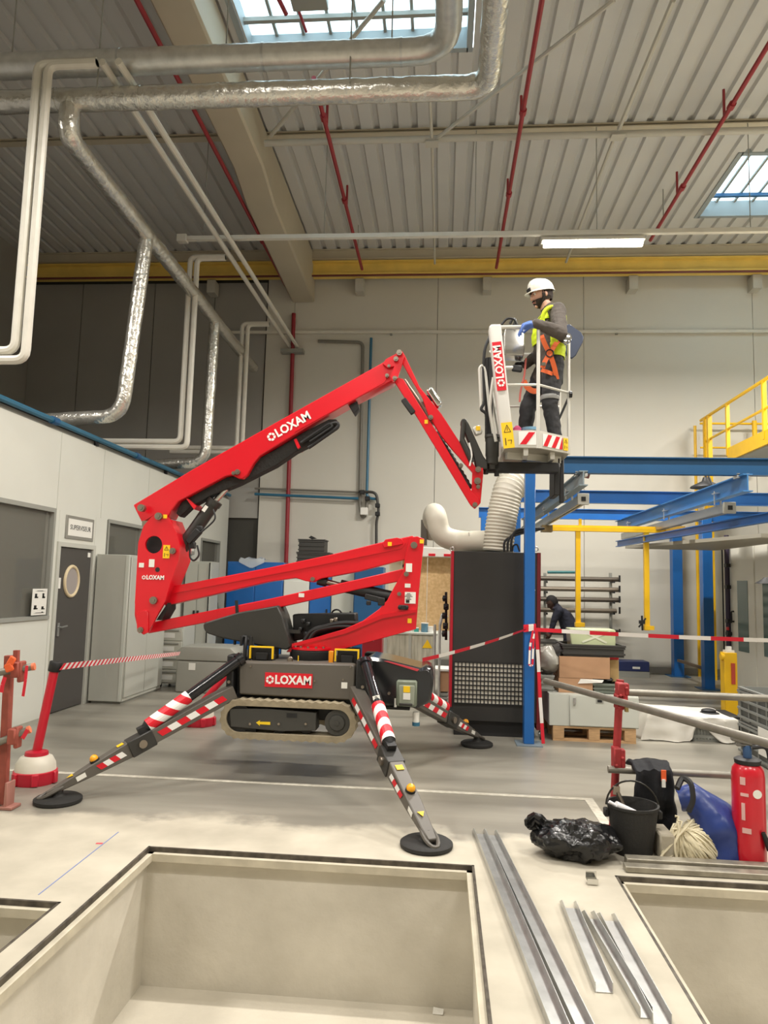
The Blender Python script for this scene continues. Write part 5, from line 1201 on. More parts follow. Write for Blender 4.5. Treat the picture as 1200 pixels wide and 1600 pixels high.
# yellow travelling bridge with two drop arms
t = thing('yellow_bridge', 'yellow travelling bridge with two long drop arms under the blue frame', 'hoist', (2.7, 11, 2.5))
yy = 10.95; zz = at(950, 828, y=yy).z
xa, xb = at(852, 828, y=yy).x, at(1064, 830, y=yy).x
part('bridge_beam', MB().span((xa, yy - .05, zz - .03), (xb, yy + .05, zz + .03)).span((xa + .1, yy - .035, zz + .03), (xb, yy + .035, zz + .06)), YEL, t)
part('end_carriage', MB().span((xa - .06, yy - .08, zz - .05), (xa + .1, yy + .08, zz + .05)), M('carriage_brown', (120, 100, 60), .5), t); part('end_carriage', MB().span((xb - .25, yy - .1, zz - .06), (xb + .03, yy + .1, zz + .07)), M('dark_yellow', (180, 140, 40), .5), t)
for (px, pyb) in ((903, 980), (1010, 985)):
    x = at(px, 900, y=yy).x; zb = at(px, pyb, y=yy).z
    part('drop_arm', MB().span((x - .035, yy - .035, zb), (x + .035, yy + .035, zz - .03)), YEL, t); part('foot', MB().box((x + .02, yy - .02, zb + .04), (.14, .08, .06)), YEL, t)
part('hook_block', MB().box(at(1003, 972, y=yy - .06), (.08, .05, .05)).tube([at(1003, 962, y=yy - .06), at(1004, 985, y=yy - .06)], .015, 6).bar(at(998, 980, y=yy - .06), at(1009, 966, y=yy - .06), .02, .02), BLACK, t)
part('hanger_lug', MB().span((xa + .5, yy - .02, zz + .06), (xa + .54, yy + .02, zz + .16)), YEL, t)
# bell lamp and small warning lamp on the frame
solo('bell_lamp', MB().lathe([(0, .16), (.04, .16), (.06, .10), (.22, .02), (.23, 0), (.20, .0), (0, .05)], at(1103, 762, y=11.2), 20).tube([at(1103, 762, y=11.2) + Vector((0, 0, .15)), at(1103, 762, y=11.2) + Vector((0, 0, .30)), (at(1103, 762, y=11.2).x, 10.64, zb0 + .02)], .015, 6), BLACK, 'black bell-shaped lamp below the long blue beam', 'lamp')
solo('red_buffer', MB().tube([at(912, 740, y=7.98), at(921, 742, y=7.98)], .045, 12), M('buffer_pink', (150, 96, 92), .5), 'small reddish buffer hanging below the blue beam near the basket', 'buffer')

# ---------------- mezzanine with yellow railing
t = thing('yellow_railing', 'yellow guard railing of the mezzanine at the right edge', 'railing', (5.2, 12, 4.2))
mx = 5.2; ze = 5.14; zf = 4.16
part('top_rail', MB().tube([(mx, 6.5, ze), (mx, 14.7, ze)], .03, 8), YEL, t); part('mid_rail', MB().tube([(mx, 6.5, ze - .48), (mx, 14.4, ze - .48)], .024, 8), YEL, t)
for y in (8.9, 10.3, 11.85, 13.35): part('post', MB().span((mx - .03, y - .03, zf), (mx + .03, y + .03, ze)), YEL, t)
for y in (14.25, 14.45): part('corner_post', MB().span((mx - .04, y - .04, .0), (mx + .04, y + .04, ze - .02)), YEL, t)
part('return_rail', MB().tube([(mx, 14.75, ze - .05), (6.6, 14.75, ze - .05)], .024, 8).tube([(mx, 14.75, ze - .55), (6.6, 14.75, ze - .55)], .02, 8), YEL, t)
part('end_post', MB().tube([(mx - .1, 14.75, .0), (mx - .1, 14.75, ze - .1)], .03, 8), YEL, t); part('end_post', MB().tube([(6.25, 14.7, zf), (6.25, 14.7, ze)], .05, 8), YEL, t)
t = thing('mezzanine', 'mezzanine deck with yellow fascia at the right', 'mezzanine', (7, 11, 4.1))
part('fascia', MB().span((mx - .02, 6.5, zf - .10), (mx + .02, 13.35, zf + .14)), YEL, t); part('deck', MB().span((mx + .02, 6.5, zf - .12), (9.45, 13.4, zf)), CABG, t)
t = thing('air_unit', 'pale louvred air unit standing on the mezzanine', 'air conditioner', (6.3, 12.3, zf))
part('case', MB().span((5.75, 12.2, zf), (6.6, 12.7, zf + .95)), CABG2, t, bev=.01)
for i in range(9): part('louver', MB().span((5.80, 12.185, zf + .12 + i * .085), (6.15, 12.2, zf + .17 + i * .085)), GREYFR, t)

# ---------------- grey enclosure at the right
t = thing('machine_enclosure', 'pale grey machine enclosure with glazed doors at the right edge', 'machine', (5, 11, 0))
ex = 4.72
ENC = M('enclosure_white', (228, 226, 214), .45)
part('enclosure_body', MB().span((ex, 7.6, 0), (ex + 1.2, 12.2, 2.45)), ENC, t, bev=.008)
for i, (y0, y1) in enumerate(((11.2, 12.05), (10.3, 11.15), (9.4, 10.25))):
    d = part('enclosure_door', MB().span((ex - .03, y0, .12), (ex, y1, 2.38)), ENC, t, bev=.005)
    part('pane', MB().span((ex - .036, y0 + .22, .75), (ex - .03, y1 - .25, 1.85)), M('green_glass', (84, 108, 106), .1), d); part('handle', MB().tube(rounded([(ex - .03, y0 + (.08 if i % 2 else .76), 1.2), (ex - .07, y0 + (.08 if i % 2 else .76), 1.2), (ex - .07, y0 + (.08 if i % 2 else .76), 1.36), (ex - .03, y0 + (.08 if i % 2 else .76), 1.36)], .02, 3), .013, 6), BLACK, d)
PURP = M('dark_violet_tube', (52, 42, 66), .5)
for y in (12.12, 10.22):
    part('corner_tube', MB().tube([(ex - .06, y, .05), (ex - .06, y, 2.6)], .04, 8), PURP, t)
    for z in (1.0, 1.2, 1.75, 2.1): part('bracket', MB().box((ex - .08, y - .06, z), (.07, .10, .06)), BLACK, t, bev=.005)
    part('cable', MB().tube([(ex - .10, y + .09, .1), (ex - .10, y + .09, 2.4)], .012, 6), BLACK, t)
part('indicator', MB().box((ex - .10, 12.05, 1.08), (.03, .05, .05)), M('indicator_red', (210, 50, 50), .4), t)
solo('black_lamp_arm', MB().lathe([(0, .07), (.03, .07), (.05, .05), (.13, .0), (.0, .02)], at(1198, 912, y=8.5), 14).tube([at(1198, 905, y=8.5), at(1230, 890, y=8.5)], .02, 6), BLACK, 'black lamp head reaching in from the right edge', 'lamp')

# ---------------- yellow bollard
t = thing('yellow_bollard', 'yellow sensor column with a red box standing by the enclosure', 'bollard', (3.98, 10.25, 0))
x = at(1143, 1080, y=10.2).x; zt = at(1143, 1020, y=10.2).z
part('column', MB().span((x - .085, 10.2, 0), (x + .085, 10.36, zt)), YEL, t, bev=.006); part('side_knob', MB().tube([(x - .12, 10.24, zt - .06), (x - .08, 10.24, zt - .06)], .05, 10), YEL, t)
part('sensor', MB().span((x + .0, 10.185, zt - .42), (x + .05, 10.2, zt - .14)), M('sensor_red', (190, 70, 50), .4), t); part('cap', MB().span((x - .05, 10.22, zt), (x + .06, 10.34, zt + .03)).span((x - .03, 10.24, zt + .03), (x + .03, 10.3, zt + .08)), WHT, t)

# ---------------- tube rack on the back wall
t = thing('tube_rack', 'wall rack carrying long steel tubes behind the bending worker', 'rack', (2.2, 14.5, 0))
yr = 14.35; P = lambda px, py: at(px, py, y=yr)
for px in (853, 957): part('upright', MB().bar((P(px, 950).x, yr + .15, .0), (P(px, 950).x, yr + .15, P(px, 895).z), .05, .05), GREYFR, t)
for i, py in enumerate((907, 923, 939, 956, 990)):
    part('bracket_arm', MB().bar(P(957, py) + Vector((0, .15, -.03)), P(957, py) + Vector((0, -.15, -.03)), .03, .04).bar(P(957, py) + Vector((.1, -.15, -.03)), P(957, py) + Vector((.1, -.15, .10)), .03, .03), BLACK, t)
    part('bracket_arm', MB().bar(P(853, py) + Vector((0, .15, -.03)), P(853, py) + Vector((0, -.15, -.03)), .03, .04), BLACK, t)
solo('teal_bar', MB().tube([P(856, 894) + Vector((0, .05, 0)), P(901, 894) + Vector((0, .05, 0))], .028, 8), M('teal_paint', (40, 110, 112), .5), 'teal bar lying on top of the tube rack', 'bar')
for i, (py, e) in enumerate(((907, 966), (923, 966), (939, 968), (956, 962), (990, 965))):
    solo('steel_tube', MB().tube([P(842, py) + Vector((0, -.06, .042)), P(e, py + 2) + Vector((0, -.06, .042))], .045 if i < 4 else .06, 8), M('rack_tube_%d' % (i % 2), ((86, 78, 68), (120, 110, 96))[i % 2], .5, .4), ('uppermost steel tube on the wall rack', 'second steel tube from the top of the rack', 'third steel tube from the top of the rack', 'fourth steel tube from the top, level with the worker', 'lowest thick tube of the wall rack')[i], 'tube', 'tubes on the wall rack')
# low dark blue case on the floor by the wall
t = thing('blue_case', 'low dark blue case on a grey base by the back wall', 'case', (3.9, 14.3, 0))
a, b = at(965, 1055, y=14.2), at(1015, 1055, y=14.2)
part('base', MB().span((a.x, 14.2, 0), (b.x, 14.6, .11)), GREYFR, t); part('case', MB().span((a.x, 14.2, .11), (b.x, 14.6, .30)), M('navy_case', (36, 46, 92), .5), t, bev=.01)
part('print', MB().span((a.x + .28, 14.195, .16), (a.x + .42, 14.2, .20)), WHT, t)

# ---------------- loaded pallet
yl = 8.10
xa, xb = at(864, 1160, y=yl).x, at(994, 1160, y=yl).x
t = thing('wooden_pallet', 'wooden pallet under the grey electrical cabinet', 'pallet', ((xa + xb) / 2, yl + .4, 0))
for j in range(3):
    for i in range(3): part('block', MB().span((xa + (xb - xa - .12) * i / 2, yl + .34 * j, .022), (xa + (xb - xa - .12) * i / 2 + .12, yl + .1 + .34 * j, .115)), WOODP, t, bev=.003)
for j in range(3): part('plank', MB().span((xa, yl + .34 * j, 0), (xb, yl + .1 + .34 * j, .022)), WOODP, t)
for i in range(3): part('bearer', MB().span((xa + (xb - xa - .12) * i / 2, yl, .115), (xa + (xb - xa - .12) * i / 2 + .12, yl + .78, .137)), WOODP, t)
for j in range(5): part('plank', MB().span((xa, yl + .168 * j, .137), (xb, yl + .168 * j + .11, .158)), WOODP, t)
t = thing('electrical_cabinet', 'pale grey electrical cabinet lying on the pallet', 'cabinet', ((xa + xb) / 2, yl + .4, .16))
za, zb = .16, at(930, 1086, y=yl).z
a, b = at(858, 1110, y=yl).x, at(998, 1110, y=yl).x
part('cabinet_body', MB().span((a, yl, za), (b, yl + .68, zb)), CABG2, t, bev=.005); part('cabinet_door', MB().span((a + .22, yl - .018, za + .01), (b - .005, yl, zb - .01)), CABG2, t, bev=.004)
part('lock', MB().box((a + .27, yl - .03, zb - .07), (.025, .02, .07)), ALU, t); part('name_tag', MB().box(((a + b) / 2 + .06, yl - .02, zb - .06), (.08, .006, .045)), GREYFR, t); part('name_tag', MB().box(((a + b) / 2 + .06, yl - .0235, zb - .06), (.05, .002, .028)), BLACK, t)
def cbox(label, p0, p1, y, dep, z0, z1, open_=False):
    x0, x1 = at(p0, 1050, y=y).x, at(p1, 1050, y=y).x
    t = thing('cardboard_box', label, 'box', ((x0 + x1) / 2, y + dep / 2, z0), 'cardboard boxes on the cabinet'); w = .008
    part('box_wall', MB().span((x0, y, z0), (x1, y + w, z1)).span((x0, y + dep - w, z0), (x1, y + dep, z1)).span((x0, y + w, z0), (x0 + w, y + dep - w, z1)).span((x1 - w, y + w, z0), (x1, y + dep - w, z1)).span((x0 + w, y + w, z0), (x1 - w, y + dep - w, z0 + w)), CARD, t, smooth=False, kind='stuff')
    if not open_: part('lid', MB().span((x0 + w, y + w, z1 - w), (x1 - w, y + dep - w, z1)), CARD, t)
    return x0, x1
z1 = at(900, 1060, y=yl + .1).z; z2 = at(900, 1026, y=yl + .1).z
cbox('lower cardboard box resting on the electrical cabinet', 873, 926, yl + .1, .4, zb + .002, z1)
cbox('wide cardboard box stacked above the lower box', 874, 953, yl + .1, .45, z1 + .004, z2, True)
x0, x1 = at(928, 1050, y=yl + .12).x, at(968, 1050, y=yl + .12).x
crate('green_grey_crate', 'grey-green crate beside the lower cardboard box', x0, x1, yl + .12, yl + .5, zb + .002, at(940, 1068, y=yl + .12).z, M('crate_green_grey', (120, 128, 118), .5), None, 3)
solo('packing_cloth', MB().ball(((x0 + x1) / 2 - .02, yl + .28, z1 - .02), (.13, .12, .035), 12), BLACK, 'black cloth bundle lying in the grey-green crate', 'cloth')
solo('paper_sheet', MB().prism([(x0 - .18, yl + .09, z1 - .055), (x0 + .08, yl + .08, z1 - .035), (x0 + .1, yl + .09, z1 - .01), (x0 - .15, yl + .095, z1 - .005)], (0, .01, .003)), WHT, 'white paper sheet hanging over the lower cardboard box edge', 'paper')
solo('brown_carton', MB().span((at(953, 1050, y=yl + .3).x, yl + .3, at(940, 1068, y=yl + .12).z + .003), (at(967, 1050, y=yl + .3).x, yl + .5, z2 - .04)), M('carton_tan', (204, 172, 120), .8), 'small tan carton right of the wide cardboard box', 'box', bev=.003)
solo('red_carton', MB().span((at(953, 1050, y=yl + .3).x, yl + .3, z2 - .038), (at(967, 1050, y=yl + .3).x, yl + .5, z2 + .0)), SIGNR, 'small red carton on top of the tan carton', 'box', bev=.003)
zt0, zt1 = z2 + .003, at(920, 1007, y=yl + .15).z
crate('black_tray', 'wide dark tray on top of the cardboard boxes', at(880, 1018, y=yl + .12).x, at(975, 1018, y=yl + .12).x, yl + .12, yl + .55, zt0, zt1, CRATED, None, 2)
tx0, tx1 = at(890, 1000, y=yl + .2).x, at(962, 1000, y=yl + .2).x; tz1 = at(920, 983, y=yl + .2).z
t = thing('clear_tote', 'pale green see-through tote with crossed tape in the dark tray', 'tote', ((tx0 + tx1) / 2, yl + .35, zt0 + .02))
TOTE = M('tote_green', (196, 206, 164), .35)
part('tote_body', MB().prism([(tx0 + .03, yl + .2, zt0 + .02), (tx1 - .0, yl + .2, zt0 + .02), (tx1, yl + .2, tz1), (tx0, yl + .2, tz1)], (0, .28, 0)), TOTE, t, bev=.01)
part('tape_cross', MB().bar((tx0 + .14, yl + .197, tz1 - .02), (tx1 - .1, yl + .197, zt1 + .02), .003, .022).bar((tx0 + .14, yl + .196, zt1 + .02), (tx1 - .06, yl + .196, tz1 - .02), .003, .022), M('tape_cream', (222, 226, 200), .5), t)
for i, (c, r, m, lb) in enumerate((((848, 1030), (.13, .14, .16), M('grey_film', (168, 166, 156), .3), 'crumpled grey plastic bag between blue post and boxes'), ((868, 1018), (.10, .12, .07), CRATED, 'dark bag lying left of the cardboard boxes'))):
    cc = at(*c, y=yl + .25) + Vector((.05, 0, 0)); mb = MB().ball(cc, r, 18)
    for v in mb.v: k = noise.noise(v * 9) * .05 + noise.noise(v * 23) * .02; v += (v - cc).normalized() * k
    o = solo('plastic_bag', mb, m, lb, 'bag')
# crate below the bags (grey) so that they rest on something
crate('grey_crate', 'grey crate carrying the plastic bags behind the blue post', at(846, 1080, y=yl + .15).x, at(868, 1080, y=yl + .15).x - .03, yl + .15, yl + .5, zb + .002, at(850, 1050, y=yl + .25).z - .02, CRATE, None, 3)

# ---------------- crates under a dust sheet
ya = 8.45
xa, xb = at(1024, 1150, y=ya).x, at(1140, 1150, y=ya).x; zt = at(1080, 1120, y=ya + .2).z
xm = at(1080, 1150, y=ya).x
crate('sheeted_crate', 'grey crate hidden under the left half of the dust sheet', xa + .06, xm - .03, ya + .03, ya + .6, .002, zt, CRATE, 'crates under the sheet', 2)
crate('slotted_crate', 'grey slotted crate showing under the right half of the dust sheet', xm, xb - .02, ya - .055, ya + .6, .002, zt, CRATE, 'crates under the sheet', 2, 11)
nx, ny = 40, 22; mb = MB(); vs = []
for j in range(ny + 1):
    for i in range(nx + 1):
        u, v = i / nx, j / ny
        x = xa - .10 + (xb - xa + .16) * u; y = ya - .09 + .75 * v
        hang = 0
        z = zt + .035 + .012 * noise.noise((x * 6, y * 6, 0)) + .03 * (1 - u)
        vs.append((x, y, z))
# front fall
F = 12
for j in range(ny + 1): pass
base = [(v) for v in vs[:nx + 1]]
front = []
for k in range(1, F + 1):
    for i in range(nx + 1):
        u = i / nx; x = xa - .10 + (xb - xa + .16) * u
        drop = .40 if u < .42 else .40 - (u - .42) * 3.0 if u < .52 else .08 + .9 * max(0, (u - .60)) if u < .86 else .32 - (u - .86) * .8
        drop = max(.05, min(.36, drop)); fz = zt + .035 + .03 * (1 - u) - drop * k / F
        wob = .035 * math.sin(x * 22 + 1.0) * (k / F) + .02 * noise.noise((x * 9, k * .3, 2))
        x -= max(0, 1 - u / .15) * .14 * k / F; front.append((x + .01 * noise.noise((x * 5, k * .5, 5)), ya - .10 - wob - .05 * k / F * (1 if u < .5 else .3), max(.012, fz)))
left = []
n0 = (nx + 1) * (ny + 1)
fs = [(j * (nx + 1) + i, j * (nx + 1) + i + 1, (j + 1) * (nx + 1) + i + 1, (j + 1) * (nx + 1) + i) for j in range(ny) for i in range(nx)]
for k in range(F):
    for i in range(nx):
        a_ = (i if k == 0 else n0 + (k - 1) * (nx + 1) + i); b_ = a_ + 1; c_ = n0 + k * (nx + 1) + i + 1; d_ = c_ - 1
        fs.append((a_, d_, c_, b_))
n1 = n0 + len(front); side = []
for k in range(1, 7):
    for j in range(ny + 1):
        x0_, y0_, z0_ = vs[j * (nx + 1)]; side.append((x0_ - .02 * k - .03 * math.sin(y0_ * 20) * k / 6, y0_ - max(0, 1 - j / 5) * .07 * k / 6, z0_ - .05 * k))
for k in range(6):
    for j in range(ny):
        a_ = (j * (nx + 1) if k == 0 else n1 + (k - 1) * (ny + 1) + j); b_ = ((j + 1) * (nx + 1) if k == 0 else a_ + 1); c_ = n1 + k * (ny + 1) + j + 1
        fs.append((a_, b_, c_, c_ - 1))
o = solo('dust_sheet', MB().add(vs + front + side, fs), CLOTHW, 'white dust sheet draped over the grey crates at right', 'sheet')
md = o.modifiers.new('thickness', 'SOLIDIFY'); md.thickness = .004
cc = at(1107, 1106, y=ya + .3); cc.z = zt + .06
solo('black_hat', MB().ball(cc, (.085, .07, .03), 14).lathe([(0, 0), (.11, 0), (.10, .008), (0, .01)], cc + Vector((.0, -.03, -.02)), 14), BLACK, 'black cap lying on the white dust sheet', 'hat')
solo('dark_tub', MB().span((xb + .03, ya + .05, 0), (xb + .15, ya + .5, .27)), BLACK, 'dark tub squeezed between the dust sheet and the grey crates', 'tub', bev=.01)
# floor rail behind
solo('floor_batten', MB().bar((at(997, 1139, z=0).x, at(997, 1139, z=0).y, .02), (at(1025, 1143, z=0).x, at(1025, 1143, z=0).y, .02), .06, .04), WOODP, 'wooden batten on the floor left of the dust sheet', 'batten')

# ---------------- big grey crates at the right edge
xa = at(1157, 1150, y=7.85).x
zt0 = at(1158, 1072, y=7.85).z; CRB = M('big_crate_plastic', (134, 136, 132), .5)
for k, lb in enumerate(('large grey ribbed crate on the floor at the right edge', 'upper large grey ribbed crate at the right edge')):
    z0, z1 = .002 + k * zt0 / 2, (k + 1) * zt0 / 2 - .002
    t = crate('large_crate', lb, xa, xa + .6, 6.75, 7.85, z0, z1, CRB, 'large crates at the edge', 3)
    for i in range(4):
        z = z0 + (z1 - z0) * (i + .5) / 4; part('rib', MB().span((xa - .022, 6.74, z - .012), (xa, 7.86, z + .012)), CRB, t, smooth=False)
    for i in range(6):
        y = 6.80 + i * .2; part('rib', MB().span((xa - .016, y - .010, z0 + .01), (xa, y + .010, z1 - .02)), CRB, t, smooth=False)
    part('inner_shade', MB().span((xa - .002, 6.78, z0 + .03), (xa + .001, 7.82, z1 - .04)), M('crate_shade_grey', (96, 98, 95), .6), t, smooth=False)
solo('paper_label', MB().span((xa - .030, 6.98, zt0 * .16), (xa - .026, 7.36, zt0 * .16 + .26)), WHT, 'white printed sheet on the lower large grey crate', 'paper', smooth=False)

# ---------------- barrier tape round the blue post
kp = at(826, 983, y=yp - .02)
A = at(660, 1031, y=6.8)
ribbon('barrier_tape', sag(A, kp + Vector((-.03, -.03, 0)), .02, 14), .035, .16, 'red and white tape running from the engine cover up to the blue post', 'barrier tape runs', tw=.05)
ribbon('barrier_tape', sag(kp + Vector((.06, -.03, 0)), at(1215, 1001, y=7.0), .01, 16), .04, .17, 'red and white tape running right from the blue post past the posts', 'barrier tape runs', tw=.02)
kn = thing('tape_knot', 'knotted tape wrapped round the blue post with hanging ends', 'tape', kp)
for i in range(3): ribbon('tape_wrap', [Vector((px0 - .012, yp - .015 - .002 * i, kp.z - .02 + i * .025)), Vector((px1 + .012, yp - .015 - .002 * i, kp.z + .005 + i * .02))], .03, .05, '', parent=kn)
ribbon('tape_tail', rounded([at(833, 985, y=yp - .05), at(828, 1010, y=yp - .05), at(827, 1040, y=yp - .06), at(832, 1040, y=yp - .06), at(834, 990, y=yp - .05)], .04, 4), .022, .10, '', parent=kn, up=(1, 0, 0))
ribbon('tape_tail', [at(838, 985, y=yp - .03), at(841, 1030, y=yp - .03), at(844, 1090, y=yp - .03), at(848, 1150, y=yp - .03), at(849, 1162, y=yp - .03)], .035, .2, '', parent=kn, up=(1, 0, 0))

# ---------------- scaffold guard at the right
t = thing('scaffold_guard', 'red scaffold post with three grey tubes clamped to it', 'scaffold', (1.2, 5.18, 0))
ys = 5.15
a, b = at(957, 1302, z=0), at(969, 1062, y=5.18)
part('upright', MB().tube([a + Vector((0, 0, .0)), b], .027, 12), SCAFR, t); part('post_foot', MB().box(a + Vector((0, 0, .006)), (.12, .12, .012)), SCAFR, t)
T1a, T1b = at(852, 1064, z=.90), at(1360, 1206, z=.90)
T2a, T2b = at(960, 1081, y=5.23), at(1260, 1094, y=5.06)
T3a, T3b = at(950, 1202, y=5.09), at(1152, 1212, y=5.07)
for A, B in ((T1a, T1b), (T2a, T2b), (T3a, T3b)): part('tube', MB().tube([A, B], .0245, 14), TUBEG, t)
for (px, py, hh) in ((969, 1078, .10), (967, 1096, .10), (963, 1186, .16)):
    c = at(px, py, y=5.12)
    part('clamp', MB().box(c, (.05, .10, hh)).box(c + Vector((.035, -.02, .01)), (.03, .06, hh * .8)).tube([c + Vector((.03, -.07, .02)), c + Vector((.03, .07, .02))], .012, 6).tube([c + Vector((-.01, -.07, -.03)), c + Vector((-.01, .07, -.03))], .012, 6), SCAFR, t, bev=.008)
part('padlock_tag', MB().bar(at(978, 1095, y=5.05), at(979, 1112, y=5.05), .02, .035), M('brass_tag', (150, 130, 80), .5, .5), t)

# ---------------- bags, bucket, rope, extinguisher
def crumple(mb, c, a1, f1, a2, f2, zmin=.004):
    c = Vector(c)
    for v in mb.v:
        n = (v - c).normalized(); r = noise.ridged_multi_fractal(v * f1, .9, 2.0, 3, 1.0, 2.0) - 1.0
        v += n * (a1 * r * .5 + a2 * noise.noise(v * f2)); v.z = max(zmin, v.z)
BAGM = M('black_bin_bag', (22, 22, 23), .22, bump=.5, bs=16)
cb = at(905, 1344, z=0); cb.z = .10
mb = MB().ball(cb + Vector((0, .06, 0)), (.262, .185, .10), 110); crumple(mb, cb, .07, 5, .03, 12); crumple(mb, cb, .03, 16, .0, 12)
t = thing('bin_bag', 'crumpled black bin bag slumped on the floor beside the bucket', 'bag', (cb.x, cb.y, 0))
part('bag_body', mb, BAGM, t)
cn = at(852, 1300, y=cb.y + .1)
mb = MB().tube(fine([at(880, 1318, y=cb.y + .06), at(862, 1300, y=cb.y + .08), at(846, 1290, y=cb.y + .1), at(836, 1281, y=cb.y + .1), at(824, 1293, y=cb.y + .1)], .015), [.10, .09, .085, .08, .075, .07, .065, .065, .06, .06, .055, .05, .045, .04, .035, .03, .02][:17] if False else .05, 26)
L_ = len(mb.v) // 26
for i in range(L_):
    k = 1.25 - .75 * (i / (L_ - 1)) if i < L_ - 1 else .25
    ctr = sum((mb.v[i * 26 + j] for j in range(26)), Vector()) / 26
    for j in range(26): mb.v[i * 26 + j] = ctr + (mb.v[i * 26 + j] - ctr) * k * (1.15 + .3 * math.sin(j * 1.9 + i * .5))
crumple(mb, cn, .015, 9, .02, 18); part('bag_neck', mb, BAGM, t)
solo('plastic_bottle', MB().tube([at(918, 1303, y=cb.y + .05), at(935, 1297, y=cb.y + .05)], .028, 12), M('clear_bottle', (190, 205, 196), .1, alpha=.5), 'clear plastic bottle lying on the black bin bag', 'bottle')
# bucket
ck = at(997, 1343, z=0); rr = .135
t = thing('black_bucket', 'black rubber bucket holding tools in front of the red post', 'bucket', (ck.x, ck.y + .1, 0)); bc = Vector((ck.x, ck.y + .12, 0))
part('bucket_body', MB().lathe([(0, .0), (.115, .0), (.118, .01), (.155, .28), (.163, .285), (.163, .30), (.150, .30), (.112, .02), (0, .02)], bc, 32), RUB, t)
part('lug', MB().box(bc + Vector((.165, 0, .24)), (.03, .05, .05)).box(bc + Vector((-.165, 0, .24)), (.03, .05, .05)), RUB, t, bev=.006, kind='stuff')
part('handle', MB().tube(arc(bc + Vector((0, 0, .27)), (1, 0, 0), (0, .22, .97), .165, 5, 175, 16), .006, 6), M('dark_wire', (54, 52, 48), .4, .6), t)
solo('wrench', MB().tube([bc + Vector((-.02, .02, .2)), bc + Vector((-.09, .02, .36))], .016, 7).box(bc + Vector((-.095, .02, .37)), (.04, .02, .05)), STEEL, 'steel tool sticking out of the black bucket', 'tool')
solo('sealant_tube', MB().tube([bc + Vector((-.12, -.06, .30)), bc + Vector((.06, -.04, .22))], .027, 12).tube([bc + Vector((-.12, -.06, .30)), bc + Vector((-.16, -.06, .32))], .01, 8), M('sealant_white', (226, 224, 226), .4), 'white sealant tube lying in the black bucket', 'tube')
# jacket over the low tube
zj = T3a.z; mj = MB(); vs = []; nI, nJ = 18, 22
jx0, jx1 = at(991, 1200, y=5.05).x, at(1048, 1200, y=5.05).x
for j in range(nJ + 1):
    v = j / nJ
    for i in range(nI + 1):
        u = i / nI; w = jx0 + (jx1 - jx0) * u
        ang = v * 1.0
        if v < .22: y = 5.15 - .10 * math.sin(v / .22 * math.pi - math.pi / 2) ; z = zj + .03 + .035 * math.sin(v / .22 * math.pi)
        else: y = 5.045 - .05 * math.sin(v * 5); z = zj + .03 - (v - .22) / .78 * (zj + .02)
        spread = 1 + .42 * max(0, v - .2) + .25 * noise.noise((v * 5, (u > .5) * 7, 1))
        x = (jx0 + jx1) / 2 - .02 * v + (w - (jx0 + jx1) / 2) * spread
        vs.append(Vector((x, y - .03 * math.sin(u * 11 + v * 3) * v - .04 * noise.noise((u * 4, v * 4, 3)), max(.01, z + .022 * noise.noise((u * 5, v * 5, 8))))))
mj.add(vs, [(j * (nI + 1) + i, j * (nI + 1) + i + 1, (j + 1) * (nI + 1) + i + 1, (j + 1) * (nI + 1) + i) for j in range(nJ) for i in range(nI)])
t = thing('black_jacket', 'black work jacket hung over the low scaffold tube', 'jacket', ((jx0 + jx1) / 2, 5.08, 0))
o = part('jacket_cloth', mj, M('jacket_black', (24, 25, 30), .85, bump=.3, bs=25), t); md = o.modifiers.new('thickness', 'SOLIDIFY'); md.thickness = .03
part('orange_patch', MB().box(at(1037, 1212, y=4.96), (.03, .012, .07)), ORANGE, t); part('white_tag', MB().box(at(1037, 1224, y=4.95), (.022, .012, .05)), WHT, t)
# blue bag: a bent tube of tarpaulin
t = thing('blue_bag', 'blue tarpaulin bag slumped against the extinguisher', 'bag', at(1110, 1352, z=0))
yb_ = 4.80
path = [at(1062, 1250, y=yb_ + .1), at(1080, 1246, y=yb_ + .08), at(1100, 1262, y=yb_ + .06), at(1118, 1285, y=yb_ + .04), at(1128, 1315, y=yb_ + .03), at(1130, 1352, y=yb_ + .03)]
q = fine(path, .025); n = len(q); mb = MB().tube(q, [(.07 + .075 * min(1, i / n * 2.2)) for i in range(n)], 24)
for v in mb.v: v += Vector((noise.noise(v * 7), noise.noise(v * 7 + Vector((9, 0, 0))), noise.noise(v * 7 + Vector((0, 9, 0))))) * .022; v.z = max(.004, v.z); v += Vector((0, -1, .3)) * .02 * (noise.ridged_multi_fractal(v * 8, .9, 2.0, 3, 1.0, 2.0) - 1); v.z = max(.004, v.z); v.x = min(v.x, at(1150, 1300, y=yb_).x + .015)
part('bag_body', mb, M('blue_tarpaulin', (38, 58, 122), .35, var=.05, bump=.15, bs=12), t)
part('carry_strap', MB().tube(rounded([at(1058, 1232, y=yb_ - .06), at(1066, 1214, y=yb_), at(1080, 1222, y=yb_ - .06), at(1084, 1250, y=yb_ - .09), at(1076, 1268, y=yb_ - .08)], .08, 5), .018, 6), BLACK, t)
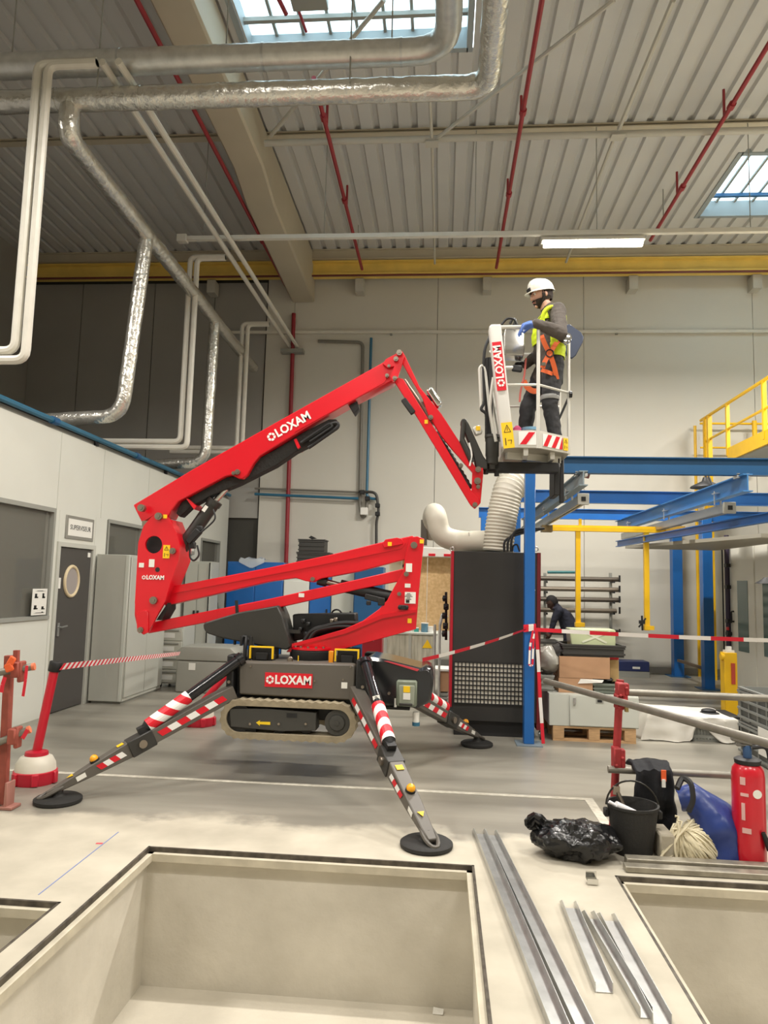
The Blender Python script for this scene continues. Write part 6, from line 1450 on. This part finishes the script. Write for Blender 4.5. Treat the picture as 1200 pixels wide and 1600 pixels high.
# rope heap: hanks of cream rope
ROPE = M('cream_rope', (222, 212, 182), .8, var=.08, vs=30)
rc = at(1088, 1345, z=0); rc = Vector((rc.x, rc.y + .0, 0)); random.seed(3)
t = thing('rope_coil', 'thick hank of cream rope piled between bucket and blue bag', 'rope', rc)
tie = at(1066, 1288, y=rc.y + .05); ctr = at(1086, 1322, y=rc.y + .09); ea, eb, ec3 = .162, .12, .148
d0 = Vector((-.55, -.35, .78)).normalized()
for k in range(190):
    az = R(random.uniform(-185, 45)); el = random.uniform(-1.1, -.05)
    d1 = Vector((math.cos(az) * math.cos(el), math.sin(az) * math.cos(el), math.sin(el))); om = math.acos(max(-1, min(1, d0.dot(d1)))); pts = []; rj = random.uniform(.93, 1.10); w1_, w2_ = random.uniform(-.10, .10), random.uniform(0, 6)
    sd = d0.cross(d1).normalized()
    for s_ in range(11):
        u = s_ / 10; d = (d0 * math.sin((1 - u) * om) + d1 * math.sin(u * om)) / math.sin(om) + sd * w1_ * math.sin(u * 5 + w2_)
        rr_ = rj * (1 + .05 * math.sin(u * 9 + k)) * (.86 + .14 * min(1, u * 3)); p = ctr + Vector((d.x * ea, d.y * eb, d.z * ec3)) * rr_
        p.z = max(.010, p.z); pts.append(p)
    part('rope_strand', MB().tube(pts, .0066, 4), ROPE, t)
for k in range(8):
    pts = [tie + Vector((random.uniform(-.05, .03), random.uniform(-.04, .03), random.uniform(-.03, .04)))]
    for s_ in range(6): pts.append(pts[0] + Vector((-.02 * s_ + .03 * math.sin(k + s_), -.02 * s_ * .5, -.045 * s_)))
    part('rope_strand', MB().tube([(p.x, p.y, max(.01, p.z)) for p in pts], .008, 5), ROPE, t)
part('rope_core', MB().ball(ctr, (ea * .86, eb * .86, ec3 * .84), 20), ROPE, t)
solo('cement_block', MB().span((at(1037, 1350, z=0).x, rc.y - .02, 0), (at(1060, 1350, z=0).x, rc.y + .2, .15)), M('block_grey', (176, 168, 150), .9, bump=.3), 'grey block half hidden under the rope', 'block', bev=.01)
# extinguisher
ce = at(1172, 1350, z=0); ec_ = Vector((ce.x, ce.y + .0, 0))
t = thing('fire_extinguisher', 'red fire extinguisher with black hose standing at the right edge', 'fire extinguisher', ec_)
part('cylinder', MB().lathe([(0, 0), (.088, 0), (.094, .012), (.096, .03), (.096, .53), (.09, .57), (.065, .605), (.035, .62), (0, .62)], ec_, 28), M('extinguisher_red', (196, 16, 38), .3, coat=.3), t)
part('collar', MB().lathe([(0, .60), (.075, .60), (.078, .625), (.06, .635), (0, .635)], ec_, 20), BLACK, t)
part('valve', MB().lathe([(0, .63), (.026, .63), (.026, .69), (.018, .71), (0, .71)], ec_, 14), M('valve_blue', (60, 90, 130), .4, .3), t)
part('lever', MB().box(ec_ + Vector((-.03, 0, .745)), (.13, .035, .05), q=Matrix.Rotation(R(14), 3, 'Y')).box(ec_ + Vector((-.02, 0, .71)), (.10, .03, .014)), M('lever_grey', (110, 106, 98), .5), t, bev=.008)
part('hose', MB().tube(rounded([ec_ + Vector((.02, -.02, .70)), ec_ + Vector((.10, -.05, .72)), ec_ + Vector((.135, -.04, .50)), ec_ + Vector((.13, -.05, .15)), ec_ + Vector((.09, -.09, .10))], .08, 5), .013, 8), BLACK, t)
part('nozzle', MB().tube([ec_ + Vector((.04, -.10, .22)), ec_ + Vector((.08, -.095, .12))], [.012, .02], 8), BLACK, t)
mb = MB()
part('round_label', MB().tube([ec_ + Vector((.014, -.0935, .44)), ec_ + Vector((.014, -.098, .44))], .026, 16), WHT, t)
for (dx, z, w, h) in ((-.062, .51, .03, .045), (-.055, .43, .045, .018), (-.062, .33, .02, .10), (-.048, .22, .05, .03)): part('label', MB().box(ec_ + Vector((dx, -math.sqrt(.0963 ** 2 - dx ** 2) - .001, z)), (w, .004, h), rz=math.atan2(dx, .09) * -0 + math.asin(dx / .097)), M('faded_label', (214, 170, 166), .5), t)

# ---------------- bars by the right pit and channels on the floor
def channel(label, a, b, w=.074, h=.042, t_=.003, z=.001, roll=0, group='galvanised channels on the floor'):
    a, b = Vector(a), Vector(b); a.z = b.z = z; d = (b - a).normalized(); s = Vector((-d.y, d.x, 0)) * -1; u = Vector((0, 0, 1))
    mb = MB(); prof = [(-w / 2, h), (-w / 2, 0), (w / 2, 0), (w / 2, h), (w / 2 - t_, h), (w / 2 - t_, t_), (-w / 2 + t_, t_), (-w / 2 + t_, h)]
    # flanges are snipped to a point at the far end
    P0 = [a + s * x + u * zz for x, zz in prof]; P1 = [b + s * x + u * zz for x, zz in prof]
    n = 8; vs = P0 + P1; fs = [(i, (i + 1) % n, n + (i + 1) % n, n + i) for i in range(n)]
    fs += [(0, 1, 6, 7), (1, 2, 5, 6), (2, 3, 4, 5), (8, 15, 14, 9), (9, 14, 13, 10), (10, 13, 12, 11)]
    mb.add(vs, fs)
    for sg in (-1, 1):
        p = a + s * sg * (w / 2 - t_ / 2); mb.add([p, p - d * .07 + u * .005, p + u * h, p + s * sg * .001, p - d * .07 + u * .005 + s * sg * .001, p + u * h + s * sg * .001], [(0, 1, 2), (3, 5, 4), (0, 3, 4, 1), (1, 4, 5, 2), (0, 2, 5, 3)])
    return solo('steel_channel', mb, M('galvanised_channel', (192, 193, 191), .32, .75, var=.12, vs=10, stretch=(1, 1, 1)), label, 'channel', group, smooth=False)
g = lambda px, py: at(px, py, z=0)
def ext(a, b, y): d = b - a; return a + d * ((y - a.y) / d.y)
channel('long galvanised channel nearest the middle pit', g(749, 1304), ext(g(749, 1304), g(868, 1600), 2.2))
channel('long galvanised channel lying just right of the first long one', g(767, 1306), ext(g(767, 1306), g(905, 1600), 2.2))
channel('short channel lying alone right of the long pair', g(889, 1420), g(944, 1552))
channel('short channel leaning against the next, left of the last two', g(921, 1437), g(1010, 1592), w=.05, h=.045)
channel('widest short channel nearest the right pit', g(949, 1440), g(1035, 1602))
solo('channel_offcut', MB().box(at(925, 1375, z=.02), (.06, .05, .003)).box(at(925, 1375, z=.02) + Vector((0, .025, .018)), (.06, .003, .04)).box(at(925, 1375, z=.02) + Vector((0, -.025, -.0)), (.06, .003, .03)), CHROME, 'small shiny metal bracket lying near the black bin bag', 'bracket')
for i, (y0, p0, lb) in enumerate(((4.56, 980, 'grey metal bar lying along the right pit edge, rear one'), (4.47, 978, 'grey metal bar lying along the right pit edge, front one'))):
    x = at(p0, 1352, y=y0).x; solo('metal_bar', MB().span((x, y0, .002), (x + 1.9, y0 + .075, .05 if i == 0 else .036)), M('weathered_bar', (150, 144, 130), .45, .5, var=.25, vs=14), lb, 'bar', 'bars at the pit edge', bev=.004)
c = at(684, 1580, z=PD + .012); solo('paper_scrap', MB().prism([c + Vector(p) for p in ((-.03, -.015, -.01), (.03, -.02, -.008), (.035, .02, .0), (-.025, .02, .008))], (0, 0, .003)), WHT, 'scrap of white paper on the floor of the middle pit', 'paper', smooth=False)

# ================================================================ PEOPLE
import numpy as np
SKIN = M('skin_light', (206, 158, 136), .55, var=.04, vs=20)
SKIND = M('skin_dark', (74, 50, 40), .5)
JACK = M('jacket_dark_grey', (84, 77, 71), .85, var=.08, vs=10, bump=.3, bs=22)
TROU = M('trousers_charcoal', (52, 52, 54), .85, var=.10, vs=8, bump=.35, bs=18)
GLOV = M('glove_blue', (84, 116, 190), .6, var=.06, vs=20)
BOOT = M('boot_black', (34, 32, 30), .6)
HIVIS = M('hi_vis_yellow', (212, 232, 40), .7, var=.05, vs=9, bump=.2, bs=20)
HARN = M('harness_orange', (238, 112, 58), .6)
HAIR = M('dark_hair', (44, 33, 27), .8, bump=.5, bs=60)
NAVY = M('work_navy', (36, 38, 52), .85, var=.1, vs=8, bump=.3, bs=18)

class Body:
    def __init__(s, f):
        s.f = Vector(f).normalized(); s.l = Vector((0, 0, 1)).cross(s.f).normalized()     # forward, left
        s.mb = MB(); s.seg = []
    def P(s, o, fw, lf, up): return Vector(o) + s.f * fw + s.l * lf + Vector((0, 0, up))
    def limb(s, pts, rs, m):
        pts = [Vector(p) for p in pts]
        s.mb.tube(fine(pts, .02), list(np.interp(np.linspace(0, 1, len(fine(pts, .02))), [0] + list(np.cumsum([(b - a).length for a, b in zip(pts, pts[1:])]) / sum((b - a).length for a, b in zip(pts, pts[1:]))), rs)), 14)
        for p, r in zip(pts, rs): s.mb.ball(p, r, 14)
        for a, b, r0, r1 in zip(pts, pts[1:], rs, rs[1:]): s.seg.append((a, b, (r0 + r1) / 2, m))
    def loft(s, rings, m, n=20):
        """rings: (centre, half width along left, half depth along forward, up-tilt)"""
        vs, fs = [], []
        for c, a, b in rings:
            for k in range(n):
                t = 2 * math.pi * k / n; vs.append(Vector(c) + s.l * (a * math.cos(t)) + s.f * (b * math.sin(t)))
        N = len(rings)
        for i in range(N - 1):
            for k in range(n): fs.append((i * n + k, i * n + (k + 1) % n, (i + 1) * n + (k + 1) % n, (i + 1) * n + k))
        fs.append(tuple(reversed(range(n)))); fs.append(tuple((N - 1) * n + k for k in range(n)))
        s.mb.add(vs, fs)
        for r0, r1 in zip(rings, rings[1:]): s.seg.append((Vector(r0[0]), Vector(r1[0]), (r0[1] + r0[2] + r1[1] + r1[2]) / 4, m))
    def hand(s, w, d, pn, ln, m, curl=.5, k=1.0):
        """palm at wrist w pointing along d, palm facing pn; ln: thumb side"""
        d, pn, ln = Vector(d).normalized(), Vector(pn).normalized(), Vector(ln).normalized(); w = Vector(w)
        s.limb([w, w + d * .045 * k, w + d * .085 * k], [.026 * k, .03 * k, .026 * k], m)
        for i, (o, L) in enumerate(((.030, .072), (.010, .080), (-.011, .074), (-.031, .058))):
            a = w + d * .08 * k + ln * o * k; s.limb([w + d * .04 * k + ln * o * .8 * k, a], [.014 * k, .0125 * k], m)
            p = a; ang = 0; pts = [p]
            for j, q in enumerate((.45, .32, .25)):
                ang += curl * (.8 + .1 * i); p = p + (d * math.cos(ang) + pn * math.sin(ang)) * L * q * k; pts.append(p)
            s.limb(pts, [.0115 * k, .0105 * k, .0095 * k, .008 * k], m)
        b = w + d * .025 * k + ln * .028 * k; s.limb([b, b + (ln * .75 + d * .6 + pn * .2) * .035 * k, b + (ln * .55 + d * .9 + pn * .5) * .062 * k], [.016 * k, .013 * k, .010 * k], m)
    def head(s, c, look, k=1.0, m=0):
        """skull, jaw, nose, ears; look: forward of the face"""
        lk = Vector(look).normalized(); side = Vector((0, 0, 1)).cross(lk).normalized(); up = lk.cross(side)
        Q = Matrix((lk, side, up)).transposed(); c = Vector(c); s.Q, s.hc, s.hk = Q, c, k
        mb = MB().ball((0, 0, 0), (.098, .078, .116), 28)
        for v in mb.v:
            if v.z < -.02:
                t = min(1, (-.02 - v.z) / .09); v.y *= 1 - .30 * t; v.x = v.x * (1 - .22 * t) + .020 * t
            if v.x > .06 and -.02 < v.z < .04: v.x -= .006
        for v in mb.v: s.mb.v.append(c + Q @ (v * k))
        o = len(s.mb.v) - len(mb.v); s.mb.f += [tuple(i + o for i in f) for f in mb.f]; s.mb.mi += mb.mi
        h = lambda x, y, z: c + Q @ Vector((x * k, y * k, z * k))
        s.mb.tube([h(.088, 0, .022), h(.104, 0, -.006), h(.116, 0, -.028)], [.008 * k, .012 * k, .015 * k], 8); s.mb.ball(h(.108, 0, -.03), .014 * k, 8)
        s.mb.ball(h(.090, 0, -.062), (.014 * k, .022 * k, .009 * k), 8, q=Q)      # mouth
        s.mb.ball(h(.080, 0, -.100), .020 * k, 10)                          # chin
        for sg in (-1, 1):
            s.mb.ball(h(-.008, .076 * sg, -.012), (.020 * k, .010 * k, .032 * k), 10, q=Q)
            s.mb.ball(h(.080, .034 * sg, .030), (.014 * k, .022 * k, .008 * k), 8, q=Q)
        s.seg += [(h(0, 0, .03), h(.02, 0, -.08), .09 * k, m), (h(.09, 0, 0), h(.1, 0, -.03), .02 * k, m)]
        return h
    def build(s, name, root, mats, voxel=.0065, smooth=5, wr=.006):
        me = s.mb.mesh('tmp', mats, smooth=False)
        o = bpy.data.objects.new('tmp', me); COL.objects.link(o)
        r = o.modifiers.new('r', 'REMESH'); r.mode = 'VOXEL'; r.voxel_size = voxel
        q = o.modifiers.new('s', 'SMOOTH'); q.factor = .5; q.iterations = smooth
        out = bpy.data.meshes.new_from_object(o.evaluated_get(bpy.context.evaluated_depsgraph_get()))
        bpy.data.objects.remove(o); bpy.data.meshes.remove(me)
        n = len(out.vertices); co = np.empty(n * 3); out.vertices.foreach_get('co', co); co = co.reshape(-1, 3)
        A = np.array([x[0] for x in s.seg]); B = np.array([x[1] for x in s.seg]); Rr = np.array([x[2] for x in s.seg]); Mi = np.array([x[3] for x in s.seg])
        best = np.full(n, 1e9); seg = np.zeros(n, int)
        for i in range(len(A)):
            d = B[i] - A[i]; t = np.clip(((co - A[i]) @ d) / max(d @ d, 1e-9), 0, 1)
            dist = np.linalg.norm(co - (A[i] + t[:, None] * d), axis=1) / Rr[i]
            k = dist < best; best[k] = dist[k]; seg[k] = i
        mi = Mi[seg]
        # cloth folds
        nm = np.empty(n * 3); out.vertices.foreach_get('normal', nm); nm = nm.reshape(-1, 3)
        for i in range(n):
            if mi[i] in (1, 2):
                p = Vector(co[i]); co[i] += nm[i] * wr * (noise.noise(Vector((p.x * 9, p.y * 9, p.z * 22))) + .6 * noise.noise(p * 34))
        out.vertices.foreach_set('co', co.reshape(-1)); out.update()
        out.materials.clear()
        for m in mats: out.materials.append(m)
        fm = [int(mi[p.vertices[0]]) for p in out.polygons]; out.polygons.foreach_set('material_index', fm)
        out.shade_smooth(); out.name = name
        s.out = out; s.segi = seg; s.co = co; s.nm = nm
        ob = bpy.data.objects.new(name, out); link(ob, root); return ob
    def shell(s, name, root, mat, rule, off=.007):
        """garment worn over the body: the body's own surface where rule(point, segment) holds, lifted off by off"""
        me = s.out; keep = [p for p in me.polygons if rule(Vector(p.center), s.segi[p.vertices[0]])]
        idx = {}; vs = []; fs = []
        for p in keep:
            f = []
            for i in p.vertices:
                if i not in idx: idx[i] = len(vs); vs.append(Vector(s.co[i]) + Vector(s.nm[i]) * off)
                f.append(idx[i])
            fs.append(tuple(f))
        m = bpy.data.meshes.new(name); m.from_pydata(vs, [], fs); m.materials.append(mat); m.shade_smooth()
        o = bpy.data.objects.new(name, m); link(o, root); md = o.modifiers.new('thickness', 'SOLIDIFY'); md.thickness = .004; md.offset = 1
        return o

# ---------------- the worker in the basket
YM = 6.50; FZ = ZB + .032
b = Body((-1, -.22, 0)); pt = lambda px, py, y=YM: at(px, py, y=y)
hip = pt(858, 590); hip.z = FZ + .83
chest = pt(857, 525); sh = pt(860, 492); neck = pt(857, 484); hd_ = pt(846, 461)
b.loft([(hip + Vector((0, 0, -.08)), .15, .105), (hip + Vector((0, 0, .04)), .175, .125), (hip.lerp(chest, .4), .18, .13), (hip.lerp(chest, .75), .19, .135), (chest, .20, .14), (chest.lerp(sh, .6), .20, .125), (sh + Vector((0, 0, -.02)), .15, .09), (sh + Vector((0, 0, .03)), .07, .065)], 1)
NT = len(b.seg)
b.limb([sh + Vector((0, 0, .0)), hd_ + b.f * -.015 + Vector((0, 0, -.06))], [.062, .056], 0)
h = b.head(hd_, (-1, -.30, -.30), .98)
b.limb([sh + Vector((0, 0, .02)), sh + Vector((0, 0, .05))], [.072, .068], 1)          # collar
ls, rs_ = b.P(sh, 0, .175, -.035), b.P(sh, 0, -.175, -.035)
le = pt(876, 521, 6.14); lw = pt(838, 505, 6.08)
b.limb([b.P(sh, 0, .09, -.03), ls, le, le.lerp(lw, .5), lw], [.075, .078, .060, .056, .042], 1)
re = pt(846, 548, 6.72); rw = pt(822, 570, 6.55)
b.limb([b.P(sh, 0, -.09, -.03), rs_, re, rw], [.075, .076, .058, .042], 1)
b.hand(lw + Vector((-.005, 0, .0)), (-1, .0, -.28), (0, .25, -1), (.0, 1, .1), 3, .6, 1.18)
b.hand(rw, (-1, -.1, 0), (0, -.3, -1), (0, -1, .2), 4, .8)
lh, rh = b.P(hip, 0, .09, -.02), b.P(hip, 0, -.09, -.02)
lk, la = b.P(hip, .03, .10, -.40), b.P(hip, -.03, .11, -.83 + .075)
b.limb([lh, lk, la], [.105, .075, .058], 2)
rk, ra = b.P(hip, .17, -.10, -.40), b.P(hip, .20, -.11, -.83 + .075)
b.limb([rh, rk, ra], [.105, .076, .058], 2)
for a in (la, ra):
    a = Vector(a); g_ = Vector((a.x, a.y, FZ)); b.limb([g_ + Vector((0, 0, .09)), g_ + Vector((0, 0, .045)) - b.f * .02, g_ + b.f * .10 + Vector((0, 0, .04)), g_ + b.f * .165 + Vector((0, 0, .036))], [.050, .044, .042, .034], 5)
man = thing('person', 'bearded worker in white helmet and yellow vest standing in the lift basket', 'person', (hip.x, hip.y, FZ))
b.build('body', man, [SKIN, JACK, TROU, GLOV, BLACK, BOOT])
def vrule(p, s):
    if s >= NT: return False
    r = p - hip.lerp(sh, min(1, max(0, (p.z - hip.z) / (sh.z - hip.z)))); fw, lf = r.dot(b.f), r.dot(b.l); a = abs(math.degrees(math.atan2(lf, fw)))
    if p.z < hip.z + .04 or p.z > sh.z + .03: return False
    if p.z > sh.z - .10: return .06 < abs(lf)
    return a > 72 or (a < 26 and p.z > hip.z + .18)
b.shell('safety_vest', man, HIVIS, vrule)
zz = pt(865, 497, 6.30)
part('vest_armhole', MB().tube([zz + Vector((.098 * math.cos(R(a)), .012 * math.sin(R(a * 2)), .105 * math.sin(R(a)))) for a in range(0, 360, 15)], .019, 8, closed=True), HIVIS, man)
# harness
def strap(pts, w=.042, name='harness_strap', mat=HARN, out=None):
    q = fine(rounded(pts, .05, 3), .03); mb = MB()
    for a, c in zip(q, q[1:]): mb.bar(a, c + (c - a) * .15, w, .006, up=out or (-.3, -1, .1))
    return part(name, mb, mat, man, smooth=False)
yh = 6.285
strap([pt(846, 524, yh), pt(852, 540, yh), pt(859, 552, yh - .005), pt(866, 572, yh + .01), pt(870, 592, yh + .04)])
strap([pt(870, 535, yh + .02), pt(859, 552, yh - .006), pt(851, 565, yh - .0), pt(848, 574, yh - .0)])
strap([pt(818, 595, 6.45), pt(824, 606, 6.43), pt(834, 612, 6.42), pt(842, 610, 6.40)], .05)
strap([pt(846, 578, 6.32), pt(858, 582, 6.30), pt(872, 588, 6.36)], .035)
part('harness_ring', MB().tube(arc(pt(859, 552, yh - .015), (1, 0, 0), (0, 0, 1), .034, 0, 360, 14)[:-1], .006, 6, closed=True), BLACK, man)
part('buckle', MB().box(pt(849, 569, yh - .015), (.04, .012, .03)), CHROME, man)
part('lanyard', MB().tube(rounded([pt(822, 560, 6.44), pt(819, 590, 6.42), pt(813, 612, 6.42), pt(812, 628, 6.42)], .05, 3), .009, 6), M('lanyard_pink', (206, 106, 96), .6), man)
part('tool_pouch', MB().box(pt(872, 592, 6.44), (.08, .10, .14)), TROU, man, bev=.02)
part('knee_band', MB().lathe([(.083, -.02), (.088, 0), (.083, .02)], lk + Vector((0, 0, .06)), 18), M('reflective_grey', (150, 150, 148), .4), man)
# helmet, hair, beard, eyes
q = b.Q; k = .98
hm = MB()
prof = [(0, .0)]; n = 28; vs, fs = [], []
rings = [(1.0, .030), (1.0, .052), (.97, .082), (.88, .112), (.70, .136), (.40, .150), (.08, .154)]
for r_, z_ in rings:
    for i in range(n):
        t = 2 * math.pi * i / n; vs.append(h((.126 * math.cos(t)) * r_ - .006, .098 * math.sin(t) * r_, z_ - .06 * 0 + .012 * math.cos(t)))
for j in range(len(rings) - 1):
    for i in range(n): fs.append((j * n + i, j * n + (i + 1) % n, (j + 1) * n + (i + 1) % n, (j + 1) * n + i))
fs.append(tuple((len(rings) - 1) * n + i for i in range(n)))
hm.add(vs, fs)
vs, fs = [], []
for i in range(n):     # brim, longer at the front
    t = 2 * math.pi * i / n; e_ = 1.06 + .30 * max(0, math.cos(t)) ** 2
    for rr_, zz_ in ((.98, .038), (e_, .024), (e_, .018), (.96, .028)): vs.append(h(.126 * math.cos(t) * rr_ - .006, .098 * math.sin(t) * (1 + (rr_ - 1) * .5), zz_ + .010 * math.cos(t)))
for i in range(n):
    j = (i + 1) % n
    for c in range(4): fs.append((4 * i + c, 4 * i + (c + 1) % 4, 4 * j + (c + 1) % 4, 4 * j + c))
hm.add(vs, fs)
hl = part('helmet', hm, M('helmet_white', (226, 222, 210), .35, coat=.3), man)
part('helmet_badge', MB().box(h(.118, .0, .062), (.012, .07, .04), q=q), BLACK, hl, bev=.004)
part('chin_strap', MB().tube([h(.02, .082, .03), h(.03, .078, -.05), h(.06, .03, -.112)], .004, 5).tube([h(.02, -.082, .03), h(.03, -.078, -.05), h(.06, -.03, -.112)], .004, 5), BLACK, hl)
def on_head(x0, x1, z0, z1, off, fn): pass
hs = MB()
for i in range(26):
    for j in range(10): pass
hs.ball((0, 0, 0), (.103, .083, .112), 28); hs.v = [h(v.x - .012, v.y, v.z + .004) if True else v for v in hs.v]
def trim(mb, keep):
    ks = [keep(v) for v in mb.v]; mb_f = [f for f in mb.f if all(ks[i] for i in f)]; mb.mi = [0] * len(mb_f); mb.f = mb_f; return mb
inv = q.transposed()
part('hair', trim(hs, lambda v: (lambda u: u.x < .012 and u.z > -.075)(inv @ (v - hd_) / k)), HAIR, man)
bd = MB().ball((0, 0, 0), (.106, .084, .124), 40)
for v in bd.v:
    if v.z < -.02: t = min(1, (-.02 - v.z) / .09); v.y *= 1 - .28 * t; v.x = v.x * (1 - .14 * t) + .030 * t
bd.v = [h(v.x + .002, v.y, v.z - .006) for v in bd.v]
part('beard', trim(bd, lambda v: (lambda u: u.x > -.005 and (u.z < -.034 or (u.z < .01 and u.x < .035)) and not (abs(u.y) < .024 and -.072 < u.z < -.052 and u.x > .06))(inv @ (v - hd_) / k)), HAIR, man)
part('moustache', MB().ball(h(.098, 0, -.048), (.010, .030, .007), 10, q=q), HAIR, man)
for sg in (-1, 1):
    part('eye', MB().ball(h(.083, .033 * sg, .012), .0125, 10), M('eye_white', (225, 220, 214), .2), man); part('iris', MB().ball(h(.091, .033 * sg, .008), .0065, 8), M('iris_dark', (40, 28, 22), .2), man)
    part('eyebrow', MB().tube([h(.089, .016 * sg, .034), h(.088, .034 * sg, .039), h(.078, .052 * sg, .033)], .0055, 6), HAIR, man)
part('lips', MB().ball(h(.100, 0, -.062), (.007, .020, .006), 10, q=q), M('lips', (170, 104, 96), .5), man)
# things he has beside him
part('rear_panel', MB().prism([at(px, py, y=6.878) for px, py in ((884, 508), (890, 506), (908, 519), (912, 526), (911, 534), (900, 555), (894, 560), (886, 556), (880, 540))], (0, .03, 0)), M('navy_panel', (44, 54, 78), .4), bk, bev=.006, label='dark blue rounded panel on the rear rail')
t = thing('paint_tub', 'white tub with pale blue lid on the basket floor by his feet', 'tub', at(830, 690, y=6.22)); c = Vector((at(829, 690, y=6.25).x, 6.25, FZ))
part('tub', MB().lathe([(0, 0), (.07, 0), (.078, .15), (0, .15)], c, 18), M('tub_white', (214, 220, 222), .4), t); part('lid', MB().lathe([(0, .15), (.084, .15), (.084, .175), (0, .175)], c, 18), M('lid_blue', (130, 176, 206), .4), t)
c = Vector((at(808, 690, y=6.22).x, 6.22, FZ))
solo('pink_cloth', MB().lathe([(0, 0), (.03, 0), (.04, .12), (.035, .17), (.015, .19), (0, .19)], c, 12), M('pink_cloth', (226, 96, 140), .8), 'small pink cloth bundle standing by the front column inside the basket', 'cloth')

# ---------------- the worker bending by the tube rack
YW = 12.9; b = Body((-1, .1, 0)); pt = lambda px, py, y=YW: at(px, py, y=y)
hip = pt(890, 986); sh = pt(873, 951); hd_ = pt(862, 941)
hip.z = .92
b.loft([(hip + Vector((.02, 0, -.10)), .16, .12), (hip, .185, .15), (hip.lerp(sh, .4) + Vector((.03, 0, .03)), .19, .15), (hip.lerp(sh, .75) + Vector((.02, 0, .03)), .20, .15), (sh, .17, .12), (sh + Vector((-.04, 0, .02)), .09, .08)], 1)
b.limb([sh, hd_], [.065, .06], 0)
h = b.head(hd_, (-.75, -.15, -.65), 1.0)
for sg in (-1, 1):
    s0 = b.P(sh, 0, .18 * sg, -.03); e_ = pt(866, 968, YW - .16 * sg); w_ = pt(861, 987, YW - .12 * sg)
    b.limb([b.P(sh, 0, .08 * sg, -.02), s0, e_, w_], [.075, .075, .058, .042], 1)
    b.hand(w_, (-.5, 0, -1), (0, sg, -.2), (-1, 0, .2), 0, .5)
    hh = b.P(hip, 0, .09 * sg, -.05); kk = b.P(hip, .04, .10 * sg, -.45); aa = Vector((hip.x + .03, hip.y - .11 * sg, .09))
    b.limb([hh, kk, aa], [.105, .076, .06], 2)
    g_ = Vector((aa.x, aa.y, 0)); b.limb([g_ + Vector((0, 0, .08)), g_ + b.f * .1 + Vector((0, 0, .042)), g_ + b.f * .17 + Vector((0, 0, .038))], [.05, .042, .034], 3)
w2 = thing('person', 'worker in dark navy clothes bending forward by the tube rack', 'person', (hip.x, hip.y, 0))
b.build('body', w2, [SKIND, NAVY, NAVY, BOOT], voxel=.011, smooth=4)
hs = MB().ball((0, 0, 0), (.106, .086, .118), 24); hs.v = [h(v.x - .014, v.y, v.z + .008) for v in hs.v]; inv = b.Q.transposed()
part('hair', trim(hs, lambda v: (lambda u: u.x < .03 or u.z > .05)(inv @ (v - hd_))), M('black_hair', (24, 20, 19), .8), w2)
# low work table he leans over
t = thing('work_trestle', 'low dark trestle table in front of the bending worker', 'table', (1.75, 12.9, 0))
x = at(852, 990, y=12.9).x
part('table_top', MB().span((x - .35, 12.55, .70), (x + .22, 13.3, .74)), CRATED, t)
for dx in (-.32, .18):
    for yy in (12.6, 13.25): part('leg', MB().span((x + dx, yy - .02, 0), (x + dx + .04, yy + .02, .70)), GREYFR, t)
